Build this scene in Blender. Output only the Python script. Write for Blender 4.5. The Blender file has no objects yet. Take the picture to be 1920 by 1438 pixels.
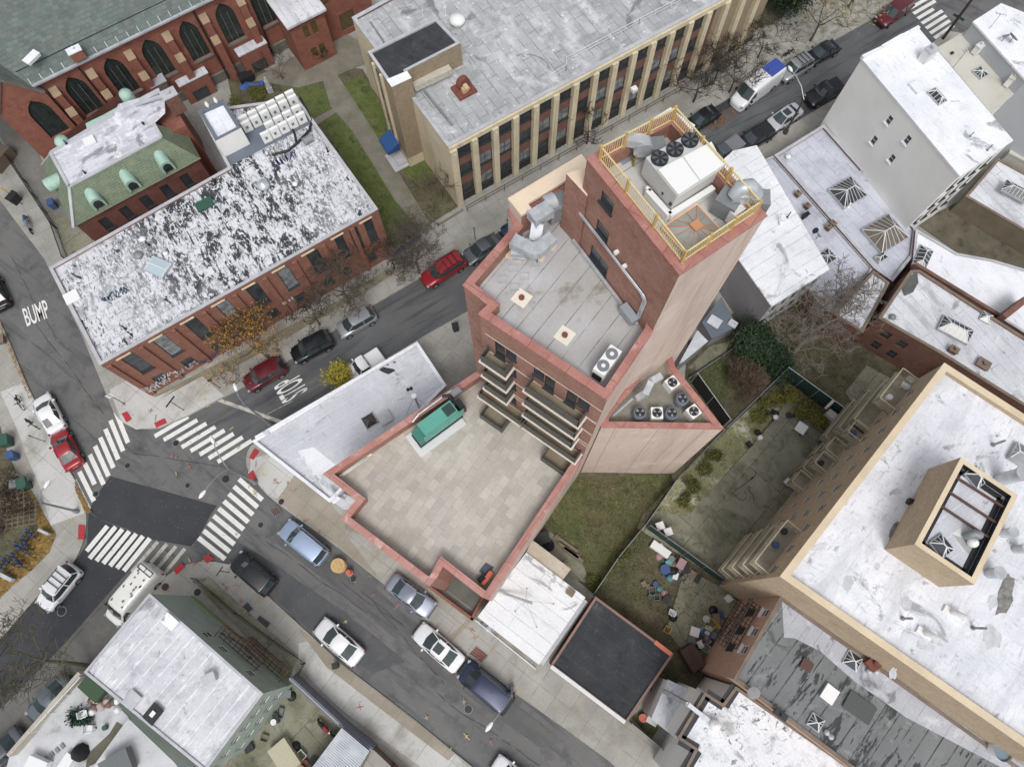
import bpy, math, random
from mathutils import Vector, Matrix
from mathutils.geometry import tessellate_polygon
random.seed(7)
R = math.radians
SC = bpy.context.scene
COL = SC.collection
# ------------------------------------------------------------ camera
FPX, CX, CY, CAMH = 1330.0, 960.0, 719.0, 64.0
NX, NY = 966.0, 1155.0                       # where the plumb line under the drone meets the picture
_d = Vector((NX-CX, NY-CY, FPX)).normalized()
_Z = -_d
_Y = Vector((0, -1, 0)); _Y = (_Y - _Y.dot(_Z)*_Z).normalized()
_X = _Y.cross(_Z)
cam_data = bpy.data.cameras.new('camera')
cam = bpy.data.objects.new('camera', cam_data); COL.objects.link(cam)
_r = Vector((_X[0], _Y[0], _Z[0])); _u = -Vector((_X[1], _Y[1], _Z[1])); _b = -Vector((_X[2], _Y[2], _Z[2]))
M = Matrix((( _r[0], _u[0], _b[0], 0), (_r[1], _u[1], _b[1], 0), (_r[2], _u[2], _b[2], CAMH), (0, 0, 0, 1)))
cam.matrix_world = M
cam_data.sensor_width = 36; cam_data.lens = 36*FPX/1920.0
cam_data.clip_start = 0.5; cam_data.clip_end = 2000
SC.camera = cam
# ------------------------------------------------------------ world, sun, exposure
w = bpy.data.worlds.new('World'); SC.world = w; w.use_nodes = True
nt = w.node_tree; bg = nt.nodes['Background']
sky = nt.nodes.new('ShaderNodeTexSky'); sky.sky_type = 'NISHITA'; sky.sun_disc = False
sky.sun_elevation = R(59); sky.sun_rotation = R(174); sky.air_density = 1.0; sky.dust_density = 4.0; sky.ozone_density = 1.0
hs = nt.nodes.new('ShaderNodeHueSaturation'); hs.inputs['Saturation'].default_value = 0.25
nt.links.new(sky.outputs[0], hs.inputs['Color']); nt.links.new(hs.outputs[0], bg.inputs['Color'])
bg.inputs['Strength'].default_value = 0.15
sd = bpy.data.lights.new('sun', 'SUN'); sd.energy = 0.9; sd.angle = R(18); sd.color = (1.0, 0.97, 0.93)
sun = bpy.data.objects.new('sun', sd); COL.objects.link(sun)
sun.rotation_euler = (R(31), 0, R(6)); sun.location = (0, 0, 90)
SC.view_settings.view_transform = 'Standard'; SC.view_settings.look = 'None'
SC.view_settings.exposure = 0.08; SC.view_settings.gamma = 1.0

def P(x, y, z=0.0):
    """a spot seen in the photograph, at its real height z -> metres"""
    r = Vector((x-CX, y-CY, FPX)); t = (CAMH-z)/r.dot(_d)
    return Vector((r.dot(_X)*t, r.dot(_Y)*t, z))
def PP(pts, z): return [P(x, y, z) for x, y in pts]
def V2(v): return Vector((v[0], v[1]))
def S(r, g, b):
    f = lambda c: (c/255/12.92 if c <= 10 else ((c/255+0.055)/1.055)**2.4)
    m = 0.3*r+0.59*g+0.11*b; k = 0.84
    return (f(m+(r-m)*k), f(m+(g-m)*k), f(m+(b-m)*k+1.0), 1.0)
def adir(a, b, z=0):
    p, q = P(a[0], a[1], z), P(b[0], b[1], z); return math.atan2(q.y-p.y, q.x-p.x)
# ------------------------------------------------------------ materials
MATS = {}
def mat(name, base, base2=None, vs=0.6, vlo=0.35, vhi=0.65, panels=None, stains=(), fine=0.12, fs=9.0, rough=0.85, bump=0.0, metal=0.0, uv=False, emit=None, spec=None, coat=0):
    if name in MATS: return MATS[name]
    m = bpy.data.materials.new(name); m.use_nodes = True; t = m.node_tree; N = t.nodes; L = t.links
    bs = N['Principled BSDF']; bs.inputs['Roughness'].default_value = rough; bs.inputs['Metallic'].default_value = metal
    if spec is not None: bs.inputs['Specular IOR Level'].default_value = spec
    if coat: bs.inputs['Coat Weight'].default_value = coat; bs.inputs['Coat Roughness'].default_value = 0.08
    if uv:
        src = N.new('ShaderNodeUVMap').outputs[0]
    else:
        src = N.new('ShaderNodeNewGeometry').outputs['Position']
    def mapping(ang=0, sc=(1, 1, 1)):
        mp = N.new('ShaderNodeMapping'); mp.inputs['Rotation'].default_value = (0, 0, ang); L.new(src, mp.inputs['Vector'])
        if tuple(sc) == (1, 1, 1): return mp.outputs[0]
        m2 = N.new('ShaderNodeMapping'); m2.inputs['Scale'].default_value = sc; L.new(mp.outputs[0], m2.inputs['Vector']); return m2.outputs[0]
    def noise(scale, det=4, vec=None, dist=0.0, ro=0.6):
        n = N.new('ShaderNodeTexNoise'); n.inputs['Scale'].default_value = scale; n.inputs['Detail'].default_value = det
        n.inputs['Distortion'].default_value = dist; n.inputs['Roughness'].default_value = ro
        L.new(vec if vec is not None else src, n.inputs['Vector']); return n.outputs['Fac']
    def ramp(fac, lo, hi):
        mr = N.new('ShaderNodeMapRange'); mr.inputs['From Min'].default_value = lo; mr.inputs['From Max'].default_value = hi
        L.new(fac, mr.inputs['Value']); return mr.outputs['Result']
    def mix(fac, a, b, mode='MIX'):
        mx = N.new('ShaderNodeMix'); mx.data_type = 'RGBA'; mx.blend_type = mode
        for sock, v in ((mx.inputs[0], fac), (mx.inputs[6], a), (mx.inputs[7], b)):
            if isinstance(v, (float, int)): sock.default_value = v
            elif isinstance(v, tuple): sock.default_value = v
            else: L.new(v, sock)
        return mx.outputs[2]
    col = base
    if base2 is not None:
        col = mix(ramp(noise(vs, 5), vlo, vhi), base, base2)
    if panels:
        ang, bw, bh, off, mc, ms, var = panels
        b = N.new('ShaderNodeTexBrick'); L.new(mapping(-R(ang)), b.inputs['Vector'])
        b.offset = off; b.squash = 1.0
        b.inputs['Scale'].default_value = 1.0; b.inputs['Brick Width'].default_value = bw; b.inputs['Row Height'].default_value = bh
        b.inputs['Mortar Size'].default_value = ms; b.inputs['Mortar Smooth'].default_value = 0.3; b.inputs['Bias'].default_value = 0.0
        b.inputs['Color1'].default_value = (1-var, 1-var, 1-var, 1); b.inputs['Color2'].default_value = (1, 1, 1, 1); b.inputs['Mortar'].default_value = (1, 1, 1, 1)
        col = mix(1.0, col, b.outputs['Color'], 'MULTIPLY')
        mfac = N.new('ShaderNodeMath'); mfac.operation = 'MULTIPLY'; L.new(b.outputs['Fac'], mfac.inputs[0])
        L.new(ramp(noise(0.9, 3), 0.25, 0.6), mfac.inputs[1])
        col = mix(mfac.outputs[0], col, mc)
    for st in stains:
        c, sc, lo, hi = st[:4]; an, sx, sy, sz = (tuple(st[4])+(1,))[:4] if len(st) > 4 else (0, 1, 1, 1); di = st[5] if len(st) > 5 else 0.3
        fac = ramp(noise(sc, 6, mapping(-R(an), (sx, sy, sz)), di, 0.65), lo, hi)
        if len(st) > 7:
            ds = N.new('ShaderNodeVectorMath'); ds.operation = 'DISTANCE'; L.new(mapping(-R(an), (1, 1.7, 0)), ds.inputs[0]); ca, sa = math.cos(R(an)), math.sin(R(an)); fx, fy, fr0, fr1 = st[7]; ds.inputs[1].default_value = (fx*ca+fy*sa, (-fx*sa+fy*ca)*1.7, 0)
            nz = N.new('ShaderNodeMath'); nz.operation = 'MULTIPLY_ADD'; L.new(noise(0.35, 4), nz.inputs[0]); nz.inputs[1].default_value = 14.0; L.new(ds.outputs['Value'], nz.inputs[2])
            fm = N.new('ShaderNodeMath'); fm.operation = 'MULTIPLY'; L.new(fac, fm.inputs[0]); L.new(ramp(nz.outputs[0], fr1+7, fr0+7), fm.inputs[1]); fac = fm.outputs[0]
        if len(st) > 6:
            gm = N.new('ShaderNodeMath'); gm.operation = 'MULTIPLY'; L.new(fac, gm.inputs[0]); L.new(ramp(noise(st[6][0], 3), st[6][1], st[6][2]), gm.inputs[1]); fac = gm.outputs[0]
        col = mix(fac, col, c)
    if fine:
        f = ramp(noise(fs, 6), 0.3, 0.7)
        g = N.new('ShaderNodeMapRange'); L.new(f, g.inputs['Value']); g.inputs['To Min'].default_value = 1-fine; g.inputs['To Max'].default_value = 1+fine*0.6
        cc = N.new('ShaderNodeCombineColor'); [L.new(g.outputs[0], cc.inputs[i]) for i in range(3)]
        col = mix(1.0, col, cc.outputs[0], 'MULTIPLY')
    if isinstance(col, tuple): bs.inputs['Base Color'].default_value = col
    else: L.new(col, bs.inputs['Base Color'])
    if bump:
        bp = N.new('ShaderNodeBump'); bp.inputs['Strength'].default_value = bump; bp.inputs['Distance'].default_value = 0.05
        L.new(noise(fs*1.5, 4), bp.inputs['Height']); L.new(bp.outputs[0], bs.inputs['Normal'])
    if emit:
        bs.inputs['Emission Color'].default_value = emit[0]; bs.inputs['Emission Strength'].default_value = emit[1]
    MATS[name] = m; return m
def plain(name, c, rough=0.6, metal=0.0, coat=0, fine=0.0, spec=None): return mat(name, c, rough=rough, metal=metal, coat=coat, fine=fine, spec=spec)

AB, AA, AC_ = 33.0, -36.0, 52.0     # bearings of the streets
asphalt = mat('asphalt', S(101, 102, 102), S(114, 113, 109), 0.22, stains=[(S(70, 72, 75), 0.5, 0.5, 0.75), (S(122, 118, 106), 0.35, 0.6, 0.85), (S(82, 83, 85), 1.0, 0.52, 0.66, (-36, 0.12, 1.2)), (S(140, 132, 114), 2.2, 0.62, 0.74, (-36, 0.4, 1.2)), (S(128, 126, 120), 7, 0.64, 0.7)], fine=0.2, fs=14, rough=0.8, bump=0.15)
asphaltB = mat('asphalt_dark', S(88, 91, 93), S(102, 103, 102), 0.3, stains=[(S(60, 62, 66), 0.9, 0.5, 0.7, (33, 0.1, 1.2)), (S(108, 106, 98), 0.6, 0.62, 0.85)], fine=0.16, fs=14, rough=0.7, bump=0.15)
asphalt_new = mat('asphalt_new', S(52, 55, 60), S(60, 63, 67), 0.5, stains=[(S(80, 82, 84), 0.8, 0.62, 0.85)], fine=0.2, fs=16, rough=0.75, bump=0.15)
asphalt_old = mat('asphalt_worn', S(112, 110, 104), S(96, 96, 93), 0.5, stains=[(S(132, 126, 112), 0.5, 0.55, 0.8)], fine=0.2, fs=16, rough=0.85, bump=0.15)
def walk(name, ang, c=(176, 174, 166), c2=(158, 155, 145), sz=1.6):
    return mat(name, S(*c), S(*c2), 0.35, panels=(ang, sz, sz, 0.0, S(124, 120, 111), 0.022, 0.09), stains=[(S(140, 134, 116), 0.28, 0.52, 0.75), (S(120, 118, 110), 1.3, 0.62, 0.8)], fine=0.12, fs=11, rough=0.9)
walkA = walk('sidewalk_a', AA); walkB = walk('sidewalk_b', AB, (172, 171, 164), (150, 149, 141)); walk_new = walk('sidewalk_pale', AA, (200, 200, 196), (190, 189, 184), 2.4)
walk_brown = walk('sidewalk_brown', AA, (165, 157, 140), (150, 141, 122), 1.6)
kerb = plain('kerb_stone', S(150, 147, 136), 0.9, fine=0.2)
soil = mat('soil', S(98, 90, 70), S(110, 106, 76), 0.5, stains=[(S(66, 70, 44), 0.9, 0.45, 0.7), (S(116, 108, 88), 1.8, 0.55, 0.8), (S(54, 48, 38), 2.5, 0.55, 0.75)], fine=0.35, fs=6, rough=1.0, bump=0.6)
yardc = mat('yard_concrete', S(158, 155, 134), S(134, 132, 110), 0.25, panels=(47, 6, 3.4, 0.3, S(88, 86, 66), 0.04, 0.12), stains=[(S(95, 98, 66), 0.35, 0.48, 0.7), (S(165, 160, 142), 0.5, 0.58, 0.8), (S(84, 84, 74), 1.2, 0.55, 0.75)], fine=0.2, fs=8, rough=0.95)
lawn = mat('lawn', S(90, 98, 52), S(108, 106, 66), 0.5, stains=[(S(62, 68, 38), 1.0, 0.48, 0.7), (S(126, 114, 86), 1.1, 0.55, 0.72), (S(92, 82, 62), 3.0, 0.58, 0.72)], fine=0.4, fs=7, rough=1.0, bump=0.8)
leafm = mat('leaf_litter', S(150, 118, 52), S(126, 98, 50), 1.4, stains=[(S(176, 140, 60), 3.0, 0.5, 0.65), (S(92, 76, 46), 2.0, 0.5, 0.7)], fine=0.5, fs=12, rough=1.0, bump=0.8)
lawn_f = mat('lawn_fresh', S(88, 106, 46), S(104, 114, 58), 0.6, stains=[(S(64, 82, 34), 1.2, 0.48, 0.7), (S(122, 116, 76), 1.3, 0.58, 0.78)], fine=0.4, fs=7, rough=1.0, bump=0.8)
pathc = mat('path_concrete', S(138, 134, 120), S(118, 114, 98), 0.6, fine=0.2, rough=0.95)
paint_w = mat('road_paint', S(226, 226, 220), stains=[(S(120, 120, 118), 2.4, 0.6, 0.72)], fine=0.1, rough=0.7)
paint_faded = mat('road_paint_faded', S(190, 186, 174), stains=[(S(120, 118, 112), 2.2, 0.5, 0.68)], fine=0.1, rough=0.8)
red_pad = mat('red_ramp', S(192, 44, 52), stains=[(S(150, 60, 60), 3, 0.5, 0.7)], fine=0.15, rough=0.8)
mark_red = mat('spray_red', S(176, 104, 96), S(150, 112, 104), 6); mark_yel = mat('spray_yellow', S(196, 184, 104), S(172, 164, 116), 6); mark_org = mat('spray_orange', S(180, 146, 104), S(160, 144, 118), 6)
def brick(name, c1, c2, mc, stains=(), bw=0.21, bh=0.075):
    m = mat(name, S(*c1), S(*c2), 1.2, panels=(0, bw, bh, 0.5, S(*mc), 0.012, 0.28), stains=stains, fine=0.16, fs=5, rough=0.9, uv=True); return m
brick_main = brick('brick_main', (172, 120, 100), (154, 104, 86), (196, 150, 130), [(S(120, 76, 64), 0.4, 0.55, 0.8)], 0.24, 0.09)
brick_old = brick('brick_old', (164, 94, 74), (146, 82, 66), (160, 110, 90), [(S(120, 66, 52), 0.5, 0.5, 0.8), (S(176, 140, 118), 0.9, 0.64, 0.85)])
brick_dark = brick('brick_dark', (142, 80, 66), (124, 70, 58), (120, 90, 78), [(S(96, 60, 50), 0.5, 0.5, 0.8)])
brick_mid = brick('brick_terracotta', (164, 106, 84), (148, 92, 72), (150, 108, 90), [(S(126, 72, 58), 0.5, 0.5, 0.8)])
brick_brown = brick('brick_brown', (146, 98, 82), (128, 84, 70), (120, 92, 80), [(S(84, 70, 60), 0.5, 0.5, 0.75)])
brick_tan = brick('brick_tan', (206, 182, 148), (194, 170, 136), (180, 158, 128), [(S(172, 150, 122), 0.4, 0.5, 0.8), (S(150, 132, 108), 0.8, 0.6, 0.8, (0, 1, 1, 0.15))])
brick_taupe = brick('brick_taupe', (172, 152, 122), (160, 140, 112), (150, 134, 110))
brick_peach = brick('brick_peach', (206, 164, 138), (196, 152, 126), (180, 144, 122))
pink = mat('stucco_pink', S(216, 194, 178), S(206, 184, 168), 0.12, stains=[(S(190, 166, 150), 0.5, 0.5, 0.7, (0, 1, 1, 0.12)), (S(178, 156, 142), 1.6, 0.55, 0.72, (0, 1, 1, 0.05)), (S(200, 180, 168), 0.9, 0.6, 0.62), (S(222, 202, 188), 0.3, 0.55, 0.7)], fine=0.07, rough=0.95)
cream = mat('concrete_cream', S(218, 206, 172), S(204, 190, 156), 0.6, stains=[(S(170, 156, 126), 0.9, 0.54, 0.75, (0, 1, 1, 0.12))], fine=0.08, rough=0.9)
grey_st = mat('stucco_grey', S(236, 236, 230), S(227, 227, 221), 0.25, fine=0.04, rough=0.9)
white_wall = mat('wall_white', S(222, 224, 222), S(206, 208, 206), 0.5, fine=0.08, rough=0.9)
lilac = mat('siding_lilac', S(150, 148, 150), S(138, 137, 140), 0.5, fine=0.1, rough=0.9)
green_sid = mat('siding_green', S(166, 182, 168), S(152, 170, 156), 0.6, panels=(0, 40, 0.14, 0, S(110, 128, 114), 0.02, 0.06), fine=0.08, rough=0.8, uv=True)
green_lime = mat('paint_lime_green', S(150, 172, 118), S(136, 158, 106), 0.8, fine=0.1)
stone = mat('stone_grey', S(132, 128, 118), S(112, 110, 102), 1.2, panels=(0, 0.6, 0.35, 0.5, S(90, 88, 82), 0.03, 0.2), fine=0.15, uv=True)
cap_red = mat('coping_red', S(172, 106, 94), S(190, 132, 120), 0.7, panels=(AA, 1.3, 1.3, 0, S(140, 84, 74), 0.03, 0.12), stains=[(S(206, 160, 150), 1.6, 0.58, 0.74), (S(140, 92, 82), 2.2, 0.6, 0.75)], fine=0.1, rough=0.8)
cap_pink = mat('coping_pink', S(196, 140, 130), S(184, 120, 106), 0.6, panels=(AA, 1.3, 1.3, 0, S(150, 100, 90), 0.03, 0.12), stains=[(S(212, 172, 164), 1.4, 0.56, 0.72)], fine=0.1, rough=0.8)
cap_tan = mat('coping_tan', S(222, 202, 168), S(208, 188, 154), 0.6, fine=0.06, rough=0.8)
cap_cream = mat('coping_cream', S(236, 214, 186), S(226, 202, 172), 0.5, fine=0.05, rough=0.8)
cap_grey = mat('coping_grey', S(190, 192, 196), S(170, 172, 178), 0.8, fine=0.1, rough=0.7)
cap_dark = mat('coping_brownish', S(136, 118, 100), S(116, 100, 88), 0.9, fine=0.15)
cap_rust = mat('coping_terracotta', S(152, 118, 106), S(134, 108, 98), 0.9, fine=0.15)
def roofm(name, c1, c2, ang, bh=1.0, st=(), ms=0.03, var=0.06, bw=9, mc=(150, 152, 156), base_sc=0.3, fine=0.06):
    return mat(name, S(*c1), S(*c2), base_sc, panels=(ang, bw, bh, 0.4, S(*mc), ms, var), stains=list(st)+[(S(*[int(v*0.80) for v in c2]), 2.8, 0.56, 0.72, (ang, 0.35, 1.3), 0.3, (0.2, 0.4, 0.62)), (S(*[int(v*0.58) for v in c2]), 6.0, 0.66, 0.72, (ang, 1, 1), 0.2), (S(*[int(v*0.74) for v in c2]), 0.22, 0.60, 0.66, (ang+20, 1, 1.3), 1.2)], fine=fine+0.04, fs=7, rough=0.75)
roof_white = roofm('roof_white', (240, 242, 247), (226, 229, 236), -58, 1.4, [(S(206, 208, 214), 0.6, 0.55, 0.85)], 0.015, 0.02, 14, (215, 217, 222))
roof_tanb = roofm('roof_silver_white', (238, 240, 246), (216, 219, 226), -36, 1.2, [(S(196, 199, 205), 0.5, 0.5, 0.72, (50, 0.25, 1)), (S(110, 112, 108), 0.33, 0.66, 0.72), (S(146, 148, 148), 1.0, 0.62, 0.7), (S(196, 198, 203), 2.6, 0.55, 0.68, (50, .35, 1.6)), (S(120, 122, 122), 2.4, 0.68, 0.73)], 0.015, 0.03, 10, (205, 207, 212))
roof_lav = roofm('roof_silver_lilac', (204, 208, 220), (182, 186, 200), -57, 1.1, [(S(160, 163, 176), 0.5, 0.5, 0.75), (S(104, 106, 106), 0.9, 0.66, 0.76), (S(222, 225, 234), 0.8, 0.58, 0.8)], 0.03, 0.05, 9, (150, 152, 162))
roof_silver = roofm('roof_silver_worn', (222, 224, 230), (200, 203, 210), -57, 1.0, [(S(170, 172, 176), 0.7, 0.52, 0.7, (-57, 0.4, 1.3)), (S(92, 92, 88), 1.3, 0.66, 0.72), (S(140, 142, 144), 2.2, 0.62, 0.7)], 0.03, 0.05, 9, (160, 162, 166))
roof_flat = roofm('roof_silver_flat', (206, 209, 216), (192, 195, 202), 33, 1.1, [(S(222, 224, 230), 0.4, 0.52, 0.7), (S(150, 152, 156), 1.0, 0.64, 0.76, (-57, 0.4, 1.2))], 0.02, 0.04, 12, (225, 227, 232))
roof_green = roofm('roof_silver_ridged', (216, 216, 222), (196, 197, 204), 52, 0.95, [(S(170, 172, 178), 0.9, 0.5, 0.72), (S(140, 142, 146), 2.6, 0.6, 0.72), (S(232, 233, 238), 1.4, 0.56, 0.7, (52, 0.4, 1.8))], 0.05, 0.05, 30, (236, 237, 240))
_fc = P(420, 400, 8.5); _fo = (_fc.x, _fc.y, 9.0, 21.0)
roof_bw = mat('roof_peeled', S(224, 226, 232), S(204, 206, 212), 0.7, panels=(AB, 9, 1.0, 0.4, S(120, 122, 126), 0.03, 0.08),
    stains=[(S(160, 162, 166), 0.9, 0.5, 0.62, (AB+90, 0.6, 1.5), 0.4), (S(126, 128, 130), 2.6, 0.54, 0.62, (AB+90, 0.5, 1.6), 0.5), (S(56, 59, 61), 0.9, 0.475, 0.51, (AB+90, 0.6, 1.35), 0.5, (0.3, 0.1, 0.3), _fo), (S(216, 218, 223), 2.8, 0.53, 0.57, (AB+90, 0.8, 1.6), 0.6), (S(56, 59, 61), 3.0, 0.57, 0.6, (AB+90, 0.6, 1.7), 0.5, (0.22, 0.44, 0.52)), (S(60, 62, 64), 0.7, 0.63, 0.655, (AB+90, .7, 1.4), 0.6)], fine=0.1, fs=7, rough=0.85)
roof_school = roofm('roof_school', (186, 189, 191), (168, 171, 173), -57, 1.0, [(S(206, 208, 212), 0.45, 0.5, 0.66, (-57, 0.6, 1.3)), (S(148, 151, 152), 0.8, 0.52, 0.7, (33, 0.6, 1.2)), (S(70, 72, 70), 0.5, 0.70, 0.75), (S(226, 228, 232), 1.5, 0.6, 0.7)], 0.05, 0.16, 2.4, (128, 131, 132))
roof_rect = roofm('roof_rectory', (212, 213, 222), (190, 191, 200), 33, 1.2, [(S(130, 128, 132), 0.9, 0.56, 0.72, (33, 0.4, 1.2)), (S(232, 233, 240), 0.8, 0.52, 0.66)], 0.03, 0.06, 2.6, (226, 227, 235))
roof_main = mat('roof_main', S(176, 174, 168), S(188, 188, 190), 0.3, panels=(52.7, 40, 1.05, 0, S(96, 96, 94), 0.025, 0.04), stains=[(S(140, 134, 118), 0.42, 0.56, 0.7), (S(200, 202, 206), 0.3, 0.55, 0.75)], fine=0.06, fs=5, rough=0.7)
roof_pent = mat('roof_penthouse', S(206, 205, 200), S(196, 195, 190), 0.6, panels=(35, 40, 1.6, 0, S(140, 140, 138), 0.03, 0.03), fine=0.05, rough=0.7)
roof_striped = roofm('roof_tar_striped', (126, 130, 130), (112, 116, 116), 48, 1.0, [(S(56, 58, 60), 0.8, 0.565, 0.59, (48, 0.5, 1.7)), (S(60, 62, 63), 2.4, 0.62, 0.65, (48, 0.4, 1.6)), (S(128, 122, 92), 0.4, 0.64, 0.78), (S(150, 154, 156), 0.6, 0.56, 0.7)], 0.05, 0.04, 40, (50, 52, 52))
roof_strip2 = roofm('roof_silver_band', (186, 190, 198), (170, 174, 182), 48, 1.0, [(S(90, 94, 96), 0.9, 0.64, 0.7, (48, 0.5, 1.5)), (S(206, 210, 216), 0.8, 0.56, 0.7)], 0.02, 0.04, 40, (130, 134, 140))
roof_black = mat('roof_black', S(50, 53, 58), S(62, 65, 69), 0.5, panels=(AA, 9, 1.0, 0.4, S(74, 76, 79), 0.02, 0.1), stains=[(S(104, 104, 100), 0.5, 0.60, 0.76), (S(84, 86, 88), 2.2, 0.6, 0.75), (S(40, 42, 46), 0.9, 0.56, 0.7)], fine=0.2, fs=9, rough=0.85, bump=0.2)
roof_garage = roofm('roof_white_garage', (234, 236, 238), (224, 226, 229), -36, 1.05, [(S(200, 202, 204), 0.8, 0.6, 0.8)], 0.025, 0.02, 14, (160, 162, 164))
roof_beige = mat('roof_beige', S(202, 200, 188), S(192, 190, 176), 0.3, stains=[(S(176, 174, 160), 0.6, 0.56, 0.8)], fine=0.05, rough=0.85)
roof_blue = mat('roof_slate_blue', S(96, 106, 120), S(106, 116, 128), 0.6, fine=0.08, rough=0.7)
roof_dirty = mat('roof_dirty_yard', S(206, 208, 212), S(184, 186, 188), 0.5, stains=[(S(120, 118, 100), 0.5, 0.6, 0.78), (S(90, 88, 76), 1.4, 0.66, 0.76)], fine=0.1, rough=0.85)
pavers = mat('roof_pavers', S(200, 193, 181), S(187, 180, 168), 0.5, panels=(54.5, 0.9, 0.6, 0.33, S(146, 138, 124), 0.012, 0.22), stains=[(S(168, 158, 138), 0.3, 0.55, 0.8)], fine=0.08, fs=6, rough=0.85)
slate = mat('slate_roof', S(112, 126, 118), S(100, 112, 108), 0.5, panels=(33, 0.55, 0.32, 0.5, S(80, 92, 88), 0.03, 0.28), stains=[(S(122, 116, 104), 1.2, 0.56, 0.75)], fine=0.12, rough=0.8)
slate_green = mat('slate_green', S(116, 134, 110), S(132, 144, 114), 0.7, panels=(0, 0.42, 0.28, 0.5, S(88, 98, 78), 0.03, 0.2), stains=[(S(150, 150, 100), 0.8, 0.58, 0.75)], fine=0.12, rough=0.8, uv=True)
copper = mat('copper_patina', S(168, 204, 186), S(148, 186, 170), 1.5, stains=[(S(110, 150, 132), 2.5, 0.6, 0.75)], fine=0.08, rough=0.6)
glass = mat('window_glass', S(46, 52, 56), S(66, 72, 76), 0.8, fine=0, rough=0.12, spec=0.6)
glass_blind = mat('window_blinds', S(150, 158, 158), S(96, 104, 108), 1.4, fine=0.05, rough=0.25)
glass_church = mat('leaded_glass', S(46, 58, 54), S(62, 74, 70), 1.4, panels=(0, 0.5, 0.3, 0, S(26, 30, 30), 0.03, 0.25), fine=0.1, rough=0.25, uv=True)
car_glass = plain('car_glass', S(52, 66, 68), 0.06, spec=0.8)
frame_dark = plain('frame_dark', S(52, 54, 56), 0.5); frame_white = plain('frame_white', S(220, 222, 222), 0.5); frame_brown = plain('frame_brown', S(90, 74, 62), 0.6)
steel = mat('galvanised', S(206, 211, 215), S(172, 178, 184), 1.0, fine=0.08, fs=3, rough=0.3, metal=0.3)
steel_d = mat('steel_dull', S(142, 148, 150), S(124, 130, 134), 1.0, fine=0.1, rough=0.5, metal=0.2)
steel_w = plain('steel_white', S(232, 233, 230), 0.5)
blackm = plain('black_metal', S(36, 38, 40), 0.5); rubber = plain('rubber', S(30, 30, 32), 0.9)
rust = mat('rust', S(138, 78, 62), S(118, 66, 54), 2.0, fine=0.15, rough=0.9)
brown_m = plain('brown_metal', S(92, 62, 54), 0.7, fine=0.1)
ylw = plain('railing_yellow', S(222, 202, 138), 0.5, fine=0.06); ylw_d = plain('railing_ochre', S(200, 162, 84), 0.6)
teal = mat('teal_paint', S(84, 172, 152), S(78, 160, 140), 0.8, fine=0.05, rough=0.45); teal_d = plain('teal_dark', S(58, 126, 112), 0.5)
balc = mat('balcony_slab', S(226, 216, 204), S(214, 204, 190), 1.0, fine=0.06, rough=0.85); balc_f = mat('balcony_floor', S(158, 146, 120), S(142, 134, 114), 0.8, stains=[(S(150, 124, 74), 0.7, 0.55, 0.7)], fine=0.1)
balc_r = plain('balcony_rail_panel', S(84, 84, 78), 0.6, fine=0.1)
wood = mat('wood_old', S(138, 124, 102), S(118, 104, 84), 2.0, fine=0.2, rough=0.9); deck = mat('wood_steps', S(124, 92, 76), S(106, 78, 64), 2.0, fine=0.2)
bark = mat('bark', S(112, 100, 86), S(90, 80, 70), 2.0, fine=0.25, fs=8, rough=1.0); bark_d = mat('bark_dark', S(80, 72, 60), S(66, 58, 50), 2.0, fine=0.25, rough=1.0)
blue_tarp = plain('blue_tarp', S(58, 104, 200), 0.5, fine=0.2); blue_aw = plain('blue_awning', S(34, 84, 150), 0.7, fine=0.15)
green_fab = plain('green_fabric', S(34, 66, 60), 0.8, fine=0.15); black_fab = plain('black_fabric', S(30, 32, 33), 0.9, fine=0.2)
orange = plain('orange_plastic', S(214, 92, 58), 0.5, fine=.1); yellow_p = plain('yellow_plastic', S(214, 176, 60), 0.5, fine=.1); blue_p = plain('blue_plastic', S(56, 84, 140), 0.5, fine=.1); green_p = plain('green_plastic', S(44, 88, 72), 0.6); red_p = plain('red_plastic', S(180, 50, 50), 0.5); white_p = plain('white_plastic', S(226, 228, 228), 0.5); grey_p = plain('grey_plastic', S(120, 124, 126), 0.6)
spool_w = mat('spool_wood', S(214, 178, 116), S(196, 158, 98), 3.0, fine=0.15)
solar = plain('solar_blue', S(60, 84, 178), 0.3)
leaf_mats = {}
def leafmat(n, c, c2):
    if n not in leaf_mats: leaf_mats[n] = mat('leaves_'+n, S(*c), S(*c2), 1.5, fine=0.3, fs=3, rough=0.8)
    return leaf_mats[n]

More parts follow.
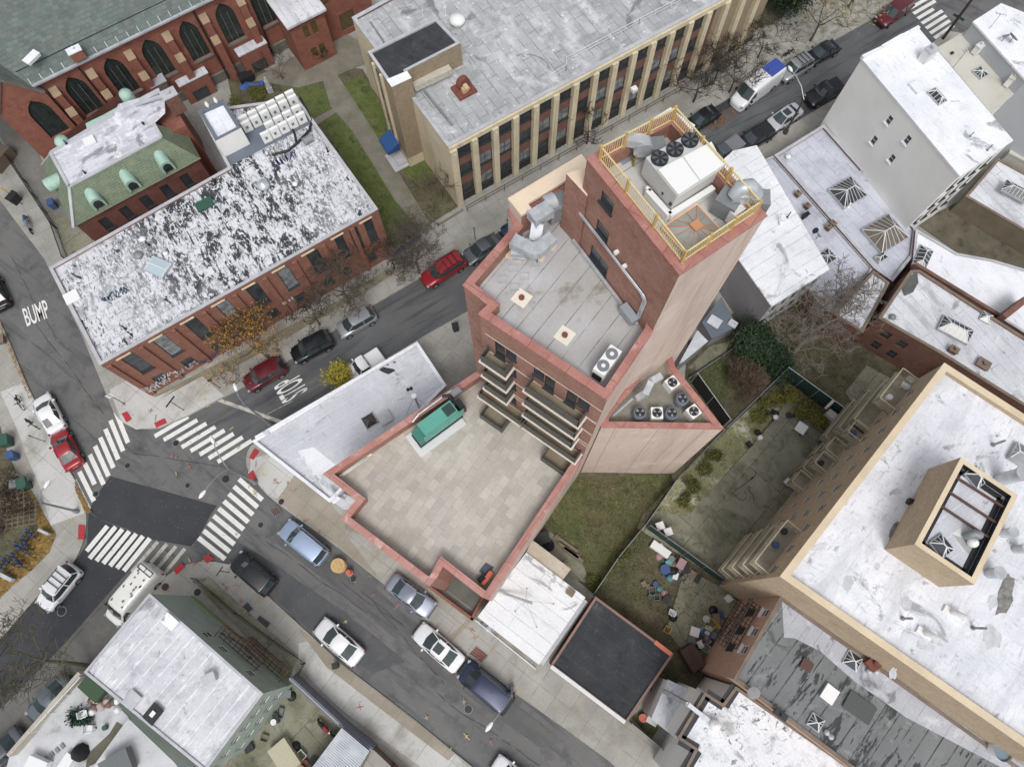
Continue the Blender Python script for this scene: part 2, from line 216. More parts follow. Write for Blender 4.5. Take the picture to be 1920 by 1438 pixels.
# ------------------------------------------------------------ mesh building
def wloc(o):
    v = Vector((0, 0, 0))
    while o is not None: v += o.location; o = o.parent
    return v
class MB:
    def __init__(s): s.v = []; s.f = []; s.uv = []; s.m = []; s.sm = []
    def face(s, pts, mi=0, uv=None, smooth=False):
        i = len(s.v); s.v += [Vector(p) for p in pts]; s.f.append(list(range(i, i+len(pts)))); s.m.append(mi); s.sm.append(smooth)
        s.uv.append(uv if uv else [(p[0], p[1]) for p in pts])
    def idx(s, pts, faces, mi=0, smooth=True):
        i = len(s.v); s.v += [Vector(p) for p in pts]
        for f in faces:
            s.f.append([i+k for k in f]); s.m.append(mi); s.sm.append(smooth); s.uv.append([(pts[k][0], pts[k][1]) for k in f])
    def box(s, c, size, rz=0.0, mi=0, bev=0.0):
        hx, hy, hz = size[0]/2, size[1]/2, size[2]/2; cs, sn = math.cos(rz), math.sin(rz); c = Vector(c)
        def q(x, y, z): return c+Vector((x*cs-y*sn, x*sn+y*cs, z))
        for n in (((-1, -1), (1, -1)), ((1, -1), (1, 1)), ((1, 1), (-1, 1)), ((-1, 1), (-1, -1))):
            (a, b), (d, e) = n
            l = 2*(hx if a != d else hy)
            s.face([q(a*hx, b*hy, -hz), q(d*hx, e*hy, -hz), q(d*hx, e*hy, hz), q(a*hx, b*hy, hz)], mi, [(0, c.z-hz), (l, c.z-hz), (l, c.z+hz), (0, c.z+hz)])
        s.face([q(-hx, -hy, hz), q(hx, -hy, hz), q(hx, hy, hz), q(-hx, hy, hz)], mi)
        s.face([q(-hx, hy, -hz), q(hx, hy, -hz), q(hx, -hy, -hz), q(-hx, -hy, -hz)], mi)
    def bar(s, a, b, wd, ht=None, mi=0):
        a = Vector(a); b = Vector(b); d = b-a; L = d.length
        if L < 1e-5: return
        d.normalize(); up = Vector((0, 0, 1)) if abs(d.z) < 0.95 else Vector((1, 0, 0))
        x = d.cross(up).normalized()*wd/2; y = x.cross(d).normalized()*(ht or wd)/2
        ps = [a-x-y, a+x-y, a+x+y, a-x+y, b-x-y, b+x-y, b+x+y, b-x+y]
        s.idx(ps, [(0, 1, 5, 4), (1, 2, 6, 5), (2, 3, 7, 6), (3, 0, 4, 7), (3, 2, 1, 0), (4, 5, 6, 7)], mi, False)
    def tube(s, pts, rad, n=8, mi=0, cap=True):
        pts = [Vector(p) for p in pts]; rs = rad if isinstance(rad, (list, tuple)) else [rad]*len(pts)
        rings = []; prev = None
        for i, p in enumerate(pts):
            d = (pts[min(i+1, len(pts)-1)]-pts[max(i-1, 0)])
            d = d.normalized() if d.length > 1e-6 else Vector((0, 0, 1))
            if prev is None: up = Vector((0, 0, 1)) if abs(d.z) < 0.9 else Vector((1, 0, 0)); x = d.cross(up).normalized()
            else: x = (prev-d*prev.dot(d)).normalized()
            prev = x; y = d.cross(x)
            rings.append([p+(x*math.cos(2*math.pi*k/n)+y*math.sin(2*math.pi*k/n))*rs[i] for k in range(n)])
        vs = [q for r in rings for q in r]; fs = []
        for i in range(len(pts)-1):
            for k in range(n): fs.append((i*n+k, i*n+(k+1) % n, (i+1)*n+(k+1) % n, (i+1)*n+k))
        s.idx(vs, fs, mi, True)
        if cap: s.face(rings[-1], mi); s.face(rings[0][::-1], mi)
    def cyl(s, c, r, h, n=16, mi=0, r2=None): c = Vector(c); s.tube([c, c+Vector((0, 0, h))], [r, r if r2 is None else r2], n, mi)
    def poly(s, pts, mi=0):
        pts = [Vector(p) for p in pts]
        tris = tessellate_polygon([pts])
        for t in tris:
            q = [pts[k] for k in t]
            if (q[1]-q[0]).cross(q[2]-q[0]).z < 0: q.reverse()
            s.face(q, mi)
    def wall(s, A, B, z0, z1, nrm, holes=(), depth=0.18, mi=0, mr=0):
        A = V2(A); B = V2(B); d = B-A; L = d.length; d = d/L; n = V2(nrm)
        us = {0.0, L}; vs = {z0, z1}; hs = []
        for (a, b, c, e) in holes:
            a = max(a, 0.02); b = min(b, L-0.02)
            if b-a > 0.05: hs.append((a, b, max(c, z0+0.01), min(e, z1-0.01))); us |= {a, b}; vs |= {hs[-1][2], hs[-1][3]}
        us = sorted(us); vs = sorted(vs)
        def q(u, z, o=0.0): p = A+d*u-n*o; return Vector((p.x, p.y, z))
        for i in range(len(us)-1):
            for j in range(len(vs)-1):
                cu, cv = (us[i]+us[i+1])/2, (vs[j]+vs[j+1])/2
                if any(h[0] < cu < h[1] and h[2] < cv < h[3] for h in hs): continue
                a, b, c, e = us[i], us[i+1], vs[j], vs[j+1]
                s.face([q(a, c), q(b, c), q(b, e), q(a, e)], mi, [(a, c), (b, c), (b, e), (a, e)])
        for (a, b, c, e) in hs:
            for (u0, v0, u1, v1) in ((a, c, b, c), (b, c, b, e), (b, e, a, e), (a, e, a, c)):
                s.face([q(u0, v0), q(u1, v1), q(u1, v1, depth), q(u0, v0, depth)], mr, [(0, 0), (1, 0), (1, depth), (0, depth)])
            s.face([q(a, c, depth+0.02), q(b, c, depth+0.02), q(b, e, depth+0.02), q(a, e, depth+0.02)], mr)
    def build(s, name, mats, parent=None, local=False, sub=0):
        if not isinstance(mats, (list, tuple)): mats = [mats]
        off = Vector((0, 0, 0)); own = Vector((0, 0, 0))
        if parent is not None and not local: off = wloc(parent)
        if parent is None and not local and s.v:
            xs = [p.x for p in s.v]; ys = [p.y for p in s.v]; zs = [p.z for p in s.v]
            off = Vector(((min(xs)+max(xs))/2, (min(ys)+max(ys))/2, min(zs))); own = off.copy()
        me = bpy.data.meshes.new(name); me.from_pydata([p-off for p in s.v], [], s.f)
        for m in mats: me.materials.append(m)
        ul = me.uv_layers.new(name='UVMap'); k = 0
        for pi, pl in enumerate(me.polygons):
            pl.material_index = s.m[pi]; pl.use_smooth = s.sm[pi]
            for j in range(pl.loop_total): ul.data[pl.loop_start+j].uv = s.uv[pi][j]
        o = bpy.data.objects.new(name, me); COL.objects.link(o)
        if parent is not None: o.parent = parent
        else: o.location = own
        if sub: md = o.modifiers.new('subdivision', 'SUBSURF'); md.levels = sub; md.render_levels = sub
        return o
def tag(o, label, cat=None, group=None, kind=None):
    if label: o['label'] = label
    if cat: o['category'] = cat
    if group: o['group'] = group
    if kind: o['kind'] = kind
    return o
def thing(name, label, cat, loc=(0, 0, 0), rz=0.0, group=None):
    o = bpy.data.objects.new(name, None); COL.objects.link(o); o.location = loc; o.rotation_euler = (0, 0, rz); o.empty_display_size = 0.3
    return tag(o, label, cat, group)
def copy_tree(o, parent=None):
    c = o.copy(); COL.objects.link(c); c.parent = parent
    for ch in list(o.children): copy_tree(ch, c)
    return c
def struct(name, mb, m): return tag(mb.build(name, m), None, kind='structure')
SHN = [0]
def sheet(name, pts, z, m, kind='structure', h=0.0, mk=None):
    SHN[0] += 1; z = z+0.0012*SHN[0]; mb = MB(); q = PP(pts, z)
    mb.poly(q, 0)
    if h:
        for i in range(len(q)):
            a, b = q[i], q[(i+1) % len(q)]; L = (b-a).length
            mb.face([a-Vector((0, 0, h)), b-Vector((0, 0, h)), b, a], 1 if mk else 0, [(0, 0), (L, 0), (L, h), (0, h)])
    o = mb.build(name, [m, mk] if mk else m); o['kind'] = kind; return o
def area2(q): return sum(q[i].x*q[(i+1) % len(q)].y-q[(i+1) % len(q)].x*q[i].y for i in range(len(q)))
def inset(q, d):
    sg = 1 if area2(q) > 0 else -1; out = []
    n = len(q)
    for i in range(n):
        a, b, c = V2(q[i-1]), V2(q[i]), V2(q[(i+1) % n])
        e1 = (b-a).normalized(); e2 = (c-b).normalized()
        n1 = Vector((-e1.y, e1.x))*sg; n2 = Vector((-e2.y, e2.x))*sg
        k = 1+n1.dot(n2); k = max(k, 0.3)
        p = b+(n1+n2)/k*d; out.append(Vector((p.x, p.y, q[i].z)))
    return out
# ---- windows
WC = {}
def window(parent, A, B, nrm, hole, style='plain', depth=0.14):
    a, b, c, e = hole; w_, h_ = b-a, e-c; key = (round(w_, 2), round(h_, 2), style)
    if key not in WC:
        fr = MB(); pn = MB(); t = 0.06; fm, pm = {'plain': (frame_dark, glass), 'white': (frame_white, glass), 'blind': (frame_dark, glass_blind), 'brown': (frame_brown, glass)}[style]
        W2, H2 = key[0]/2, key[1]/2
        for (cx, cz, sx, sz) in ((0, H2-t/2, key[0], t), (0, -H2+t/2, key[0], t), (-W2+t/2, 0, t, key[1]-2*t), (W2-t/2, 0, t, key[1]-2*t)):
            fr.box((cx, 0, cz), (sx, 0.07, sz))
        fr.box((0, 0.005, 0.0), (key[0]-2*t, 0.05, 0.05))
        if key[0] > 1.3: fr.box((0, 0.004, 0), (0.06, 0.05, key[1]-2*t))
        fr.box((0, -0.11, -H2-0.03), (key[0]+0.12, 0.22, 0.07))
        pn.box((0, 0.0, 0), (key[0]-2*t, 0.02, key[1]-2*t))
        WC[key] = (fr, pn, fm, pm, {})
    fr, pn, fm, pm, cache = WC[key]
    A2 = V2(A); d = (V2(B)-A2).normalized(); n = V2(nrm); p = A2+d*((a+b)/2)-n*depth*0.6
    rz = math.atan2(d.y, d.x)
    if 'f' not in cache:
        o = fr.build('window', fm, None, True); pa = pn.build('pane', pm, None, True); cache['f'] = o.data; cache['p'] = pa.data
        bpy.data.objects.remove(pa)
    else:
        o = bpy.data.objects.new('window', cache['f']); COL.objects.link(o)
    o.parent = parent; o.location = Vector((p.x, p.y, (c+e)/2))-parent.location; o.rotation_euler = (0, 0, rz)
    pa = bpy.data.objects.new('pane', cache['p']); COL.objects.link(pa); pa.parent = o
    return o
def grid(L, n, w_, zs, m0=0.6, m1=0.6):
    """window openings: n across, rows zs = [(z0, z1), ...]"""
    out = []
    for i in range(n):
        u = m0+(L-m0-m1)*(i+0.5)/n
        for (z0, z1) in zs: out.append((u-w_/2, u+w_/2, z0, z1))
    return out
def building(name, label, poly, z, wallm, roofm_, capm=None, capw=0.3, par=0.5, zb=0.0, holes=None, style='plain', cat='building', wmats=None, coph=0.08, world=False, edge=None):
    """poly: roof outline in photo spots at height z. Returns the thing"""
    q = [Vector((p.x, p.y, z)) for p in poly] if world else PP(poly, z)
    sg = 1 if area2(q) > 0 else -1; n = len(q)
    c = sum(q, Vector())/n
    T = thing(name, label, cat, (c.x, c.y, zb))
    mb = MB(); mats = [wallm]
    wm = wmats or {}
    for k in wm.values():
        if k not in mats: mats.append(k)
    ztop = z-(coph if capm else 0.0)
    for i in range(n):
        A, B = q[i], q[(i+1) % n]; e = (V2(B)-V2(A)).normalized(); nr = Vector((e.y, -e.x))*sg
        H = (holes or {}).get(i, [])
        if callable(H): H = H((V2(B)-V2(A)).length)
        mi = mats.index(wm[i]) if i in wm else 0
        mb.wall(A, B, zb, ztop, nr, [h[:4] for h in H], 0.16, mi, mi)
        for h in H: window(T, A, B, nr, h[:4], h[4] if len(h) > 4 else style)
    rz = z-par
    inn = inset(q, capw)
    if capm:
        for i in range(n):
            A, B = inn[i], inn[(i+1) % n]; L = (B-A).length
            mb.face([(A.x, A.y, rz), (B.x, B.y, rz), (B.x, B.y, ztop), (A.x, A.y, ztop)], 0, [(0, rz), (L, rz), (L, ztop), (0, ztop)])
        cp = MB(); o1 = inset(q, -0.04); i1 = inset(q, capw+0.03)
        for i in range(n):
            j = (i+1) % n
            cp.face([(o1[i].x, o1[i].y, z), (o1[j].x, o1[j].y, z), (i1[j].x, i1[j].y, z), (i1[i].x, i1[i].y, z)])
            cp.face([(o1[i].x, o1[i].y, ztop), (o1[j].x, o1[j].y, ztop), (i1[j].x, i1[j].y, ztop), (i1[i].x, i1[i].y, ztop)])
            for o_ in (o1, i1): cp.face([(o_[i].x, o_[i].y, ztop), (o_[j].x, o_[j].y, ztop), (o_[j].x, o_[j].y, z), (o_[i].x, o_[i].y, z)])
        cp.build('coping', capm, T)
        rf = MB(); rf.poly([(p.x, p.y, rz) for p in inset(q, capw*0.6)]); rf.build('roof', roofm_, T)
    else:
        rf = MB(); o1 = inset(q, -0.08); rf.poly([(p.x, p.y, z+0.06) for p in o1]); em = edge or roofm_
        for i in range(n):
            j = (i+1) % n; rf.face([(o1[i].x, o1[i].y, z-0.12), (o1[j].x, o1[j].y, z-0.12), (o1[j].x, o1[j].y, z+0.06), (o1[i].x, o1[i].y, z+0.06)], 1)
        rf.build('roof', [roofm_, em], T)
    mb.build('wall', mats, T)
    T['_z'] = z
    return T, q
# ---- small roof furniture (parts of their building)
def skylight(T, x, y, z, w_, l_, ang, h=0.35, hh=0.5, ridge=0.4, bars=4, fr=frame_white, gl=glass, curb=cap_grey):
    c = P(x, y, z); cs, sn = math.cos(R(ang)), math.sin(R(ang))
    def q(u, v, k): return Vector((c.x+u*cs-v*sn, c.y+u*sn+v*cs, z+k))
    mb = MB(); mb.box((c.x, c.y, z+h/2), (l_, w_, h), R(ang)); sk = mb.build('skylight', curb, T)
    g = MB(); a, b = l_/2-0.04, w_/2-0.04; r = l_/2*ridge
    base = [q(-a, -b, h), q(a, -b, h), q(a, b, h), q(-a, b, h)]; r0, r1 = q(-r, 0, h+hh), q(r, 0, h+hh)
    g.face([base[0], base[1], r1, r0]); g.face([base[2], base[3], r0, r1]); g.face([base[1], base[2], r1]); g.face([base[3], base[0], r0])
    f = MB()
    for p_, t_ in ((base[0], r0), (base[3], r0), (base[1], r1), (base[2], r1), (r0, r1)): f.bar(p_+Vector((0, 0, .02)), t_+Vector((0, 0, .02)), 0.07)
    for i in range(bars):
        k = (i+1)/(bars+1); top = r0.lerp(r1, min(max((k-0.25)*2, 0), 1))
        f.bar(base[0].lerp(base[1], k)+Vector((0, 0, .015)), top, 0.035); f.bar(base[3].lerp(base[2], k)+Vector((0, 0, .015)), top, 0.035)
    for k in (0.33, 0.66):
        f.bar(base[1].lerp(base[2], k), r1, 0.035); f.bar(base[3].lerp(base[0], k), r0, 0.035)
    g.build('pane', gl, sk); f.build('frame', fr, sk)
def hatch(T, x, y, z, w_, l_, ang, h=0.3, m=steel_w, name='roof_hatch'):
    c = P(x, y, z+h); mb = MB(); mb.box((c.x, c.y, z+h*0.45), (l_-0.1, w_-0.1, h*0.9), R(ang), 0); mb.box((c.x, c.y, z+h*0.95), (l_, w_, 0.1), R(ang), 0); return mb.build(name, m, T)
def pipe(T, x, y, z, h=0.8, r=0.06, m=steel_d, name='vent_pipe', capr=0):
    c = P(x, y, z); mb = MB(); mb.cyl(c, r, h, 10); mb.cyl(c, r*1.9, 0.08, 10)
    if capr: mb.cyl(c+Vector((0, 0, h)), capr, 0.12, 14, 0, capr*0.5)
    return mb.build(name, m, T)
def mushroom(T, x, y, z, r=0.45, h=0.7, m=steel_w, name='roof_vent'):
    c = P(x, y, z); mb = MB()
    mb.tube([c, c+Vector((0, 0, h*0.5))], [r*0.6, r*0.6], 18)
    mb.tube([c+Vector((0, 0, h*k)) for k in (0.45, 0.5, 0.7, 0.85, 1.0)], [r*1.0, r*1.05, r*0.95, r*0.6, r*0.15], 18); return mb.build(name, m, T)
def chimney(T, x, y, z, w_, l_, h, ang, m=brick_brown, cm=cap_dark):
    c = P(x, y, z+h); mb = MB(); mb.box((c.x, c.y, z+h/2-0.05), (l_, w_, h-0.1), R(ang), 0); mb.box((c.x, c.y, z+h), (l_+0.12, w_+0.12, 0.1), R(ang), 1)
    mb.cyl((c.x, c.y, z+h+0.05), min(w_, l_)*0.22, 0.25, 10, 1); return mb.build('chimney', [m, cm], T)
# ============================================================ THE GROUND
mb = MB(); mb.poly([(-600, -600, 0), (600, -600, 0), (600, 600, 0), (-600, 600, 0)])
struct('ground', mb, asphalt)
def arc(p0, p1, p2, n=6): return [((1-t)**2*p0[0]+2*t*(1-t)*p1[0]+t*t*p2[0], (1-t)**2*p0[1]+2*t*(1-t)*p1[1]+t*t*p2[1]) for t in [i/n for i in range(n+1)]]
KH = 0.13
# block with the church, the schoolhouse and the long brick building
N1 = [(-60, 262), (0, 376), (83, 486), (150, 620), (213, 773)]+arc((213, 773), (235, 812), (300, 803))+[(353, 780), (460, 724), (533, 682), (687, 580), (790, 520), (1100, 340), (1373, 181), (1647, 30), (1820, -70), (1500, -700), (-300, -500)]
sheet('sidewalk', N1, KH, walkB, h=KH, mk=kerb)
C2 = arc((478, 829), (458, 842), (462, 873), 4)+[(470, 893), (500, 927), (530, 951), (640, 1031), (723, 1098), (803, 1171), (880, 1231), (973, 1305), (1053, 1361), (1140, 1425), (1300, 1560), (2600, 1800), (2600, 300), (1850, 70), (1775, 58), (1745, 84), (1563, 187), (1403, 283), (1100, 456), (783, 637), (640, 722)]
sheet('sidewalk', C2, KH, walkA, h=KH, mk=kerb)
C3 = arc((270, 1130), (330, 1030), (430, 1058), 7)+[(500, 1115), (583, 1191), (639, 1243), (707, 1295), (780, 1351), (853, 1411), (1000, 1530), (600, 1900), (-200, 1800), (30, 1425), (165, 1262)]
sheet('sidewalk', C3, KH, walkA, h=KH, mk=kerb)
C4 = [(-200, 400), (0, 603), (20, 647), (47, 713), (63, 747), (90, 810), (127, 877), (143, 903)]+arc((158, 938), (172, 1000), (137, 1055))+[(67, 1121), (0, 1198), (-200, 1390), (-700, 1300), (-700, 500)]
sheet('sidewalk', C4, KH, walkA, h=KH, mk=kerb)
# roadway overlays
sheet('road', [(-60, 262), (83, 486), (213, 773), (232, 800), (205, 893), (150, 912), (60, 745), (0, 603), (-120, 440)], 0.004, asphalt)
sheet('road', [(300, 806), (353, 782), (460, 726), (533, 684), (687, 582), (790, 522), (1100, 342), (1373, 183), (1647, 32), (1700, 0), (1780, 55), (1745, 82), (1563, 185), (1403, 281), (1100, 454), (783, 635), (640, 720), (478, 827)], 0.004, asphaltB)
sheet('road_patch', [(207, 893), (240, 902), (407, 948), (395, 965), (372, 1008), (358, 1024), (283, 1011), (235, 990), (187, 974), (166, 958), (183, 926)], 0.006, asphalt_new)
sheet('road_patch', [(166, 960), (188, 975), (235, 992), (283, 1012), (240, 1071), (117, 1211), (0, 1330), (-100, 1400), (-60, 1250), (0, 1200), (67, 1123), (137, 1057), (163, 1020)], 0.008, asphalt_new)
sheet('road_patch', [(372, 1008), (440, 1012), (520, 1060), (600, 1118), (700, 1190), (760, 1240), (700, 1262), (640, 1228), (583, 1184), (500, 1108), (432, 1052), (400, 1034), (362, 1026)], 0.006, mat('asphalt_strip', S(76, 79, 82), S(86, 88, 90), 0.5, stains=[(S(98, 98, 96), 0.7, 0.52, 0.7)], fine=0.2, fs=16, rough=0.75, bump=0.15))
sheet('road_patch', [(240, 1071), (360, 1035), (300, 1088), (165, 1262), (30, 1420), (0, 1438), (0, 1335), (117, 1211)], 0.006, asphalt_old)
sheet('road_patch', [(545, 985), (640, 1045), (860, 1240), (1060, 1390), (1010, 1400), (820, 1262), (600, 1080), (505, 1008)], 0.004, mat('asphalt_mid', S(102, 102, 100), S(92, 92, 91), 0.4, stains=[(S(124, 120, 108), 0.6, 0.55, 0.8), (S(80, 80, 80), 1.2, 0.5, 0.7, (-37, 0.15, 1.2))], fine=0.16, fs=14, rough=0.85))
sheet('road_patch', [(1100, 342), (1373, 183), (1380, 195), (1240, 280), (1120, 352)], 0.007, asphalt_new)
# darker / paler paving
sheet('pavement', [(205, 730), (245, 710), (290, 745), (330, 728), (300, 748), (380, 705), (420, 742), (353, 778), (300, 801), (255, 805), (228, 790)], KH+0.008, walk_new)
sheet('pavement', [(290, 742), (460, 655), (640, 560), (735, 498), (742, 512), (640, 575), (470, 672), (302, 762)], KH+0.004, mat('planting_strip', S(142, 136, 112), S(122, 116, 94), 0.6, fine=0.2, rough=1.0))
sheet('pavement', [(516, 935), (545, 880), (605, 925), (645, 975), (800, 1105), (890, 1160), (850, 1200), (803, 1168), (723, 1095), (640, 1028)], KH+0.004, walk_brown)
sheet('pavement', [(470, 860), (510, 850), (560, 880), (520, 935), (500, 924), (468, 890)], KH+0.006, walk_new)
sheet('pavement', [(640, 990), (700, 1010), (830, 1110), (885, 1155), (838, 1195), (720, 1095)], KH+0.008, walkA)
sheet('pavement', [(560, 1205), (590, 1200), (640, 1247), (780, 1355), (853, 1413), (880, 1440), (790, 1438), (640, 1330), (560, 1250)], KH+0.004, walk_new)
sheet('pavement', [(560, 1180), (583, 1193), (639, 1245), (780, 1353), (853, 1413), (840, 1425), (700, 1318), (612, 1250)], KH+0.008, walk_brown)
sheet('pavement', [(0, 735), (47, 716), (63, 750), (90, 812), (127, 879), (143, 905), (160, 950), (158, 962), (95, 985), (78, 920), (48, 850), (30, 800)], KH+0.004, walk_new)
# the left plot with leaves and bare vines
sheet('garden_soil', [(-300, 600), (-60, 700), (0, 800), (12, 845), (35, 895), (60, 930), (80, 990), (30, 1040), (-10, 1090), (-300, 1200)], KH+0.03, soil)
sheet('leaf_litter', [(30, 880), (47, 905), (62, 925), (82, 965), (105, 1002), (92, 1035), (60, 1068), (20, 1100), (-30, 1150), (-60, 1130), (0, 1075), (40, 1030), (72, 990), (60, 935)], KH+0.04, leafm)
# school grounds
sheet('lawn', [(420, 110), (560, 150), (600, 120), (680, 130), (720, 200), (850, 345), (795, 395), (735, 475), (600, 470), (560, 180), (440, 215)], KH+0.01, soil)
sheet('lawn', [(548, 160), (590, 148), (622, 187), (620, 205), (580, 222)], KH+0.02, lawn_f)
sheet('lawn', [(600, 225), (640, 208), (760, 390), (790, 435), (728, 470), (700, 390)], KH+0.02, lawn_f)
sheet('lawn', [(638, 160), (678, 142), (740, 232), (760, 300), (745, 305), (700, 250)], KH+0.02, lawn_f)
sheet('lawn', [(745, 305), (800, 290), (840, 340), (795, 372)], KH+0.02, lawn_f)
sheet('path', [(605, 150), (632, 140), (700, 245), (760, 345), (810, 425), (795, 440), (740, 375), (660, 245), (620, 200)], KH+0.03, pathc)
sheet('path', [(470, 150), (640, 60), (700, 90), (690, 118), (605, 152), (560, 165)], KH+0.034, pathc)
sheet('path', [(585, 225), (625, 203), (632, 210), (592, 236)], KH+0.036, pathc)
sheet('courtyard', [(0, 190), (60, 260), (90, 330), (170, 440), (130, 480), (60, 360), (0, 255)], KH+0.02, mat('court_grey', S(128, 128, 124), S(116, 114, 104), 0.5, fine=0.15, rough=0.95))
sheet('courtyard', [(100, 395), (170, 445), (180, 475), (120, 490)], KH+0.026, yardc)
sheet('street_garden', [(740, 372), (800, 425), (870, 380), (852, 342), (1380, 40), (1440, 60), (1500, 0), (1560, -30), (1600, -40), (1640, -60), (1500, -60), (1380, 0)], KH+0.02, soil)
sheet('pavement', [(1380, 60), (1440, 50), (1530, -5), (1620, -50), (1690, -20), (1660, 12), (1600, 45), (1480, 112), (1375, 170), (1300, 195)], KH+0.03, mat('terrazzo_light', S(178, 176, 168), S(150, 148, 138), 1.2, stains=[(S(124, 118, 92), 1.6, 0.5, 0.66)], fine=0.15, rough=0.95))
# yards behind the tower
sheet('yard', [(1010, 990), (1090, 880), (1270, 880), (1290, 640), (1420, 560), (1640, 500), (1800, 640), (1560, 800), (1340, 1110), (1420, 1130), (1330, 1290), (1240, 1330), (1110, 1110), (1085, 1090)], KH+0.02, soil)
sheet('lawn', [(1075, 900), (1262, 888), (1236, 960), (1160, 1070), (1118, 1115), (1100, 1098), (1090, 1035), (1020, 985)], KH+0.03, lawn)
sheet('yard_concrete', [(1290, 965), (1370, 880), (1450, 790), (1478, 745), (1540, 800), (1560, 830), (1370, 1100), (1195, 990), (1210, 955)], KH+0.03, yardc)
sheet('yard_moss', [(1262, 905), (1330, 835), (1440, 735), (1480, 745), (1395, 850), (1290, 968), (1215, 955)], KH+0.036, mat('mossy_ground', S(156, 154, 112), S(126, 122, 78), 0.6, stains=[(S(204, 200, 180), 0.45, 0.5, 0.64), (S(90, 88, 50), 1.6, 0.55, 0.7)], fine=0.3, fs=8, rough=1.0))
sheet('lawn', [(1302, 700), (1348, 668), (1392, 715), (1345, 760)], KH+0.04, lawn)
sheet('yard_concrete', [(1290, 690), (1330, 650), (1370, 640), (1360, 660), (1310, 695)], KH+0.04, yardc)
sheet('patio', [(1380, 710), (1412, 695), (1440, 715), (1412, 740)], KH+0.05, mat('patio_pinkish', S(158, 142, 130), S(140, 124, 112), 2.0, fine=0.2))
sheet('yard_concrete', [(1585, 735), (1625, 685), (1690, 720), (1600, 760)], KH+0.04, yardc)
sheet('yard_concrete', [(1285, 1065), (1350, 1100), (1400, 1140), (1345, 1230), (1290, 1235), (1250, 1180)], KH+0.04, yardc)
sheet('yard_concrete', [(1030, 995), (1085, 1040), (1108, 1095), (1075, 1085), (1015, 1035)], KH+0.04, yardc)
sheet('yard_concrete', [(1720, 420), (1830, 360), (1920, 400), (2000, 560), (1850, 520), (1790, 470)], KH+0.05, mat('yard_dark', S(112, 106, 86), S(92, 88, 70), 0.6, stains=[(S(70, 64, 50), 0.9, 0.5, 0.7)], fine=0.25, rough=1.0))
sheet('yard_concrete', [(500, 1330), (560, 1270), (620, 1320), (700, 1400), (650, 1500), (480, 1500), (420, 1438)], KH+0.03, yardc)
sheet('yard_concrete', [(390, 1080), (560, 1230), (540, 1275), (400, 1130), (360, 1090)], KH+0.02, yardc)
# white courtyard bottom left (raised terrace)
# ---------------------------------------------------------------- painted markings
def stripes(s0, s1, e0, e1, n, wd, z, m, skip=(), name='crosswalk', cut={}):
    mb = MB()
    for i in range(n):
        if i in skip: continue
        t = i/(n-1); a = P(s0[0]+(s1[0]-s0[0])*t, s0[1]+(s1[1]-s0[1])*t, z); b = P(e0[0]+(e1[0]-e0[0])*t, e0[1]+(e1[1]-e0[1])*t, z)
        k0, k1 = cut.get(i, (0, 1)); a, b = a.lerp(b, k0), a.lerp(b, k1)
        d = (b-a).normalized(); x = Vector((-d.y, d.x, 0))*wd/2
        mb.face([a-x, b-x, b+x, a+x])
    struct(name, mb, m)
stripes((139, 900), (217, 772), (167, 955), (240, 830), 9, 0.42, 0.036, paint_w, cut={2: (0, .72)})
stripes((290, 818), (408, 866), (353, 781), (472, 826), 8, 0.42, 0.036, paint_w, cut={2: (.12, 1)})
stripes((428, 890), (470, 888), (460, 860), (471, 858), 2, 0.42, 0.036, paint_w, skip=(0,))
stripes((448, 898), (372, 1008), (492, 937), (422, 1048), 9, 0.42, 0.036, paint_w, cut={3: (0, 1)})
stripes((155, 1042), (232, 1070), (204, 983), (281, 1009), 7, 0.44, 0.037, paint_w, cut={0: (.15, .95)})
stripes((247, 1072), (307, 1076), (296, 1015), (347, 1028), 4, 0.34, 0.037, paint_faded)
stripes((1697, 8), (1752, 72), (1740, -16), (1788, 48), 8, 0.42, 0.036, paint_w, cut={3: (0, .75)})
stripes((405, 748), (406, 748), (530, 792), (531, 792), 2, 0.34, 0.036, paint_faded, skip=(1,), name='stop_line')
def roadtext(txt, cx, cy, ang, width, height):
    cu = bpy.data.curves.new('tmp_text', 'FONT'); cu.body = txt; cu.align_x = 'CENTER'; cu.align_y = 'CENTER'; cu.size = 1.0; cu.offset = 0.012
    o = bpy.data.objects.new('tmp_text', cu); COL.objects.link(o); bpy.context.view_layer.update()
    me = bpy.data.meshes.new_from_object(o); bpy.data.objects.remove(o)
    xs = [v.co.x for v in me.vertices]; ys = [v.co.y for v in me.vertices]; W_, H_ = max(xs)-min(xs), max(ys)-min(ys); mx, my = (max(xs)+min(xs))/2, (max(ys)+min(ys))/2
    for v in me.vertices: v.co = Vector(((v.co.x-mx)*width/W_, (v.co.y-my)*height/H_, 0))
    ob = bpy.data.objects.new('road_lettering', me); me.materials.append(paint_w); COL.objects.link(ob)
    c = P(cx, cy, 0.038); ob.location = c; ob.rotation_euler = (0, 0, ang); ob['kind'] = 'structure'
roadtext('BUMP', 68, 587, R(26), 2.35, 2.1)
roadtext('STOP', 545, 728, R(AB+90), 2.05, 2.7)
stripes((500, 777), (560, 757), (548, 752), (548, 752), 2, 0.06, 0.036, paint_faded, skip=(1,), name='lane_tick')
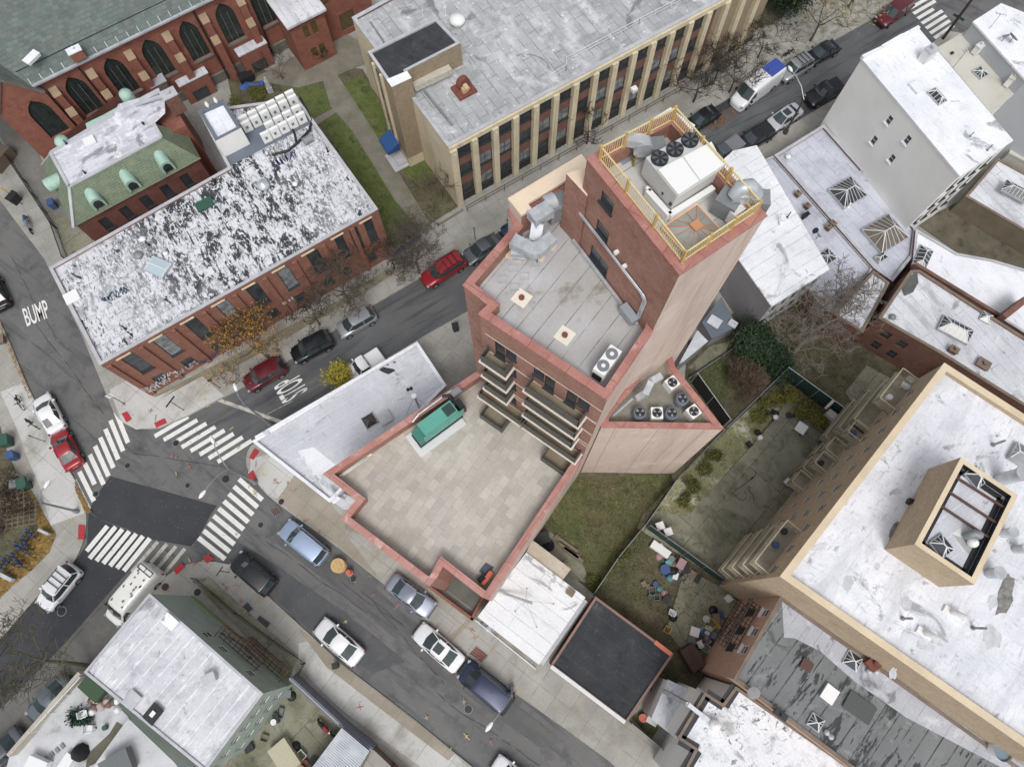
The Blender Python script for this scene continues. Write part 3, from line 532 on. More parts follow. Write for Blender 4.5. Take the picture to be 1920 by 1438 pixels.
# red kerb ramps
def pad(pts): sheet('ramp_pad', pts, KH+0.02, red_pad)
pad([(228, 775), (238, 771), (247, 786), (237, 792)]); pad([(289, 793), (308, 784), (313, 793), (293, 802)])
pad([(467, 858), (477, 840), (487, 846), (475, 862)]); pad([(464, 889), (474, 881), (483, 900), (473, 904)])
pad([(147, 984), (159, 984), (158, 1011), (146, 1011)]); pad([(325, 1068), (340, 1055), (348, 1062), (331, 1077)]); pad([(380, 1045), (392, 1040), (402, 1047), (388, 1056)])
for nm, m, spots in (('red', mark_red, [(390, 1040), (418, 1095), (424, 1103), (450, 1140), (452, 1127), (365, 1055), (520, 905), (480, 870), (540, 905), (553, 918), (598, 998), (575, 975), (516, 900), (322, 855), (885, 1180), (895, 1235), (930, 1192), (283, 770), (292, 783), (232, 757), (330, 858), (355, 875), (800, 1200), (675, 1325), (920, 1390), (700, 1115), (745, 1135)]),
                     ('yellow', mark_yel, [(380, 735), (385, 748), (390, 760), (434, 803), (467, 912), (478, 925), (490, 880), (495, 890), (355, 1050), (385, 1049), (135, 978), (958, 1268), (970, 1297), (845, 1405), (875, 1380), (648, 1165), (330, 888)]),
                     ('orange', mark_org, [(620, 982), (700, 1045), (686, 1035), (665, 1230), (890, 1195), (720, 1310), (800, 1345), (870, 1315), (1080, 1335), (925, 1215), (515, 1155), (443, 1097), (560, 965)])):
    mb = MB()
    for (x, y) in spots:
        c = P(x, y, KH+0.03); a = random.uniform(0, 3)
        for k in range(random.choice((1, 2, 2))):
            l = random.uniform(0.35, 0.9); t = a+k*1.57
            ps = []
            for j in range(10):
                th = j/10*2*math.pi; r1 = random.uniform(0.7, 1.1)
                u, v = math.cos(th)*l/2*r1, math.sin(th)*0.055*r1; ps.append(Vector((c.x+u*math.cos(t)-v*math.sin(t), c.y+u*math.sin(t)+v*math.cos(t), c.z+0.002*k)))
            mb.poly(ps)
    struct('spray_marks', mb, m)
# manholes and pit covers
def manhole(x, y, r, z=0.03, m=None, label='', name='manhole_cover'):
    c = P(x, y, z); mb = MB(); mb.cyl(c, r, 0.02, 20, 0); mb.tube([c+Vector((0, 0, 0.02)), c+Vector((0, 0, 0.03))], [r*0.8, r*0.8], 20, 1)
    return tag(mb.build(name, [m or steel_d, blackm]), label, 'manhole')
manhole(116, 1146, 0.42, label='round iron manhole in the dark patched roadway by the white crossover', m=grey_p)
manhole(310, 1100, 0.33, KH, rust, 'rusty brown round cover in the corner pavement near the white van')
manhole(370, 1110, 0.3, KH, blackm, 'black round cover in the pavement at the tip of the green house yard')
manhole(330, 831, 0.34, m=grey_p, label='grey round manhole between the crosswalk bars in front of the long brick building')
manhole(239, 873, 0.3, m=grey_p, label='round manhole in the middle of the intersection just above the dark patch')
manhole(423, 898, 0.32, m=blackm, label='black manhole between the two right hand crosswalks')
manhole(352, 910, 0.28, m=grey_p, label='pale grey manhole at the upper edge of the dark road patch')
manhole(528, 940, 0.3, KH, brown_m, 'brown round cover in the sidewalk beside the blue wagon')
manhole(489, 984, 0.3, m=grey_p, label='round manhole in the road behind the parked blue wagon')
manhole(878, 1329, 0.38, m=grey_p, label='round manhole in the road left of the navy van lamp arm')
manhole(180, 868+58, 0.3, m=grey_p, label='round cover at the foot of the left crosswalk')
def pit(pts, label, m=blackm):
    mb = MB(); q = PP(pts, KH+0.02); mb.poly(q)
    for i in range(len(q)): mb.bar(q[i], q[(i+1) % len(q)], 0.05, 0.04, 1)
    for k in (0.25, .5, .75): mb.bar(q[0].lerp(q[1], k), q[3].lerp(q[2], k), 0.02, 0.02, 1)
    tag(mb.build('pit_cover', [m, steel_d]), label, 'hatch')
pit([(454, 1137), (464, 1128), (475, 1141), (463, 1151)], 'smaller dark grated cover in the pavement beside the green house')
pit([(478, 1164), (487, 1153), (508, 1168), (498, 1180)], 'larger dark grated cover in the pavement beside the green house')
pit([(880, 1225), (893, 1211), (915, 1228), (903, 1242)], 'rusty brown sidewalk cellar plate near the navy van', rust)
pit([(805, 1170), (823, 1147), (853, 1170), (834, 1195)], 'weathered wooden plank tree pit cover beside the white saloon', wood)
pit([(506, 955), (520, 948), (528, 962), (514, 969)], 'dark tree pit square by the crosswalk and corner shop', brown_m)
# ============================================================ THE TOWER (apartment house in the middle)
def W3(t, z): return Vector((t[0], t[1], z))
ZT, ZM, ZTOP = 11.9, 27.3, 34.2
pA, pN, pB, pM0 = P(869, 534, ZM), P(916, 571, ZM), P(898, 588, ZM), P(1139, 748.5, ZM)
pM1 = P(1275, 514, ZTOP); pT2 = P(1437, 404, ZTOP); _q = P(1271, 200, 35.2); _cc = (P(1275, 514, ZTOP)+P(1437, 404, ZTOP)+P(1101, 296, ZTOP)+_q)/4; pT3 = _q+(_q-_cc).normalized()*0.5; pT0 = P(1101, 296, ZTOP)
pK1 = P(965, 423, ZM); pK0 = P(952, 372, 28.5); pE = P(1090, 289, 28.5)
APT = thing('apartment_building', 'tall brick and pink stucco apartment tower with stepped roofs and balconies over a paved terrace', 'building', (3, 12, 0))
def ringwall(poly, z, zroof, capw, wm, m_in, m_cap, m_roof, wmats, holes={}, zb=0.0, cop='coping', skip_cap=(), styles='plain', coph=0.1, roofinset=None):
    sg = 1 if area2(poly) > 0 else -1; n = len(poly)
    mb = MB(); mats = [wm, m_in]+[m for m in wmats.values() if m not in (wm, m_in)]
    mats = list(dict.fromkeys(mats))
    for i in range(n):
        A, B = poly[i], poly[(i+1) % n]; e = (V2(B)-V2(A)).normalized(); nr = Vector((e.y, -e.x))*sg
        H = holes.get(i, [])
        mb.wall(A, B, zb, z-coph, nr, [h[:4] for h in H], 0.16, mats.index(wmats.get(i, wm)))
        for h in H: window(APT, A, B, nr, h[:4], h[4] if len(h) > 4 else styles)
    inn = inset(poly, capw)
    for i in range(n):
        A, B = inn[i], inn[(i+1) % n]; L = (B-A).length
        mb.face([(A.x, A.y, zroof), (B.x, B.y, zroof), (B.x, B.y, z-coph), (A.x, A.y, z-coph)], mats.index(m_in), [(0, zroof), (L, zroof), (L, z), (0, z)])
    mb.build('wall', mats, APT)
    cp = MB(); o1 = inset(poly, -0.05); i1 = inset(poly, capw+0.03)
    for i in range(n):
        if i in skip_cap: continue
        j = (i+1) % n
        for zz in (z, z-coph): cp.face([(o1[i].x, o1[i].y, zz), (o1[j].x, o1[j].y, zz), (i1[j].x, i1[j].y, zz), (i1[i].x, i1[i].y, zz)])
        for o_ in (o1, i1): cp.face([(o_[i].x, o_[i].y, z-coph), (o_[j].x, o_[j].y, z-coph), (o_[j].x, o_[j].y, z), (o_[i].x, o_[i].y, z)])
    cp.build(cop, m_cap, APT)
    rf = MB(); rf.poly([(p.x, p.y, zroof) for p in inset(poly, capw*0.6)]); rf.build('roof', m_roof, APT)
# terrace block
terr = [P(x, y, ZT) for x, y in ((607, 888), (669, 937), (640, 972), (805, 1097), (818, 1082), (830, 1060), (905, 1119), (916, 1122))]
inw = (V2(pM1)-V2(pM0)).normalized()
perp = Vector((inw.y, -inw.x))*-0.04
terr += [W3(V2(pM0)+inw*0.6+perp, ZT), W3(V2(pB)+inw*0.8, ZT), W3(V2(pN)+Vector((0.35, 0.5)), ZT), W3(V2(P(905, 690, ZT)), ZT)]
ringwall(terr, ZT, 10.7, 0.42, brick_main, brick_main, cap_pink, pavers, {7: pink, 8: pink, 0: brick_mid}, {}, cop='coping')
# main block
mainp = [pA, pN, pB, pM0, W3(pM1, ZM), W3((8.6, 19.0), ZM), W3((6.1, 22.8), ZM), W3((pE.x+0.1, pE.y-0.05), ZM), W3(pK0, ZM), pK1]
mainp = [W3(p, ZM) for p in mainp]
fl = [22.2, 19.4, 16.6, 13.3, 10.7]
facH = []
for k, z0 in enumerate(fl):
    zc = z0+2.55
    for (a, b, door) in ((1.0, 1.75, 1), (1.8, 2.6, 0), (3.85, 4.62, 0), (4.68, 5.4, 1), (6.25, 6.98, 1), (7.03, 7.85, 0)):
        facH.append((a, b, z0+0.15 if door else z0+1.35, zc, 'plain'))
ringwall(mainp, ZM, 26.2, 0.42, brick_main, brick_main, cap_red, roof_main, {3: pink, 0: brick_main, 9: pink, 8: pink, 4: pink}, {2: facH})
# floor strings and thin cream joints on the balcony front
mb = MB(); dF = (V2(pM0)-V2(pB)); LF = dF.length; dF = dF/LF; nF = Vector((dF.y, -dF.x))
if nF.dot(Vector((-1, -1))) < 0: nF = -nF
def fp(u, z, o=0.0): q = V2(pB)+dF*u+nF*o; return Vector((q.x, q.y, z))
for z0 in fl[:-1]:
    mb.bar(fp(0.3, z0+2.62, 0.01), fp(LF-0.02, z0+2.62, 0.01), 0.03, 0.05); mb.bar(fp(0.1, z0-0.1, 0.01), fp(LF-0.02, z0-0.1, 0.01), 0.03, 0.05)
mb.build('joint_strip', balc, APT)
def balcony(u0, u1, z, dep=0.95, rail=1.05, slab=True):
    s_ = MB(); rz = math.atan2(dF.y, dF.x); c = fp((u0+u1)/2, z-0.09, dep/2)
    if slab: s_.box(c, (u1-u0+0.12, dep+0.06, 0.18), rz)
    s_.box(fp((u0+u1)/2, z+0.012, dep/2), (u1-u0-0.1, dep-0.1, 0.02), rz, 1)
    o = s_.build('balcony', [balc, balc_f], APT)
    r_ = MB(); d = dep-0.08
    cs = [fp(u0+0.1, z, 0.03), fp(u0+0.1, z, d), fp(u1-0.1, z, d), fp(u1-0.1, z, 0.03)]
    up = Vector((0, 0, 1))
    for a, b in zip(cs[:-1], cs[1:]):
        r_.bar(a+up*(rail-0.02), b+up*(rail-0.02), 0.07, 0.05, 0); r_.bar(a+up*0.12, b+up*0.12, 0.04, 0.05, 0)
        L = (b-a).length; k = max(1, int(L/0.12))
        for i in range(k+1):
            p_ = a.lerp(b, i/k); r_.bar(p_+up*0.05, p_+up*rail, 0.02 if i % 8 else 0.06)
        m_ = a.lerp(b, 0.5)+up*(rail*0.5); r_.bar(a+up*rail*0.5, b+up*rail*0.5, 0.012, rail*0.8, 0)
    r_.build('railing', balc_r, o)
for z0 in fl[:3]: balcony(0.42, 2.45, z0)
for z0 in fl[:3]: balcony(3.78, 7.88, z0)
balcony(-0.28, 3.68, fl[3]); balcony(3.72, 8.5, fl[3])
balcony(0.25, 2.5, 10.73, 1.7, 1.0, False); balcony(6.0, 8.35, 10.73, 1.7, 1.0, False)
# the wide cream screen wall on the street side of the main roof
k0, e0, k1 = V2(pK0), V2(pE), V2(pK1)
dd = (e0-k0).normalized(); nn = Vector((dd.y, -dd.x))
mb = MB(); scr = [W3(k0, 0), W3(e0, 0), W3(e0+nn*0.95, 0), W3(k0+nn*0.95+dd*0.75, 0), W3(k0+nn*1.35+dd*0.75, 0), W3(k0+nn*1.35, 0)]
zz = 28.5
mb.poly([(p.x, p.y, zz) for p in scr])
for i in range(len(scr)):
    a, b = scr[i], scr[(i+1) % len(scr)]
    for (z0, z1, mi) in ((zz-0.22, zz, 0), ): mb.face([(a.x, a.y, z0), (b.x, b.y, z0), (b.x, b.y, z1), (a.x, a.y, z1)], mi)
scr2 = inset(scr, 0.06)
mb2 = MB()
for i in range(len(scr2)):
    a, b = scr2[i], scr2[(i+1) % len(scr2)]; L = (b-a).length
    mb2.face([(a.x, a.y, ZM-1.1), (b.x, b.y, ZM-1.1), (b.x, b.y, zz-0.22), (a.x, a.y, zz-0.22)], 0 if i in (2, 3, 4) else 1, [(0, 0), (L, 0), (L, 2.3), (0, 2.3)])
mb2.build('screen_wall', [brick_main, pink], APT); mb.build('screen_coping', cap_cream, APT)
mb = MB(); a = W3(k0+nn*1.0+dd*0.8, 27.95); b = W3(e0+nn*1.0, 27.95); mb.bar(a, b, 0.35, 0.1); mb.build('coping', cap_red, APT)
# upper tower
towp = [pM1, pT2, W3(pT3, ZTOP), pT0]; towp = [W3(p, ZTOP) for p in towp]
tL = (V2(pT0)-V2(pM1)).length
def fromT0(u0, u1, z0, z1): return (u0, u1, z0, z1)
ringwall(towp, ZTOP, 33.1, 0.5, brick_main, brick_main, cap_red, roof_pent, {0: pink, 1: pink, 2: pink}, {3: [fromT0(1.45, 2.5, 32.35, 33.3), fromT0(1.55, 2.65, 29.6, 30.75), fromT0(1.5, 3.2, 26.5, 27.9)]})
# lower wedge with its triangular cream ledge
tri = [W3((2.72, 22.35), 0), W3((3.7, 22.75), 0), W3((3.80, 20.95), 0)]
mb = MB(); zt = 31.6
mb.poly([(p.x, p.y, zt) for p in tri]); mb.build('ledge', cap_cream, APT)
mb = MB()
for i in range(3):
    a, b = tri[i], tri[(i+1) % 3]; L = (b-a).length; mb.face([(a.x, a.y, 26.1), (b.x, b.y, 26.1), (b.x, b.y, zt), (a.x, a.y, zt)], 0, [(0, 26), (L, 26), (L, zt), (0, zt)])
mb.build('wall', brick_main, APT)
# annex wedge with the condensers
ZA = 16.5
ann = [P(1137, 800, ZA), P(1356, 803.5, ZA), P(1263, 690, ZA), P(1200, 715, ZA)]
ann = [P(1356, 803.5, ZA), W3(V2(P(1265, 688, ZA)), ZA), W3((10.9, 18.9), ZA), W3((9.3, 17.0), ZA), W3((6.2, 13.4), ZA), P(1128, 800, ZA)]
ringwall(ann, ZA, 15.5, 0.36, pink, pink, cap_red, mat('roof_annex', S(150, 146, 132), S(128, 124, 110), 0.5, stains=[(S(100, 96, 80), 0.8, 0.55, 0.75)], fine=0.12), {}, {})
# wall joints on the annex
mb = MB(); a0, a1 = ann[5], ann[0]; de = (V2(a1)-V2(a0)).normalized(); ne = Vector((de.y, -de.x)); ne = ne if ne.y < 0 else -ne
for u in (1.0, 4.0, 7.2): mb.box(W3(V2(a0)+de*u+ne*0.004, 8.1), (0.03, 0.012, 16.2), math.atan2(de.y, de.x))
mb.build('wall_joint', plain('joint_grey', S(150, 128, 116)), APT)
# skylight frame on the penthouse roof, ridge lines
tw_ang = math.degrees(math.atan2(towp[1].y-towp[0].y, towp[1].x-towp[0].x))
ce = P(1302, 432, 33.5); mb = MB(); mb.box((ce.x, ce.y, 33.25), (2.3, 2.2, 0.3), R(tw_ang)); sk = mb.build('skylight', cap_cream, APT)
g = MB(); cs, sn = math.cos(R(tw_ang)), math.sin(R(tw_ang))
def lq(u, v, z): return Vector((ce.x+u*cs-v*sn, ce.y+u*sn+v*cs, z))
apex = lq(0, 0, 33.95); f = MB()
cr = [lq(-1.05, -1.0, 33.42), lq(1.05, -1.0, 33.42), lq(1.05, 1.0, 33.42), lq(-1.05, 1.0, 33.42)]
for i in range(4):
    g.face([cr[i], cr[(i+1) % 4], apex]); f.bar(cr[i], cr[(i+1) % 4], 0.06); f.bar(cr[i]+Vector((0, 0, .02)), apex+Vector((0, 0, .02)), 0.05)
    for k in (0.33, 0.67): f.bar(cr[i].lerp(cr[(i+1) % 4], k)+Vector((0, 0, .02)), apex+Vector((0, 0, .02)), 0.035)
f.box(apex, (0.5, 0.5, 0.08), R(tw_ang))
g.build('pane', mat('frosted_glass', S(168, 172, 166), S(150, 156, 150), 1.0, fine=0, rough=0.3), sk); f.build('frame', plain('copper_orange', S(206, 140, 96), 0.5), sk)
mb = MB(); c2 = P(1176, 285, 33.15); mb.box((c2.x, c2.y, 33.13), (1.3, 1.0, 0.05), R(tw_ang)); mb.build('roof_patch', plain('roof_patch_blue', S(140, 146, 164), 0.6, fine=0.1), APT)
# yellow railing round the penthouse roof
RL = thing('roof_railing', 'yellow baluster railing round the top roof of the tall tower', 'railing', (pM1.x, pM1.y, ZTOP))
rp = inset(towp, 0.42)
for i in range(4):
    a, b = rp[i], rp[(i+1) % 4]; up = Vector((0, 0, 1)); rb = MB(); L = (b-a).length; k = int(L/0.14)
    rb.bar(a+up*1.0, b+up*1.0, 0.07, 0.05); rb.bar(a+up*0.12, b+up*0.12, 0.06, 0.06)
    for j in range(k+1): p_ = a.lerp(b, j/k); rb.bar(p_+up*0.05, p_+up*1.0, 0.03)
    rb.build('rail_panel', ylw, RL)
    for j in range(3):
        pb = MB(); p_ = a.lerp(b, j/3); pb.bar(p_, p_+up*1.1, 0.13); pb.build('post', ylw_d, RL)
# garage ramp in front, steps
STP = thing('stair', 'brown stair with pale nosings going down beside the dark ramp of the tower', 'stairs', P(828, 1080, 0))
ra = [P(x, y, 0.2) for x, y in ((808, 1093), (836, 1060), (905, 1118), (883, 1150))]
mb = MB()
s0, s1, s2, s3 = P(806, 1098, 2.5), P(834, 1062, 2.5), P(852, 1077, 1.0), P(836, 1108, 1.0)
for i in range(8):
    t0, t1 = i/8, (i+1)/8; z0 = 2.6-i*0.28
    a, b, c_, d_ = s0.lerp(s3, t0), s1.lerp(s2, t0), s1.lerp(s2, t1), s0.lerp(s3, t1)
    q = [W3(v, z0) for v in (a, b, c_, d_)]; mb.face(q, 0); mb.face([W3(d_, z0), W3(c_, z0), W3(c_, z0-0.28), W3(d_, z0-0.28)], 0)
    if i % 3 == 0: mb.bar(W3(a, z0+0.02), W3(b, z0+0.02), 0.05, 0.03, 1)
mb.build('steps', [deck, frame_white], STP)
sheet('ramp', [(838, 1106), (854, 1077), (908, 1120), (888, 1143)], 0.35, mat('ramp_grey', S(112, 112, 104), S(98, 98, 92), 0.8, fine=0.12))
fw = MB()
for a, b in (((805, 1100), (885, 1160)), ((885, 1160), (905, 1122))):
    a, b = P(a[0], a[1], 0.9), P(b[0], b[1], 0.9); d_ = (b-a).normalized(); c_ = (a+b)/2; fw.box((c_.x, c_.y, 0.5), ((b-a).length+0.2, 0.25, 1.0), math.atan2(d_.y, d_.x))
tag(fw.build('low_wall', brick_mid), 'low reddish brick wall edging the sunken ramp on the sidewalk', 'wall')
# ============================================================ OTHER BUILDINGS
# --- long brick building with the peeled roof
def brkH(L):
    H = []
    for i, c in enumerate((1.95, 4.85, 7.8, 10.8, 13.7, 16.7, 19.7)):
        H.append((c-0.55, c+0.6, 4.2, 7.85, 'blind' if i % 2 else 'plain'))
        H.append((c-0.5, c+0.55, 1.5, 2.7, 'plain'))
    for c in (22.4, 23.9, 25.4): H.append((c-0.42, c+0.42, 4.3, 8.0, 'plain'))
    for c in (21.8, 24.6): H.append((c-0.4, c+0.4, 1.5, 2.7, 'plain'))
    return H
LB, q = building('long_brick_building', 'long two storey brick building under a black and white peeled roof', [(92, 502), (187, 684), (708, 392), (557, 184), (372, 208), (428, 314)], 8.7, brick_mid, roof_bw, cap_grey, 0.22, 0.25, holes={1: brkH}, style='plain')
mb = MB(); A, B = q[1], q[2]; e = (V2(B)-V2(A)).normalized(); nr = Vector((e.y, -e.x)); Lq = (V2(B)-V2(A)).length
for i in range(10):
    u = 0.35+i*2.93
    if u < Lq-0.2: mb.box(W3(V2(A)+e*u+nr*0.09, 4.0), (0.42, 0.2, 8.0), math.atan2(e.y, e.x))
mb.build('pilaster', brick_mid, LB)
for i in range(9):
    mb = MB(); mb.box(W3(V2(A)+e*(1.8+i*2.93)+nr*0.1, 8.2), (1.3, 0.12, 0.1), math.atan2(e.y, e.x)); mb.build('stone_tab', cap_tan, LB)
def tagstroke(mb, f, w_, h_, n, mi, th):
    for k in range(n):
        x0 = -w_/2+w_*(k+.5)/n; lw = w_/n*.5; pts = [(x0+random.uniform(-1, 1)*lw, random.choice((-.5, -.1, .3, .5))*h_*random.uniform(.7, 1)) for j in range(5)]; pts.append(pts[0] if random.random() < .6 else (x0+lw, -h_*.4))
        for j in range(5):
            p0, p1 = pts[j], pts[j+1]; pm = ((p0[0]+p1[0])/2+random.uniform(-.3, .3)*lw, (p0[1]+p1[1])/2+random.uniform(-.15, .15)*h_); mb.bar(f(*p0), f(*pm), th, .02, mi); mb.bar(f(*pm), f(*p1), th, .02, mi)
gpale, gblue = plain('graffiti_pale', S(206, 200, 214)), plain('graffiti_blue', S(60, 70, 140))
for (u, zc, w_, h_, m_) in ((1.5, 1.3, 2.4, 1.0, white_p), (4.2, 1.5, 2.4, 0.9, gpale), (6.4, 1.0, 2.2, 0.8, gblue), (15.5, 2.9, 1.3, 0.5, white_p), (0.9, 2.0, 1.6, .7, gpale), (2.6, 2.2, 1.8, .6, white_p)):
    random.seed(int(u*10)); mb = MB(); ph = MB()
    tagstroke(mb, lambda x, y: W3(V2(A)+e*(u+x)+nr*0.205, zc+y), w_, h_, int(w_/.3), 0, .05); mb.build('graffiti', m_, LB)
for (x, y, m_, sx) in ((532, 299, plain('graffiti_violet', S(86, 88, 150)), 2.6), (216, 553, plain('graffiti_teal', S(58, 84, 104)), 2.4)):
    c = P(x, y, 8.47); random.seed(x); mb = MB()
    tagstroke(mb, lambda u, v: Vector((c.x+math.cos(R(AB))*u-math.sin(R(AB))*v, c.y+math.sin(R(AB))*u+math.cos(R(AB))*v, 8.47)), sx, .85, 6, 0, .08); mb.build('roof_graffiti', m_, LB)
# slate-blue mechanical deck and lift house
mb = MB(); mb.poly(PP([(374, 212), (421, 190), (452, 242), (557, 190), (588, 230), (430, 312)], 8.5)); mb.build('mechanical_deck', roof_blue, LB)
lh = [P(x, y, 10.8) for x, y in ((371, 208), (419, 187), (452, 240), (404, 265))]
mb = MB()
for i in range(4):
    a, b = lh[i], lh[(i+1) % 4]; L = (b-a).length; mb.face([W3(a, 8.4), W3(b, 8.4), W3(b, 10.8), W3(a, 10.8)], 0, [(0, 0), (L, 0), (L, 2.4), (0, 2.4)])
i2 = inset(lh, 0.3)
for i in range(4):
    j = (i+1) % 4; mb.face([W3(lh[i], 10.8), W3(lh[j], 10.8), W3(i2[j], 10.8), W3(i2[i], 10.8)], 1); mb.face([W3(i2[i], 10.8), W3(i2[j], 10.8), W3(i2[j], 10.5), W3(i2[i], 10.5)], 1)
mb.poly([W3(p, 10.5) for p in i2], 2); mb.build('lift_house', [grey_st, roof_blue, roof_white], LB)
for (x, y) in ((393, 205), (409, 197)): mushroom(LB, x, y, 10.5, 0.16, 1.0)
skylight(LB, 299, 503, 8.45, 1.5, 1.9, AB-57, 0.3, 0.06, 0.9, 0, gl=mat('skylight_pale', S(176, 196, 206), rough=0.2)); hatch(LB, 134, 557, 8.45, 1.1, 1.2, AB, 0.25)
hatch(LB, 383, 383, 8.45, 1.0, 1.6, AB, 0.2, green_p); mushroom(LB, 497, 353, 8.45, 0.55, 0.9, steel); mushroom(LB, 270, 451, 8.45, 0.28, 0.5); mushroom(LB, 313, 478, 8.45, 0.22, 0.5); mushroom(LB, 261, 481, 8.45, 0.4, 0.5, steel_d); mushroom(LB, 554, 347, 8.45, 0.25, 0.35)
for (x, y) in ((446, 324), (404, 343), (236, 617), (247, 628), (280, 460), (615, 285), (430, 350)): pipe(LB, x, y, 8.45, 0.7, 0.06, blackm)
hatch(LB, 577, 262, 8.45, 0.8, 1.0, AB, 0.25, glass_blind)
# --- school
def schH(L):
    H = []; n = int((L-0.4)/2.27)
    for i in range(n):
        u = 0.72+i*2.27
        if u+1.55 > L-0.2: break
        for (a, b, s_) in ((7.35, 8.85, 'plain'), (4.35, 5.95, 'blind' if i % 3 != 0 else 'plain'), (1.25, 2.8, 'blind' if i % 2 else 'plain')): H.append((u, u+1.55, a, b, s_))
    return H
SB, q = building('school_building', 'long three storey school with cream piers, brown spandrels and a worn grey roof', [(660, 33), (840, 275), (1350, 0.5), (1465, -61), (1270, -300)], 9.6, brick_brown, roof_school, cap_grey, 0.3, 0.28, holes={1: schH}, wmats={0: cream, 2: brick_taupe})
mb = MB()
A, B = q[1], P(1465, -61, 9.6); e = (V2(B)-V2(A)).normalized(); nr = Vector((e.y, -e.x)); Lq = (V2(B)-V2(A)).length; rz = math.atan2(e.y, e.x)
i = 0; u = 0.32
while u < Lq-0.2:
    c = W3(V2(A)+e*u+nr*0.22, 4.55); mb.box(c, (0.62 if i else 0.7, 0.45, 9.1), rz); mb.box(W3(V2(A)+e*(u+0.05)+nr*0.47, 4.3), (0.16, 0.06, 8.6), rz); u += 2.27; i += 1
mb.box(W3(V2(A)+e*(Lq/2)+nr*0.12, 9.2), (Lq, 0.24, 0.55), rz)
mb.build('pier', cream, SB)
mb = MB(); mb.box(W3(V2(A)+e*(Lq/2)+nr*0.03, 0.45), (Lq, 0.08, 0.9), rz); mb.build('basement_band', blackm, SB)
mb = MB(); u = 0.5; up = Vector((0, 0, 1))
while u < Lq-3: 
    a_, b_ = W3(V2(A)+e*u+nr*1.35, KH), W3(V2(A)+e*(u+2.2)+nr*1.35, KH); mb.bar(a_+up*1.0, b_+up*1.0, 0.05); mb.bar(a_+up*0.5, b_+up*0.5, 0.04); mb.bar(a_, a_+up, 0.06); u += 2.27
tag(mb.build('area_railing', brown_m), 'low brown railing along the foot of the long school facade', 'railing')
# stair tower of the school
st_px = [(689, 97.6), (734.4, 164.4), (772, 147), (763.5, 133), (863.7, 81.4), (818, 34)]
sp = [P(x, y, 12.0) for x, y in st_px]
mb = MB(); n = len(sp)
for i in range(n):
    a, b = sp[i], sp[(i+1) % n]; L = (b-a).length; lo = 1.6 if i < 3 else 9.0
    if i < 3: mb.face([W3(a, 0), W3(b, 0), W3(b, 1.6), W3(a, 1.6)], 1, [(0, 0), (L, 0), (L, 2), (0, 2)])
    mb.face([W3(a, lo), W3(b, lo), W3(b, 12), W3(a, 12)], 0, [(0, lo), (L, lo), (L, 12), (0, 12)])
mb.build('stair_tower', [brick_taupe, cream], SB)
rp4 = [sp[0], sp[0].lerp(sp[1], 0.0), sp[1], sp[2], sp[3], sp[4], sp[5]]
i2 = inset(sp, 0.28); mb = MB()
for i in range(n):
    j = (i+1) % n; mb.face([W3(sp[i], 12.02), W3(sp[j], 12.02), W3(i2[j], 12.02), W3(i2[i], 12.02)]); mb.face([W3(i2[i], 12.02), W3(i2[j], 12.02), W3(i2[j], 11.8), W3(i2[i], 11.8)])
mb.build('tower_coping', cap_grey, SB)
mb = MB(); mb.poly([W3(p, 11.85) for p in i2]); mb.build('tower_roof', roof_black, SB)
mb = MB(); a, b = sp[1], sp[2]; dn = (V2(sp[0])-V2(sp[1])).normalized(); mb.poly([W3(V2(sp[1]), 12.03), W3(V2(sp[2]), 12.03), W3(V2(sp[2])+dn*0.9, 12.03), W3(V2(sp[1])+dn*1.0, 12.03)]); mb.build('tower_coping', roof_white, SB)
# stair tower window strip
A, B = sp[0], sp[1]; e = (V2(B)-V2(A)).normalized(); nr = Vector((e.y, -e.x)); nr = nr if nr.x < 0 else -nr
mb = MB(); 
for k, (z0, z1, mi) in enumerate(((9.0, 11.2, 1), (7.4, 9.0, 0), (5.6, 7.4, 1), (4.2, 5.6, 0), (2.6, 4.2, 1))): mb.box(W3(V2(A)+e*1.9+nr*0.03, (z0+z1)/2), (1.1, 0.1, z1-z0), math.atan2(e.y, e.x), mi)
for u in (1.15, 2.65): mb.box(W3(V2(A)+e*u+nr*0.1, 6.6), (0.3, 0.24, 10.2), math.atan2(e.y, e.x), 2)
mb.build('window_strip', [brick_brown, glass, cream], SB)
aw = MB(); c = P(737, 262, 2.6); rz0 = math.atan2(e.y, e.x)
def lp(u, v, z): return Vector((c.x+u*math.cos(rz0)-v*math.sin(rz0), c.y+u*math.sin(rz0)+v*math.cos(rz0), z))
aw.idx([lp(-1, 0.2, 3.0), lp(1, 0.2, 3.0), lp(1, -1.2, 2.3), lp(-1, -1.2, 2.3), lp(1, -1.2, 2.0), lp(-1, -1.2, 2.0), lp(1, 0.2, 2.0), lp(-1, 0.2, 2.0)], [(0, 1, 2, 3), (3, 2, 4, 5), (1, 2, 4, 6), (0, 3, 5, 7)], 0, False)
aw.build('awning', blue_aw, SB)
mb = MB(); c = P(752, 292, 0.3); mb.box((c.x, c.y, 0.3), (2.2, 1.7, 0.45), rz0); mb.box((c.x-0.3, c.y-0.5, 0.18), (2.4, 1.9, 0.2), rz0); mb.build('stoop', cap_grey, SB)
mushroom(SB, 858, 46, 9.35, 0.75, 1.0, steel_w); pipe(SB, 836, 30, 9.35, 1.0, 0.05, steel_w, capr=0.1)
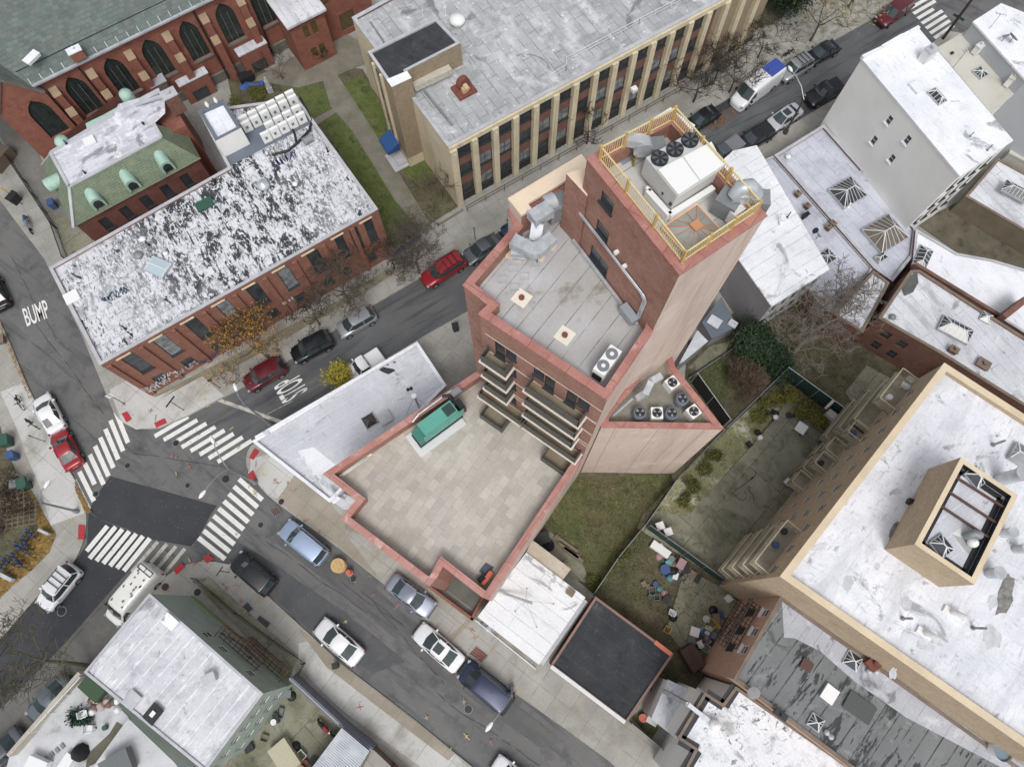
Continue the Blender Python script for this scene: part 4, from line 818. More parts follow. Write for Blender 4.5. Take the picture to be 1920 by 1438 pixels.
# rooftop duct against the stair tower
mb = MB(); mb.bar(P(775, 163, 10.0), P(845, 131, 10.0), 0.7, 0.7)
for k in range(7): mb.bar(P(776+k*11, 162.5-k*5, 10.37), P(780+k*11, 170-k*5, 10.37), .06, .04)
mb.build('roof_duct', mat('duct_beige', S(196, 192, 176), S(180, 176, 160), 1, fine=.08), SB)
FN = thing('exhaust_fan', 'rusty brown scroll fan on a square plate on the school roof', 'fan', P(872, 168, 9.35))
mb = MB(); c = P(870, 170, 9.4); mb.box((c.x, c.y, 9.5), (1.9, 1.7, 0.25), R(AB)); mb.build('base', rust, FN)
mb = MB(); mb.tube([Vector((c.x-0.2, c.y+0.35, 10.3)), Vector((c.x+0.1, c.y-0.05, 10.3))], [0.62, 0.62], 20); mb.build('scroll', rust, FN)
mb = MB(); mb.tube([Vector((c.x+0.1, c.y-0.1, 10.25)), Vector((c.x+0.45, c.y-0.55, 10.15))], [0.24, 0.24], 14); mb.box((c.x+0.1, c.y-0.25, 9.85), (0.6, 0.5, 0.5), R(AB)); mb.build('motor', plain('fan_beige', S(206, 170, 130)), FN)
mb = MB()
pr = [P(x, y, 10.1) for x, y in ((1027, 143), (1062, 122), (1062, 108), (1200, 35), (1290, -12))]
for a, b in zip(pr[:-1], pr[1:]):
    mb.bar(a, b, 0.04); mb.bar(a-Vector((0, 0, .4)), b-Vector((0, 0, .4)), 0.03); L = (b-a).length; k = max(1, int(L/1.5))
    for i in range(k+1): p_ = a.lerp(b, i/k); mb.bar(p_-Vector((0, 0, .75)), p_, 0.04)
tag(mb.build('guard_rail', frame_white), 'thin pale guard rail standing on the school roof near its street edge', 'railing')
mb = MB(); mb.bar(P(695, 42, 9.45), P(720, 80, 9.45), 0.15, 0.1); mb.bar(P(795, 170, 9.45), P(848, 235, 9.45), 0.22, 0.12); mb.build('roof_conduit', steel_d, SB)
# window air conditioners of the school
for (u, z, i) in ((26.0, 5.0, 0),):
    pass
# --- church
CH = thing('church', 'red brick church with pointed leaded windows and a green grey slate roof', 'church', P(300, 210, 0))
A = P(77, 147, 9.86); B = P(380, 0, 9.86); e = (V2(B)-V2(A)).normalized(); nr = Vector((e.y, -e.x)); rz = math.atan2(e.y, e.x)
A0 = V2(A)-e*4.6; L0 = 4.6+26.8
def cw(u, z, o=0.0): q_ = V2(A)+e*u+nr*o; return Vector((q_.x, q_.y, z))
Hc = []; 
for i in range(-1, 6):
    u = 0.95+4.03*i; Hc.append((u+4.6, u+4.6+2.0, 3.85, 8.75))
mb = MB(); mb.wall(W3(A0, 0), cw(26.8, 0), 1.3, 9.8, nr, Hc, 0.3)
def spandrel(mb, u0, off):
    for s_ in (-1, 1):
        xc = u0+1.0+s_*1.0; pts = []
        for k in range(7):
            th = k/6*math.acos(0.5); pts.append((xc-s_*2.0*math.cos(th), 7.0+2.0*math.sin(th)*0.98))
        ex = u0 if s_ == 1 else u0+2.0
        pl = [cw(a, b, off) for a, b in pts]+[cw(ex, 8.76, off)]
        for k in range(6): mb.face([pl[k], pl[k+1], pl[-1]], 0, [(pts[k][0], pts[k][1]), (pts[k+1][0], pts[k+1][1]), (ex, 8.76)])
        for k in range(6): mb.face([pl[k], pl[k+1], pl[k+1]-W3(nr*0.3, 0), pl[k]-W3(nr*0.3, 0)], 0)
for i in range(-1, 6): spandrel(mb, 0.95+4.03*i, 0.0)
mb.build('wall', brick_old, CH)
mb = MB(); mb.wall(cw(-4.6, 0, 0.12), cw(26.8, 0, 0.12), 0, 1.3, nr, [], 0.2); mb.face([cw(-4.6, 1.3, 0.12), cw(26.8, 1.3, 0.12), cw(26.8, 1.4, 0), cw(-4.6, 1.4, 0)]); mb.build('plinth', stone, CH)
for i in range(-1, 6):
    u0 = 0.95+4.03*i; wn = MB()
    wn.box(cw(u0+1.0, 3.8, 0.05), (2.3, 0.3, 0.16), rz); 
    for k in (0.66, 1.33): wn.box(cw(u0+k, 5.6, -0.18), (0.06, 0.06, 3.6), rz)
    wo = wn.build('window', stone, CH)
    pn = MB(); a, b = cw(u0, 3.85, -0.24), cw(u0+2.0, 3.85, -0.24); pn.face([a, b, W3(b, 8.75), W3(a, 8.75)], 0, [(0, 0), (2, 0), (2, 4.9), (0, 4.9)]); pn.build('pane', glass_church, wo)
for i in range(0, 7):
    u = 0.95+4.03*i-1.05+(0.25 if i == 0 else 0)
    bt = MB(); bt.box(cw(u, 2.7, 0.45), (0.75, 0.9, 5.4), rz, 0); bt.box(cw(u, 6.6, 0.25), (0.7, 0.5, 2.4), rz, 0)
    for (z0, o0, o1) in ((5.4, 0.5, 0.92), (7.8, 0.0, 0.52)): bt.idx([cw(u-.4, z0, o1), cw(u+.4, z0, o1), cw(u+.4, z0+0.75, o0), cw(u-.4, z0+0.75, o0), cw(u-.4, z0, o0), cw(u+.4, z0, o0)], [(0, 1, 2, 3), (0, 3, 4), (1, 5, 2)], 1, False)
    bt.build('buttress', [brick_old, cap_tan if False else mat('buttress_stone', S(178, 150, 118), S(160, 134, 106), 1.2, fine=0.1)], CH)
# slate roof, gutter with snow guards, ridge out of view
mb = MB(); r0, r1 = cw(-2.2, 9.9, 0.35), cw(28, 9.9, 0.35); t0, t1 = cw(-14, 17.5, -10.5), cw(30, 17.5, -10.5)
mb.face([r0, r1, t1, t0], 0, [(0, 0), (30, 0), (30, 13), (0, 13)])
mb.face([r0, t0, cw(-14, 10.5, -0.5)], 0); mb.build('slate_roof', slate, CH)
mb = MB(); mb.bar(cw(-2.2, 9.86, 0.4), cw(28, 9.86, 0.4), 0.35, 0.16)
for i in range(26): mb.bar(cw(-1+i*1.1, 9.98, 0.3), cw(-1+i*1.1, 10.25, -0.15), 0.05)
mb.build('gutter', steel, CH)
mb = MB(); mb.bar(cw(-1.5, 10.75, -0.9), cw(26, 10.75, -0.9), 0.1, 0.08); mb.build('snow_guard', blackm, CH)
mb = MB(); mb.bar(cw(-2.2, 10.1, 0.2), cw(-6, 12.6, -3.4), 0.3, 0.1); mb.build('valley_flashing', steel_w, CH)
# gabled transept at the left
tr = MB(); w0, w1 = -5.1, -0.5; pk = (w0+w1)/2
p0, p1, p2, p3, p4 = cw(w0, 0, .6), cw(w1, 0, .6), cw(w1, 8.9, .6), cw(pk, 12.0, .6), cw(w0, 8.9, .6)
tr.wall(cw(w0, 0, .6), cw(w1, 0, .6), 0.0, 8.9, nr, [(-3.08-w0, -1.08-w0, 3.85, 8.75)], 0.3)
spandrel(tr, -3.08, 0.6)
tr.face([p4, p2, p3], 0, [(0, 8), (7, 8), (3.5, 12)]); tr.face([p1, cw(w1, 0, -0.1), cw(w1, 8.9, -0.1), p2], 0, [(0, 0), (1, 0), (1, 8), (0, 8)]); tr.face([p0, cw(w0, 0, -9), cw(w0, 8.9, -9), p4], 0, [(0, 0), (9, 0), (9, 8), (0, 8)])
tr.build('wall', brick_old, CH)
pn = MB(); a, b = cw(-3.08, 3.9, 0.36), cw(-1.08, 3.9, 0.36); pn.face([a, b, W3(b, 8.75), W3(a, 8.75)], 0, [(0, 0), (2, 0), (2, 4.9), (0, 4.9)]); pn.build('pane', glass_church, CH)
tr = MB(); tr.face([p2+Vector((0, 0, .15)), cw(w1+.1, 9.0, -7), cw(pk, 12.2, -7), p3+Vector((0, 0, .15))], 0); tr.face([p4+Vector((0, 0, .15)), cw(w0-.1, 9.0, -7), cw(pk, 12.2, -7), p3+Vector((0, 0, .15))], 0); tr.build('slate_roof', slate, CH)
tr = MB(); tr.bar(p2+Vector((0, 0, .1)), p3+Vector((0, 0, .1)), 0.35, 0.25); tr.bar(p4+Vector((0, 0, .1)), p3+Vector((0, 0, .1)), 0.35, 0.25); tr.build('coping', stone, CH)
hatch(CH, 58, 107, 11.6, 0.8, 1.5, 58, 0.3, roof_white, 'roof_hatch')
chimney(CH, 138, 94, 10.2, 0.7, 1.2, 1.0, AB, brick_old, roof_white)
# downpipes and side porches
for u in (3.35, 15.4, 21.0): mb = MB(); mb.bar(cw(u, 0.2, .3), cw(u, 9.7, .3), 0.12); mb.build('downpipe', blackm, CH)
for (u, wd, dp, zt) in ((12.0, 3.2, 0.9, 2.9), (19.0, 3.2, 1.1, 3.1)):
    pb = MB(); pb.box(cw(u, zt/2, dp/2+.1), (wd, dp, zt), rz, 0); pb.box(cw(u, zt+.05, dp/2+.12), (wd+0.2, dp+.1, 0.12), rz, 1); pb.box(cw(u, 0.9, dp+.12), (1.7, .06, 1.3), rz, 2); pb.build('porch', [brick_old, roof_silver, glass], CH)
chy = MB(); chy.box(cw(8.7, 3.6, 0.35), (1.6, 1.0, 1.2), rz, 0); chy.box(cw(8.7, 4.25, 0.35), (1.8, 1.2, 0.12), rz, 1); chy.build('bay', [stone, cap_grey], CH)
po = [(-0.1, 0), (5.0, 0)]
pb = MB(); pb.wall(cw(22.9, 0, 4.0), cw(26.9, 0, 4.0), 0, 6.4, nr, [(1.3, 1.9, 4.0, 5.6), (2.3, 2.9, 4.0, 5.6), (1.4, 2.0, 1.2, 2.5), (2.4, 3.0, 1.2, 2.5)], 0.2)
for u in (22.9, 26.9): pb.face([cw(u, 0, 0), cw(u, 0, 4.0), cw(u, 6.4, 4.0), cw(u, 6.4, 0)], 0, [(0, 0), (4, 0), (4, 6.4), (0, 6.4)])
pb.build('vestry_wall', brick_old, CH)
pb = MB(); pb.box(cw(24.9, 6.5, 2.1), (4.6, 4.6, 0.25), rz); pb.build('vestry_roof', roof_silver, CH)
gl_y = mat('window_yellow', S(112, 96, 48), S(84, 70, 36), 3.0, rough=0.3)
pb = MB(); pb.box(cw(24.9, 3.8, 3.86), (2.2, 0.06, 4.2), rz); pb.build('pane', gl_y, CH)
pb = MB(); pb.wall(cw(26.9, 0, 2.2), cw(33, 0, 2.2), 0, 8.8, nr, [(0.6, 1.4, 5.0, 7.4), (1.7, 2.5, 5.0, 7.4), (2.8, 3.6, 5.0, 7.4), (2.0, 3.8, 0.8, 3.0)], 0.2); pb.face([cw(26.9, 8.8, 2.2), cw(33, 8.8, 2.2), cw(33, 9.9, .3), cw(26.9, 9.9, .3)], 0); pb.build('sacristy_wall', brick_old, CH)
pb = MB(); pb.box(cw(29.3, 4.0, 2.06), (4.0, 0.06, 7.2), rz); pb.build('pane', gl_y, CH)
# --- rectory with the green mansard
RC = thing('rectory', 'small brick house with a green slate mansard, copper dormers and white flat roof', 'house', P(230, 340, 0))
top = [(95, 287), (130, 351), (303, 258), (289, 233), (310, 213), (308, 170), (222, 196), (215, 214)]
eav = [(78, 308), (138, 427), (377, 298), (350, 248), (300, 236)]
tz, ez = 9.3, 6.6
tp = PP(top, tz); ep = PP(eav, ez)
mb = MB(); mb.poly([(p.x, p.y, tz+0.02) for p in tp])
mb.build('flat_roof', roof_rect, RC)
mb = MB()
for i, j in ((0, 1), (1, 2)): mb.bar(tp[i]+Vector((0, 0, .05)), tp[j]+Vector((0, 0, .05)), 0.28, 0.14)
mb.bar(tp[2], tp[3], 0.28, 0.14); mb.bar(tp[7], tp[0], 0.3, 0.16)
mb.bar(tp[1], ep[1], 0.28, 0.12); mb.bar(tp[0], ep[0], 0.2, 0.1)
mb.build('roof_edge', cap_grey, RC)
mb = MB()
def sl(a, b, c_, d_): L = (b-a).length; H = (a-d_).length; mb.face([a, b, c_, d_], 0, [(0, 0), (L, 0), (L, H), (0, H)])
sl(ep[0], ep[1], tp[1], tp[0]); sl(ep[1], ep[2], tp[2], tp[1]); sl(ep[2], ep[3], tp[3], tp[2])
back = P(70, 262, ez); sl(back, ep[0], tp[0], tp[7]) if False else None
mb.build('mansard', slate_green, RC)
bodyp = [V2(p) for p in inset(ep[:4]+[P(330, 180, ez), P(225, 170, ez), P(120, 250, ez)], 0.25)]
mb = MB()
def recH(L): return grid(L, 5, 0.85, [(3.9, 5.6), (0.9, 2.5)], 1.0, 1.0)
n = len(bodyp)
poly3 = [W3(p, 0) for p in bodyp]; sg = 1 if area2(poly3) > 0 else -1
for i in range(n):
    a, b = bodyp[i], bodyp[(i+1) % n]; e2 = (b-a).normalized(); nr2 = Vector((e2.y, -e2.x))*sg; H = recH((b-a).length) if i == 1 else []
    mb.wall(W3(a, 0), W3(b, 0), 0, 6.6, nr2, H, 0.16)
    for h in H: window(RC, W3(a, 0), W3(b, 0), nr2, h, 'plain')
mb.build('wall', brick_dark, RC)
a, b = ep[1], ep[2]; e2 = (V2(b)-V2(a)).normalized(); n2 = Vector((e2.y, -e2.x))
# brick rear wing rising above the mansard, chimney mass
wing = [P(x, y, 9.9) for x, y in ((283, 232), (300, 216), (342, 330), (318, 252))]
mb = MB(); wp = [P(290, 235, 8.3), P(312, 196, 8.3), P(345, 238, 8.3), P(350, 252, 8.3)]
c = P(318, 222, 8.0); mb.box((c.x, c.y, 4.0), (1.9, 3.2, 8.0), R(AB)); mb.build('wing_wall', brick_old, RC)
chimney(RC, 316, 176, 8.3, 1.0, 1.3, 2.2, AB, brick_brown, cap_grey)
mb = MB(); mb.bar(P(252, 197, 9.6), P(303, 181, 9.9), 0.25, 0.2); mb.bar(P(262, 190, 9.6), P(300, 170, 9.9), 0.5, 0.2); mb.build('parapet', cap_grey, RC)
for (x, y) in ((175, 368), (240, 334), (305, 300)):
    dm = MB(); c = P(x, y, 7.7); ux = Vector((e2.x, e2.y, 0)); uy = Vector((n2.x, n2.y, 0)); pts = []
    prof = [(-0.6, -0.75), (-0.6, 0.1), (-0.5, 0.42), (-0.28, 0.64), (0, 0.72), (0.28, 0.64), (0.5, 0.42), (0.6, 0.1), (0.6, -0.75)]
    fr = [c+ux*a+uy*1.0+Vector((0, 0, b)) for a, b in prof]; bk = [c+ux*a*0.9-uy*0.9+Vector((0, 0, b+.35)) for a, b in prof]
    dm.idx(fr+bk, [(k, k+1, k+10, k+9) for k in range(8)], 0, True)
    inn = [c+ux*a*0.68+uy*0.98+Vector((0, 0, b*0.72-0.1)) for a, b in prof]
    dm.idx(fr+inn, [(k, k+1, k+10, k+9) for k in range(8)], 0, False)
    d_ = dm.build('dormer', copper, RC)
    g = MB(); g.face([v-uy*0.08 for v in inn]); g.build('pane', glass, d_)
    f = MB(); f.bar(c+uy*0.94-ux*.4+Vector((0, 0, -.1)), c+uy*0.94+ux*.4+Vector((0, 0, -.1)), 0.05); f.bar(c+uy*0.94-Vector((0, 0, .6)), c+uy*.94+Vector((0, 0, .4)), 0.04); f.build('frame', frame_dark, d_)
dm = MB(); c = P(103, 345, 7.7); dm.tube([c+Vector((1.0, 0.7, .2)), c+Vector((-0.6, -0.3, 0.1))], [0.62, 0.62], 16); dm.build('dormer', copper, RC)
for (x, y, r) in ((116, 266, 0.62), (236, 178, 0.6)):
    dm = MB(); c = P(x, y, 9.2); dm.tube([c+Vector((0, 0, -2)), c+Vector((0, 0, .1)), c+Vector((0, 0, .35)), c+Vector((0, 0, .5))], [r, r, r*.8, 0.1], 18); dm.build('cupola', copper, RC)
mb = MB(); mb.face(PP([(160, 232), (195, 215), (222, 200), (225, 207), (212, 222), (165, 248)], 8.9)); mb.build('copper_roof', copper, RC)
hatch(RC, 167, 264, 9.35, 0.9, 1.0, AB, 0.22); pipe(RC, 160, 325, 9.35, 0.4, 0.06, blackm); pipe(RC, 125, 270, 9.35, 0.5, 0.06, blackm); mushroom(RC, 270, 234, 9.35, 0.12, 0.4, blackm)
# --- white corner building and neighbours
WB, q = building('corner_shop_building', 'low white building with a pale silver roof on the street corner below the tower terrace', [(473, 827), (618, 941), (836, 722), (782, 641)], 4.6, white_wall, roof_flat, roof_white, 0.2, 0.35)
mb = MB(); mb.bar(P(480, 822, 4.5), P(775, 650, 4.5), 0.3, 0.4); mb.build('parapet', roof_white, WB)
skylight(WB, 694, 790, 4.25, 1.15, 1.15, AB, 0.25, 0.35, 0.05, 2, frame_brown); hatch(WB, 722, 783, 4.25, 1.1, 1.15, AB, 0.3, cap_grey)
for (x, y) in ((771, 729), (765, 731)): pipe(WB, x, y, 4.25, 0.35, 0.08, blackm)
mb = MB()
for pts in ([(706, 690), (718, 688), (738, 692), (742, 695), (728, 702), (716, 697)], [(722, 682), (727, 680), (730, 684), (725, 686)], [(735, 680), (741, 677), (742, 681)], [(615, 775-40), (617, 734), (616, 738)]): mb.poly(PP(pts, 4.262))
mb.build('tar_patch', roof_black, WB)
mb = MB(); mb.poly(PP([(557, 845), (588, 838), (640, 880), (605, 888), (600, 905), (640, 935), (625, 945)], 4.265)); mb.build('roof_patch', roof_white, WB)
mb = MB(); mb.poly([(p.x, p.y, 3.7) for p in PP([(625, 942), (645, 925), (668, 938), (655, 955), (645, 955)], 3.7)]); mb.build('side_roof', roof_flat, WB)
GB, q = building('white_garage', 'low garage with a bright white panelled roof beside the tower ramp', [(898, 1156), (987, 1038), (1095, 1120), (1010, 1243)], 3.2, white_wall, roof_garage, None, 0.2, 0.2)
hatch(GB, 1070, 1110, 3.26, 0.6, 0.65, AA, 0.25, wood)
mb = MB(); a, b = P(1097, 1124, 2.4), P(1014, 1244, 2.4); mb.bar(a, b, 0.5, 0.1); mb.bar(P(1102, 1128, 2.0), P(1022, 1247, 2.0), 0.06, 0.5); mb.build('gutter', cap_grey, GB)
SH, q = building('lean_to_shed', 'narrow shed with a stained buff flat roof behind the white garage', [(999, 1015), (1068, 1067), (1052, 1088), (987, 1038)], 3.0, wood, mat('shed_roof_buff', S(196, 186, 168), S(178, 164, 142), 0.7, stains=[(S(140, 110, 80), 1.2, 0.6, 0.75)], fine=0.1), None)
BG, q = building('black_roof_garage', 'square low garage with a tar black roof inside reddish coped walls', [(1033, 1247), (1117, 1119), (1262, 1226), (1175, 1354)], 3.0, brick_brown, roof_black, cap_rust, 0.13, 0.18)
mb = MB(); mb.bar(P(1228, 1203, 3.06), P(1259, 1227, 3.06), 0.34, 0.1); mb.build('new_coping', plain('coping_orange', S(214, 118, 86), 0.8), BG)
mb = MB(); mb.bar(P(1033, 1249, 3.06), P(1172, 1354, 3.06), 0.3, 0.12); mb.build('white_parapet', white_wall, BG)
# --- tan apartment block
def tanH(L):
    H = []
    for zc in (12.3, 9.5, 6.7, 3.9, 1.1):
        u = 0.9
        while u < L-1.0:
            H.append((u-0.42, u+0.42, zc-0.65, zc+0.65, 'white')); u += 1.95
    return H
TB, q = building('tan_apartment_block', 'tan brick apartment block with a white silver coated roof and balconies on its yard side', [(1464, 1080), (1771, 681), (2250, 990), (1990, 1447)], 15.2, brick_tan, roof_tanb, cap_tan, 0.42, 0.55, holes={0: tanH})
A, B = q[0], q[1]; e = (V2(B)-V2(A)).normalized(); nr = Vector((e.y, -e.x)); nr = nr if nr.x < 0 else -nr; rz = math.atan2(e.y, e.x)
def tw(u, z, o=0): p_ = V2(A)+e*u+nr*o; return W3(p_, z)
def tbal(u0, u1, z, dep=1.3):
    s_ = MB(); s_.box(tw((u0+u1)/2, z-.1, dep/2), (u1-u0, dep, 0.2), rz); o = s_.build('balcony', mat('balcony_tan', S(168, 158, 132), S(140, 132, 112), 1.0, fine=0.15), TB)
    r_ = MB(); up = Vector((0, 0, 1)); cs = [tw(u0+.04, z, 0.02), tw(u0+.04, z, dep-.05), tw(u1-.04, z, dep-.05), tw(u1-.04, z, .02)]
    for a, b in zip(cs[:-1], cs[1:]):
        r_.bar(a+up*1.05, b+up*1.05, 0.07); L = (b-a).length; k = max(2, int(L/0.2))
        for i in range(k+1): r_.bar(a.lerp(b, i/k), a.lerp(b, i/k)+up*1.05, 0.025)
    r_.build('railing', mat('rail_bone', S(196, 184, 156), fine=.05), o)
for z in (11.2, 8.4, 5.6, 2.8): tbal(0.35, 4.4, z)
for z in (11.2, 8.4, 5.6, 2.8): tbal(16.6 if z > 11 else 15.4, 19.9, z, 1.5)
for (u, z) in ((13.2, 5.6), (11.6, 5.6), (13.4, 2.8), (14.2, 8.4), (11.8, 2.8), (10.2, 2.8)): tbal(u, u+1.4, z)
# bulkhead on its roof
ZP = 18.5
pp = [P(x, y, ZP) for x, y in ((1715, 1020), (1802, 857), (1909, 928), (1827, 1096))]
PH = [(p.x, p.y) for p in pp]
mb = MB(); i2 = inset(pp, 0.32)
for i in range(4):
    j = (i+1) % 4; L = (pp[i]-pp[j]).length
    mb.face([W3(pp[i], 14.6), W3(pp[j], 14.6), W3(pp[j], ZP), W3(pp[i], ZP)], 0, [(0, 0), (L, 0), (L, 3.9), (0, 3.9)]); mb.face([W3(i2[i], 17.9), W3(i2[j], 17.9), W3(i2[j], ZP), W3(i2[i], ZP)], 1)
    mb.face([W3(pp[i], ZP), W3(pp[j], ZP), W3(i2[j], ZP), W3(i2[i], ZP)], 2)
mb.poly([W3(p, 17.9) for p in i2], 2+1)
for i in range(4): mb.bar(W3(inset(pp, .55)[i], 17.91), W3(inset(pp, .55)[(i+1) % 4], 17.91), .4, .012, 1)
mb.build('bulkhead', [brick_tan, blackm, cap_tan, roof_flat], TB)
for (x, y) in ((1763, 1024), (1828, 895)): skylight(TB, x, y, 17.9, 1.1, 1.2, -58, 0.2, 0.35, 0.2, 0)
mb = MB()
for a, b in (((1793, 895), (1888, 955)), ((1779, 922), (1872, 983)), ((1765, 949), (1860, 1012))): mb.bar(P(a[0], a[1], 18.2), P(b[0], b[1], 18.2), 0.14)
mb.bar(P(1888, 955, 18.2), P(1860, 1012, 18.2), 0.14); mb.build('steel_beam', brown_m, TB)
mb = MB(); c = P(1807, 1012, 17.6); mb.box((c.x, c.y, 17.7), (1.5, 1.1, 0.4), R(-58)); mb.build('vent_curb', steel_w, TB); mushroom(TB, 1817, 1018, 17.8, 0.32, 0.8)
mb = MB(); mb.tube([P(1812, 1005, 18.0), P(1828, 1000, 18.7), P(1836, 1003, 18.4)], 0.28, 12); mb.build('duct_elbow', steel_d, TB)
mb = MB(); mb.bar(P(1713, 945, 14.8), P(1756, 935, 16.8), 0.1); mb.box(P(1710, 942, 14.9), (0.6, 0.35, 0.5), R(-30)); mb.build('drain_arm', blackm, TB)
for (x, y) in ((1780+2, 1148), (1730+2, 1187)):
    mb = MB(); c = P(x, y, 14.7); mb.box((c.x, c.y, 14.75), (1.0, 0.5, 0.2), R(-36)); a = c+Vector((0.05, -0.02, 0)); mb.tube([a, a+Vector((0, 0, .55)), a+Vector((.45, -.35, .8))], 0.2, 10); mb.build('roof_vent', steel_w, TB)
for (x, y, l) in ((1692, 1159, 1.2), (1824, 1177, 1.4), (1862, 834, 1.3)): pipe(TB, x, y, 14.7, l, 0.08, steel_d)
for (x, y, r, h) in ((1875, 900, 0.45, 2.4), (1905, 1030, 0.3, 1.0), (1855, 1075, 0.35, 1.0), (1880, 1000, 0.3, 1.0)):
    mb = MB(); c = P(x, y, 14.7); mb.cyl(c, r, h, 18); mb.cyl(c+Vector((0, 0, h)), r*1.2, 0.15, 18); mb.build('roof_duct', steel, TB)
skylight(TB, 1914, 857, 14.7, 1.4, 1.6, -36, 0.4, 0.2, 0.6, 0, gl=steel_d)
for (x, y, rx, ry, m_) in ((1885, 1118, .55, 1.5, 'd'), (1862, 1128, .3, .6, 'g'), (1858, 1195, .7, .8, 'g'), (1676, 1000, .3, .9, 'd'), (1735, 1208, .6, .5, 'g'), (1590, 1095, .35, .6, 'g'), (1645, 1062, .2, .3, 'g'), (1700, 1130, .4, .5, 'g'), (1675, 1262, .3, .4, 'g')):
    c = P(x, y, 14.68); random.seed(x); pts = []
    for j in range(16): th = j/16*6.283; k = random.uniform(.65, 1.15); u_, v_ = rx*k*math.cos(th), ry*k*math.sin(th); pts.append(Vector((c.x+u_*math.cos(.5)-v_*math.sin(.5)*-1, c.y-u_*math.sin(.5)+v_*math.cos(.5), 14.665)))
    mb = MB(); mb.poly(pts); mb.build('roof_stain', mat('stain_dark', S(104, 104, 98), S(150, 150, 146), 3.0, fine=.25) if m_ == 'd' else mat('stain_grey', S(186, 188, 190), S(206, 209, 214), 2.5, fine=.15), TB)
# --- grey side walled house and the low roofs to the right of the tower
def gryH(L):
    return [(5.43, 6.0, 9.55, 10.55, 'white'), (5.42, 6.0, 6.65, 7.7, 'white'), (7.97, 8.54, 9.72, 10.72, 'white'), (7.96, 8.52, 6.98, 7.95, 'white')]
GT, q = building('grey_sided_house', 'tall narrow house with a blank grey stucco side and bright white roof', [(1720, 54), (1616, 110), (1799.5, 329.4), (1897, 264)], 12.1, grey_st, roof_white, None, 0.15, 0.1, holes={1: gryH, 2: lambda L: grid(L, 4, 0.8, [(9.3, 10.8), (6.3, 7.8), (3.2, 4.8)], 0.4, 0.4)}, edge=roof_white)
mb = MB(); mb.bar(P(1616, 109, 12.3), P(1652, 92, 12.3), 0.3, 0.4); mb.bar(P(1652, 92, 12.4), P(1690, 70, 12.4), 0.3, 0.6); mb.bar(P(1690, 70, 12.3), P(1722, 53, 12.3), 0.3, 0.4); mb.build('cornice', roof_white, GT)
hatch(GT, 1720, 163, 12.1, 0.9, 1.2, -60, 0.3, roof_white); skylight(GT, 1755, 184, 12.1, 1.0, 1.6, -60, 0.25, 0.3, 0.5, 3)
chimney(GT, 1748, 92, 12.1, 0.8, 0.9, 1.4, AB, white_wall, cap_grey); pipe(GT, 1818, 257, 12.1, .6, .05); pipe(GT, 1850, 283, 12.1, .8, .06)
E1, q = building('long_low_roof_house', 'long low building with two large hipped skylights in its lilac silver roof', [(1453, 291), (1545, 234), (1718, 428), (1712, 480), (1674, 527), (1639, 502)], 3.6, brick_brown, roof_lav, cap_grey, 0.22, 0.3)
skylight(E1, 1587, 364, 3.3, 2.5, 2.9, AB-2, 0.35, 0.7, 0.35, 6); skylight(E1, 1657, 441, 3.3, 3.0, 3.4, AB-2, 0.35, 0.9, 0.35, 5, gl=mat('wired_glass', S(120, 110, 96), S(100, 90, 78), 2, rough=0.4))
skylight(E1, 1650, 485, 3.3, 0.7, 1.2, AB, 0.3, 0.3, 0.4, 1); mushroom(E1, 1476, 297, 3.3, 0.28, 0.5); pipe(E1, 1590, 388, 3.3, .6, .1, steel_w)
E2, q = building('low_roof_house', 'low building with a plain lilac roof beside the ribbed white roof', [(1380, 325), (1451, 292), (1637, 503), (1562, 590), (1535, 566), (1420, 420)], 3.3, brick_brown, roof_lav, cap_grey, 0.15, 0.18)
skylight(E2, 1465, 380, 3.15, 0.9, 1.2, AB, 0.2, 0.2, 0.1, 1); skylight(E2, 1550, 483, 3.15, 1.3, 1.4, AB, 0.2, 0.25, 0.1, 1); chimney(E2, 1512, 402, 3.15, 0.3, 0.6, 0.6, AB, blackm, blackm)
for (x, y) in ((1515, 385), (1555, 425), (1563, 418), (1497, 362)): chimney(E2, x, y, 3.2, 0.35, 0.5, 0.5, -50, brick_brown, cap_dark)
E3, q = building('ribbed_white_roof_house', 'house with a ribbed white roof and a plain lilac side wall right of the tower', [(1375, 285), (1418, 275), (1553, 505), (1447, 573), (1295, 357)], 6.8, lilac, roofm('roof_ribbed', (236, 238, 242), (220, 223, 228), 33, 1.1, [(S(198, 200, 206), 1.0, 0.56, 0.76)], 0.03, 0.03, 40, (168, 170, 176)), None, holes={2: lambda L: grid(L, 5, 0.7, [(4.2, 5.8), (1.2, 2.8)], 0.3, 0.3)}, wmats={2: white_wall})
pipe(E3, 1460, 415, 6.85, 1.0, .08, steel_w, capr=.2); mushroom(E3, 1464, 420, 6.85, 0.25, 0.4); pipe(E3, 1476, 408, 6.85, 0.9, 0.05, blackm)
E4, q = building('narrow_silver_roof_house', 'narrow low building with a silver roof beside the big bare tree', [(1563, 589), (1638, 508), (1668, 530), (1618, 623)], 4.4, brick_brown, roof_silver, cap_dark, 0.18, 0.15)
def e5H(L): return [(1.2, 2.0, 3.2, 4.4, 'brown'), (2.8, 3.6, 3.2, 4.4, 'brown'), (1.4, 2.2, 0.9, 2.2, 'brown'), (3.0, 3.8, 0.9, 2.2, 'brown')]
E5, q = building('brick_row_house', 'brick house with a spotty silver roof and a raised oblong skylight', [(1648, 596), (1708, 507), (1725, 507), (1870, 600), (2100, 745), (2000, 810), (1768, 665)], 5.6, brick_brown, roof_silver, cap_dark, 0.2, 0.2, holes={6: lambda L: [(L-b, L-a, c, d, s) for a, b, c, d, s in e5H(L)]})
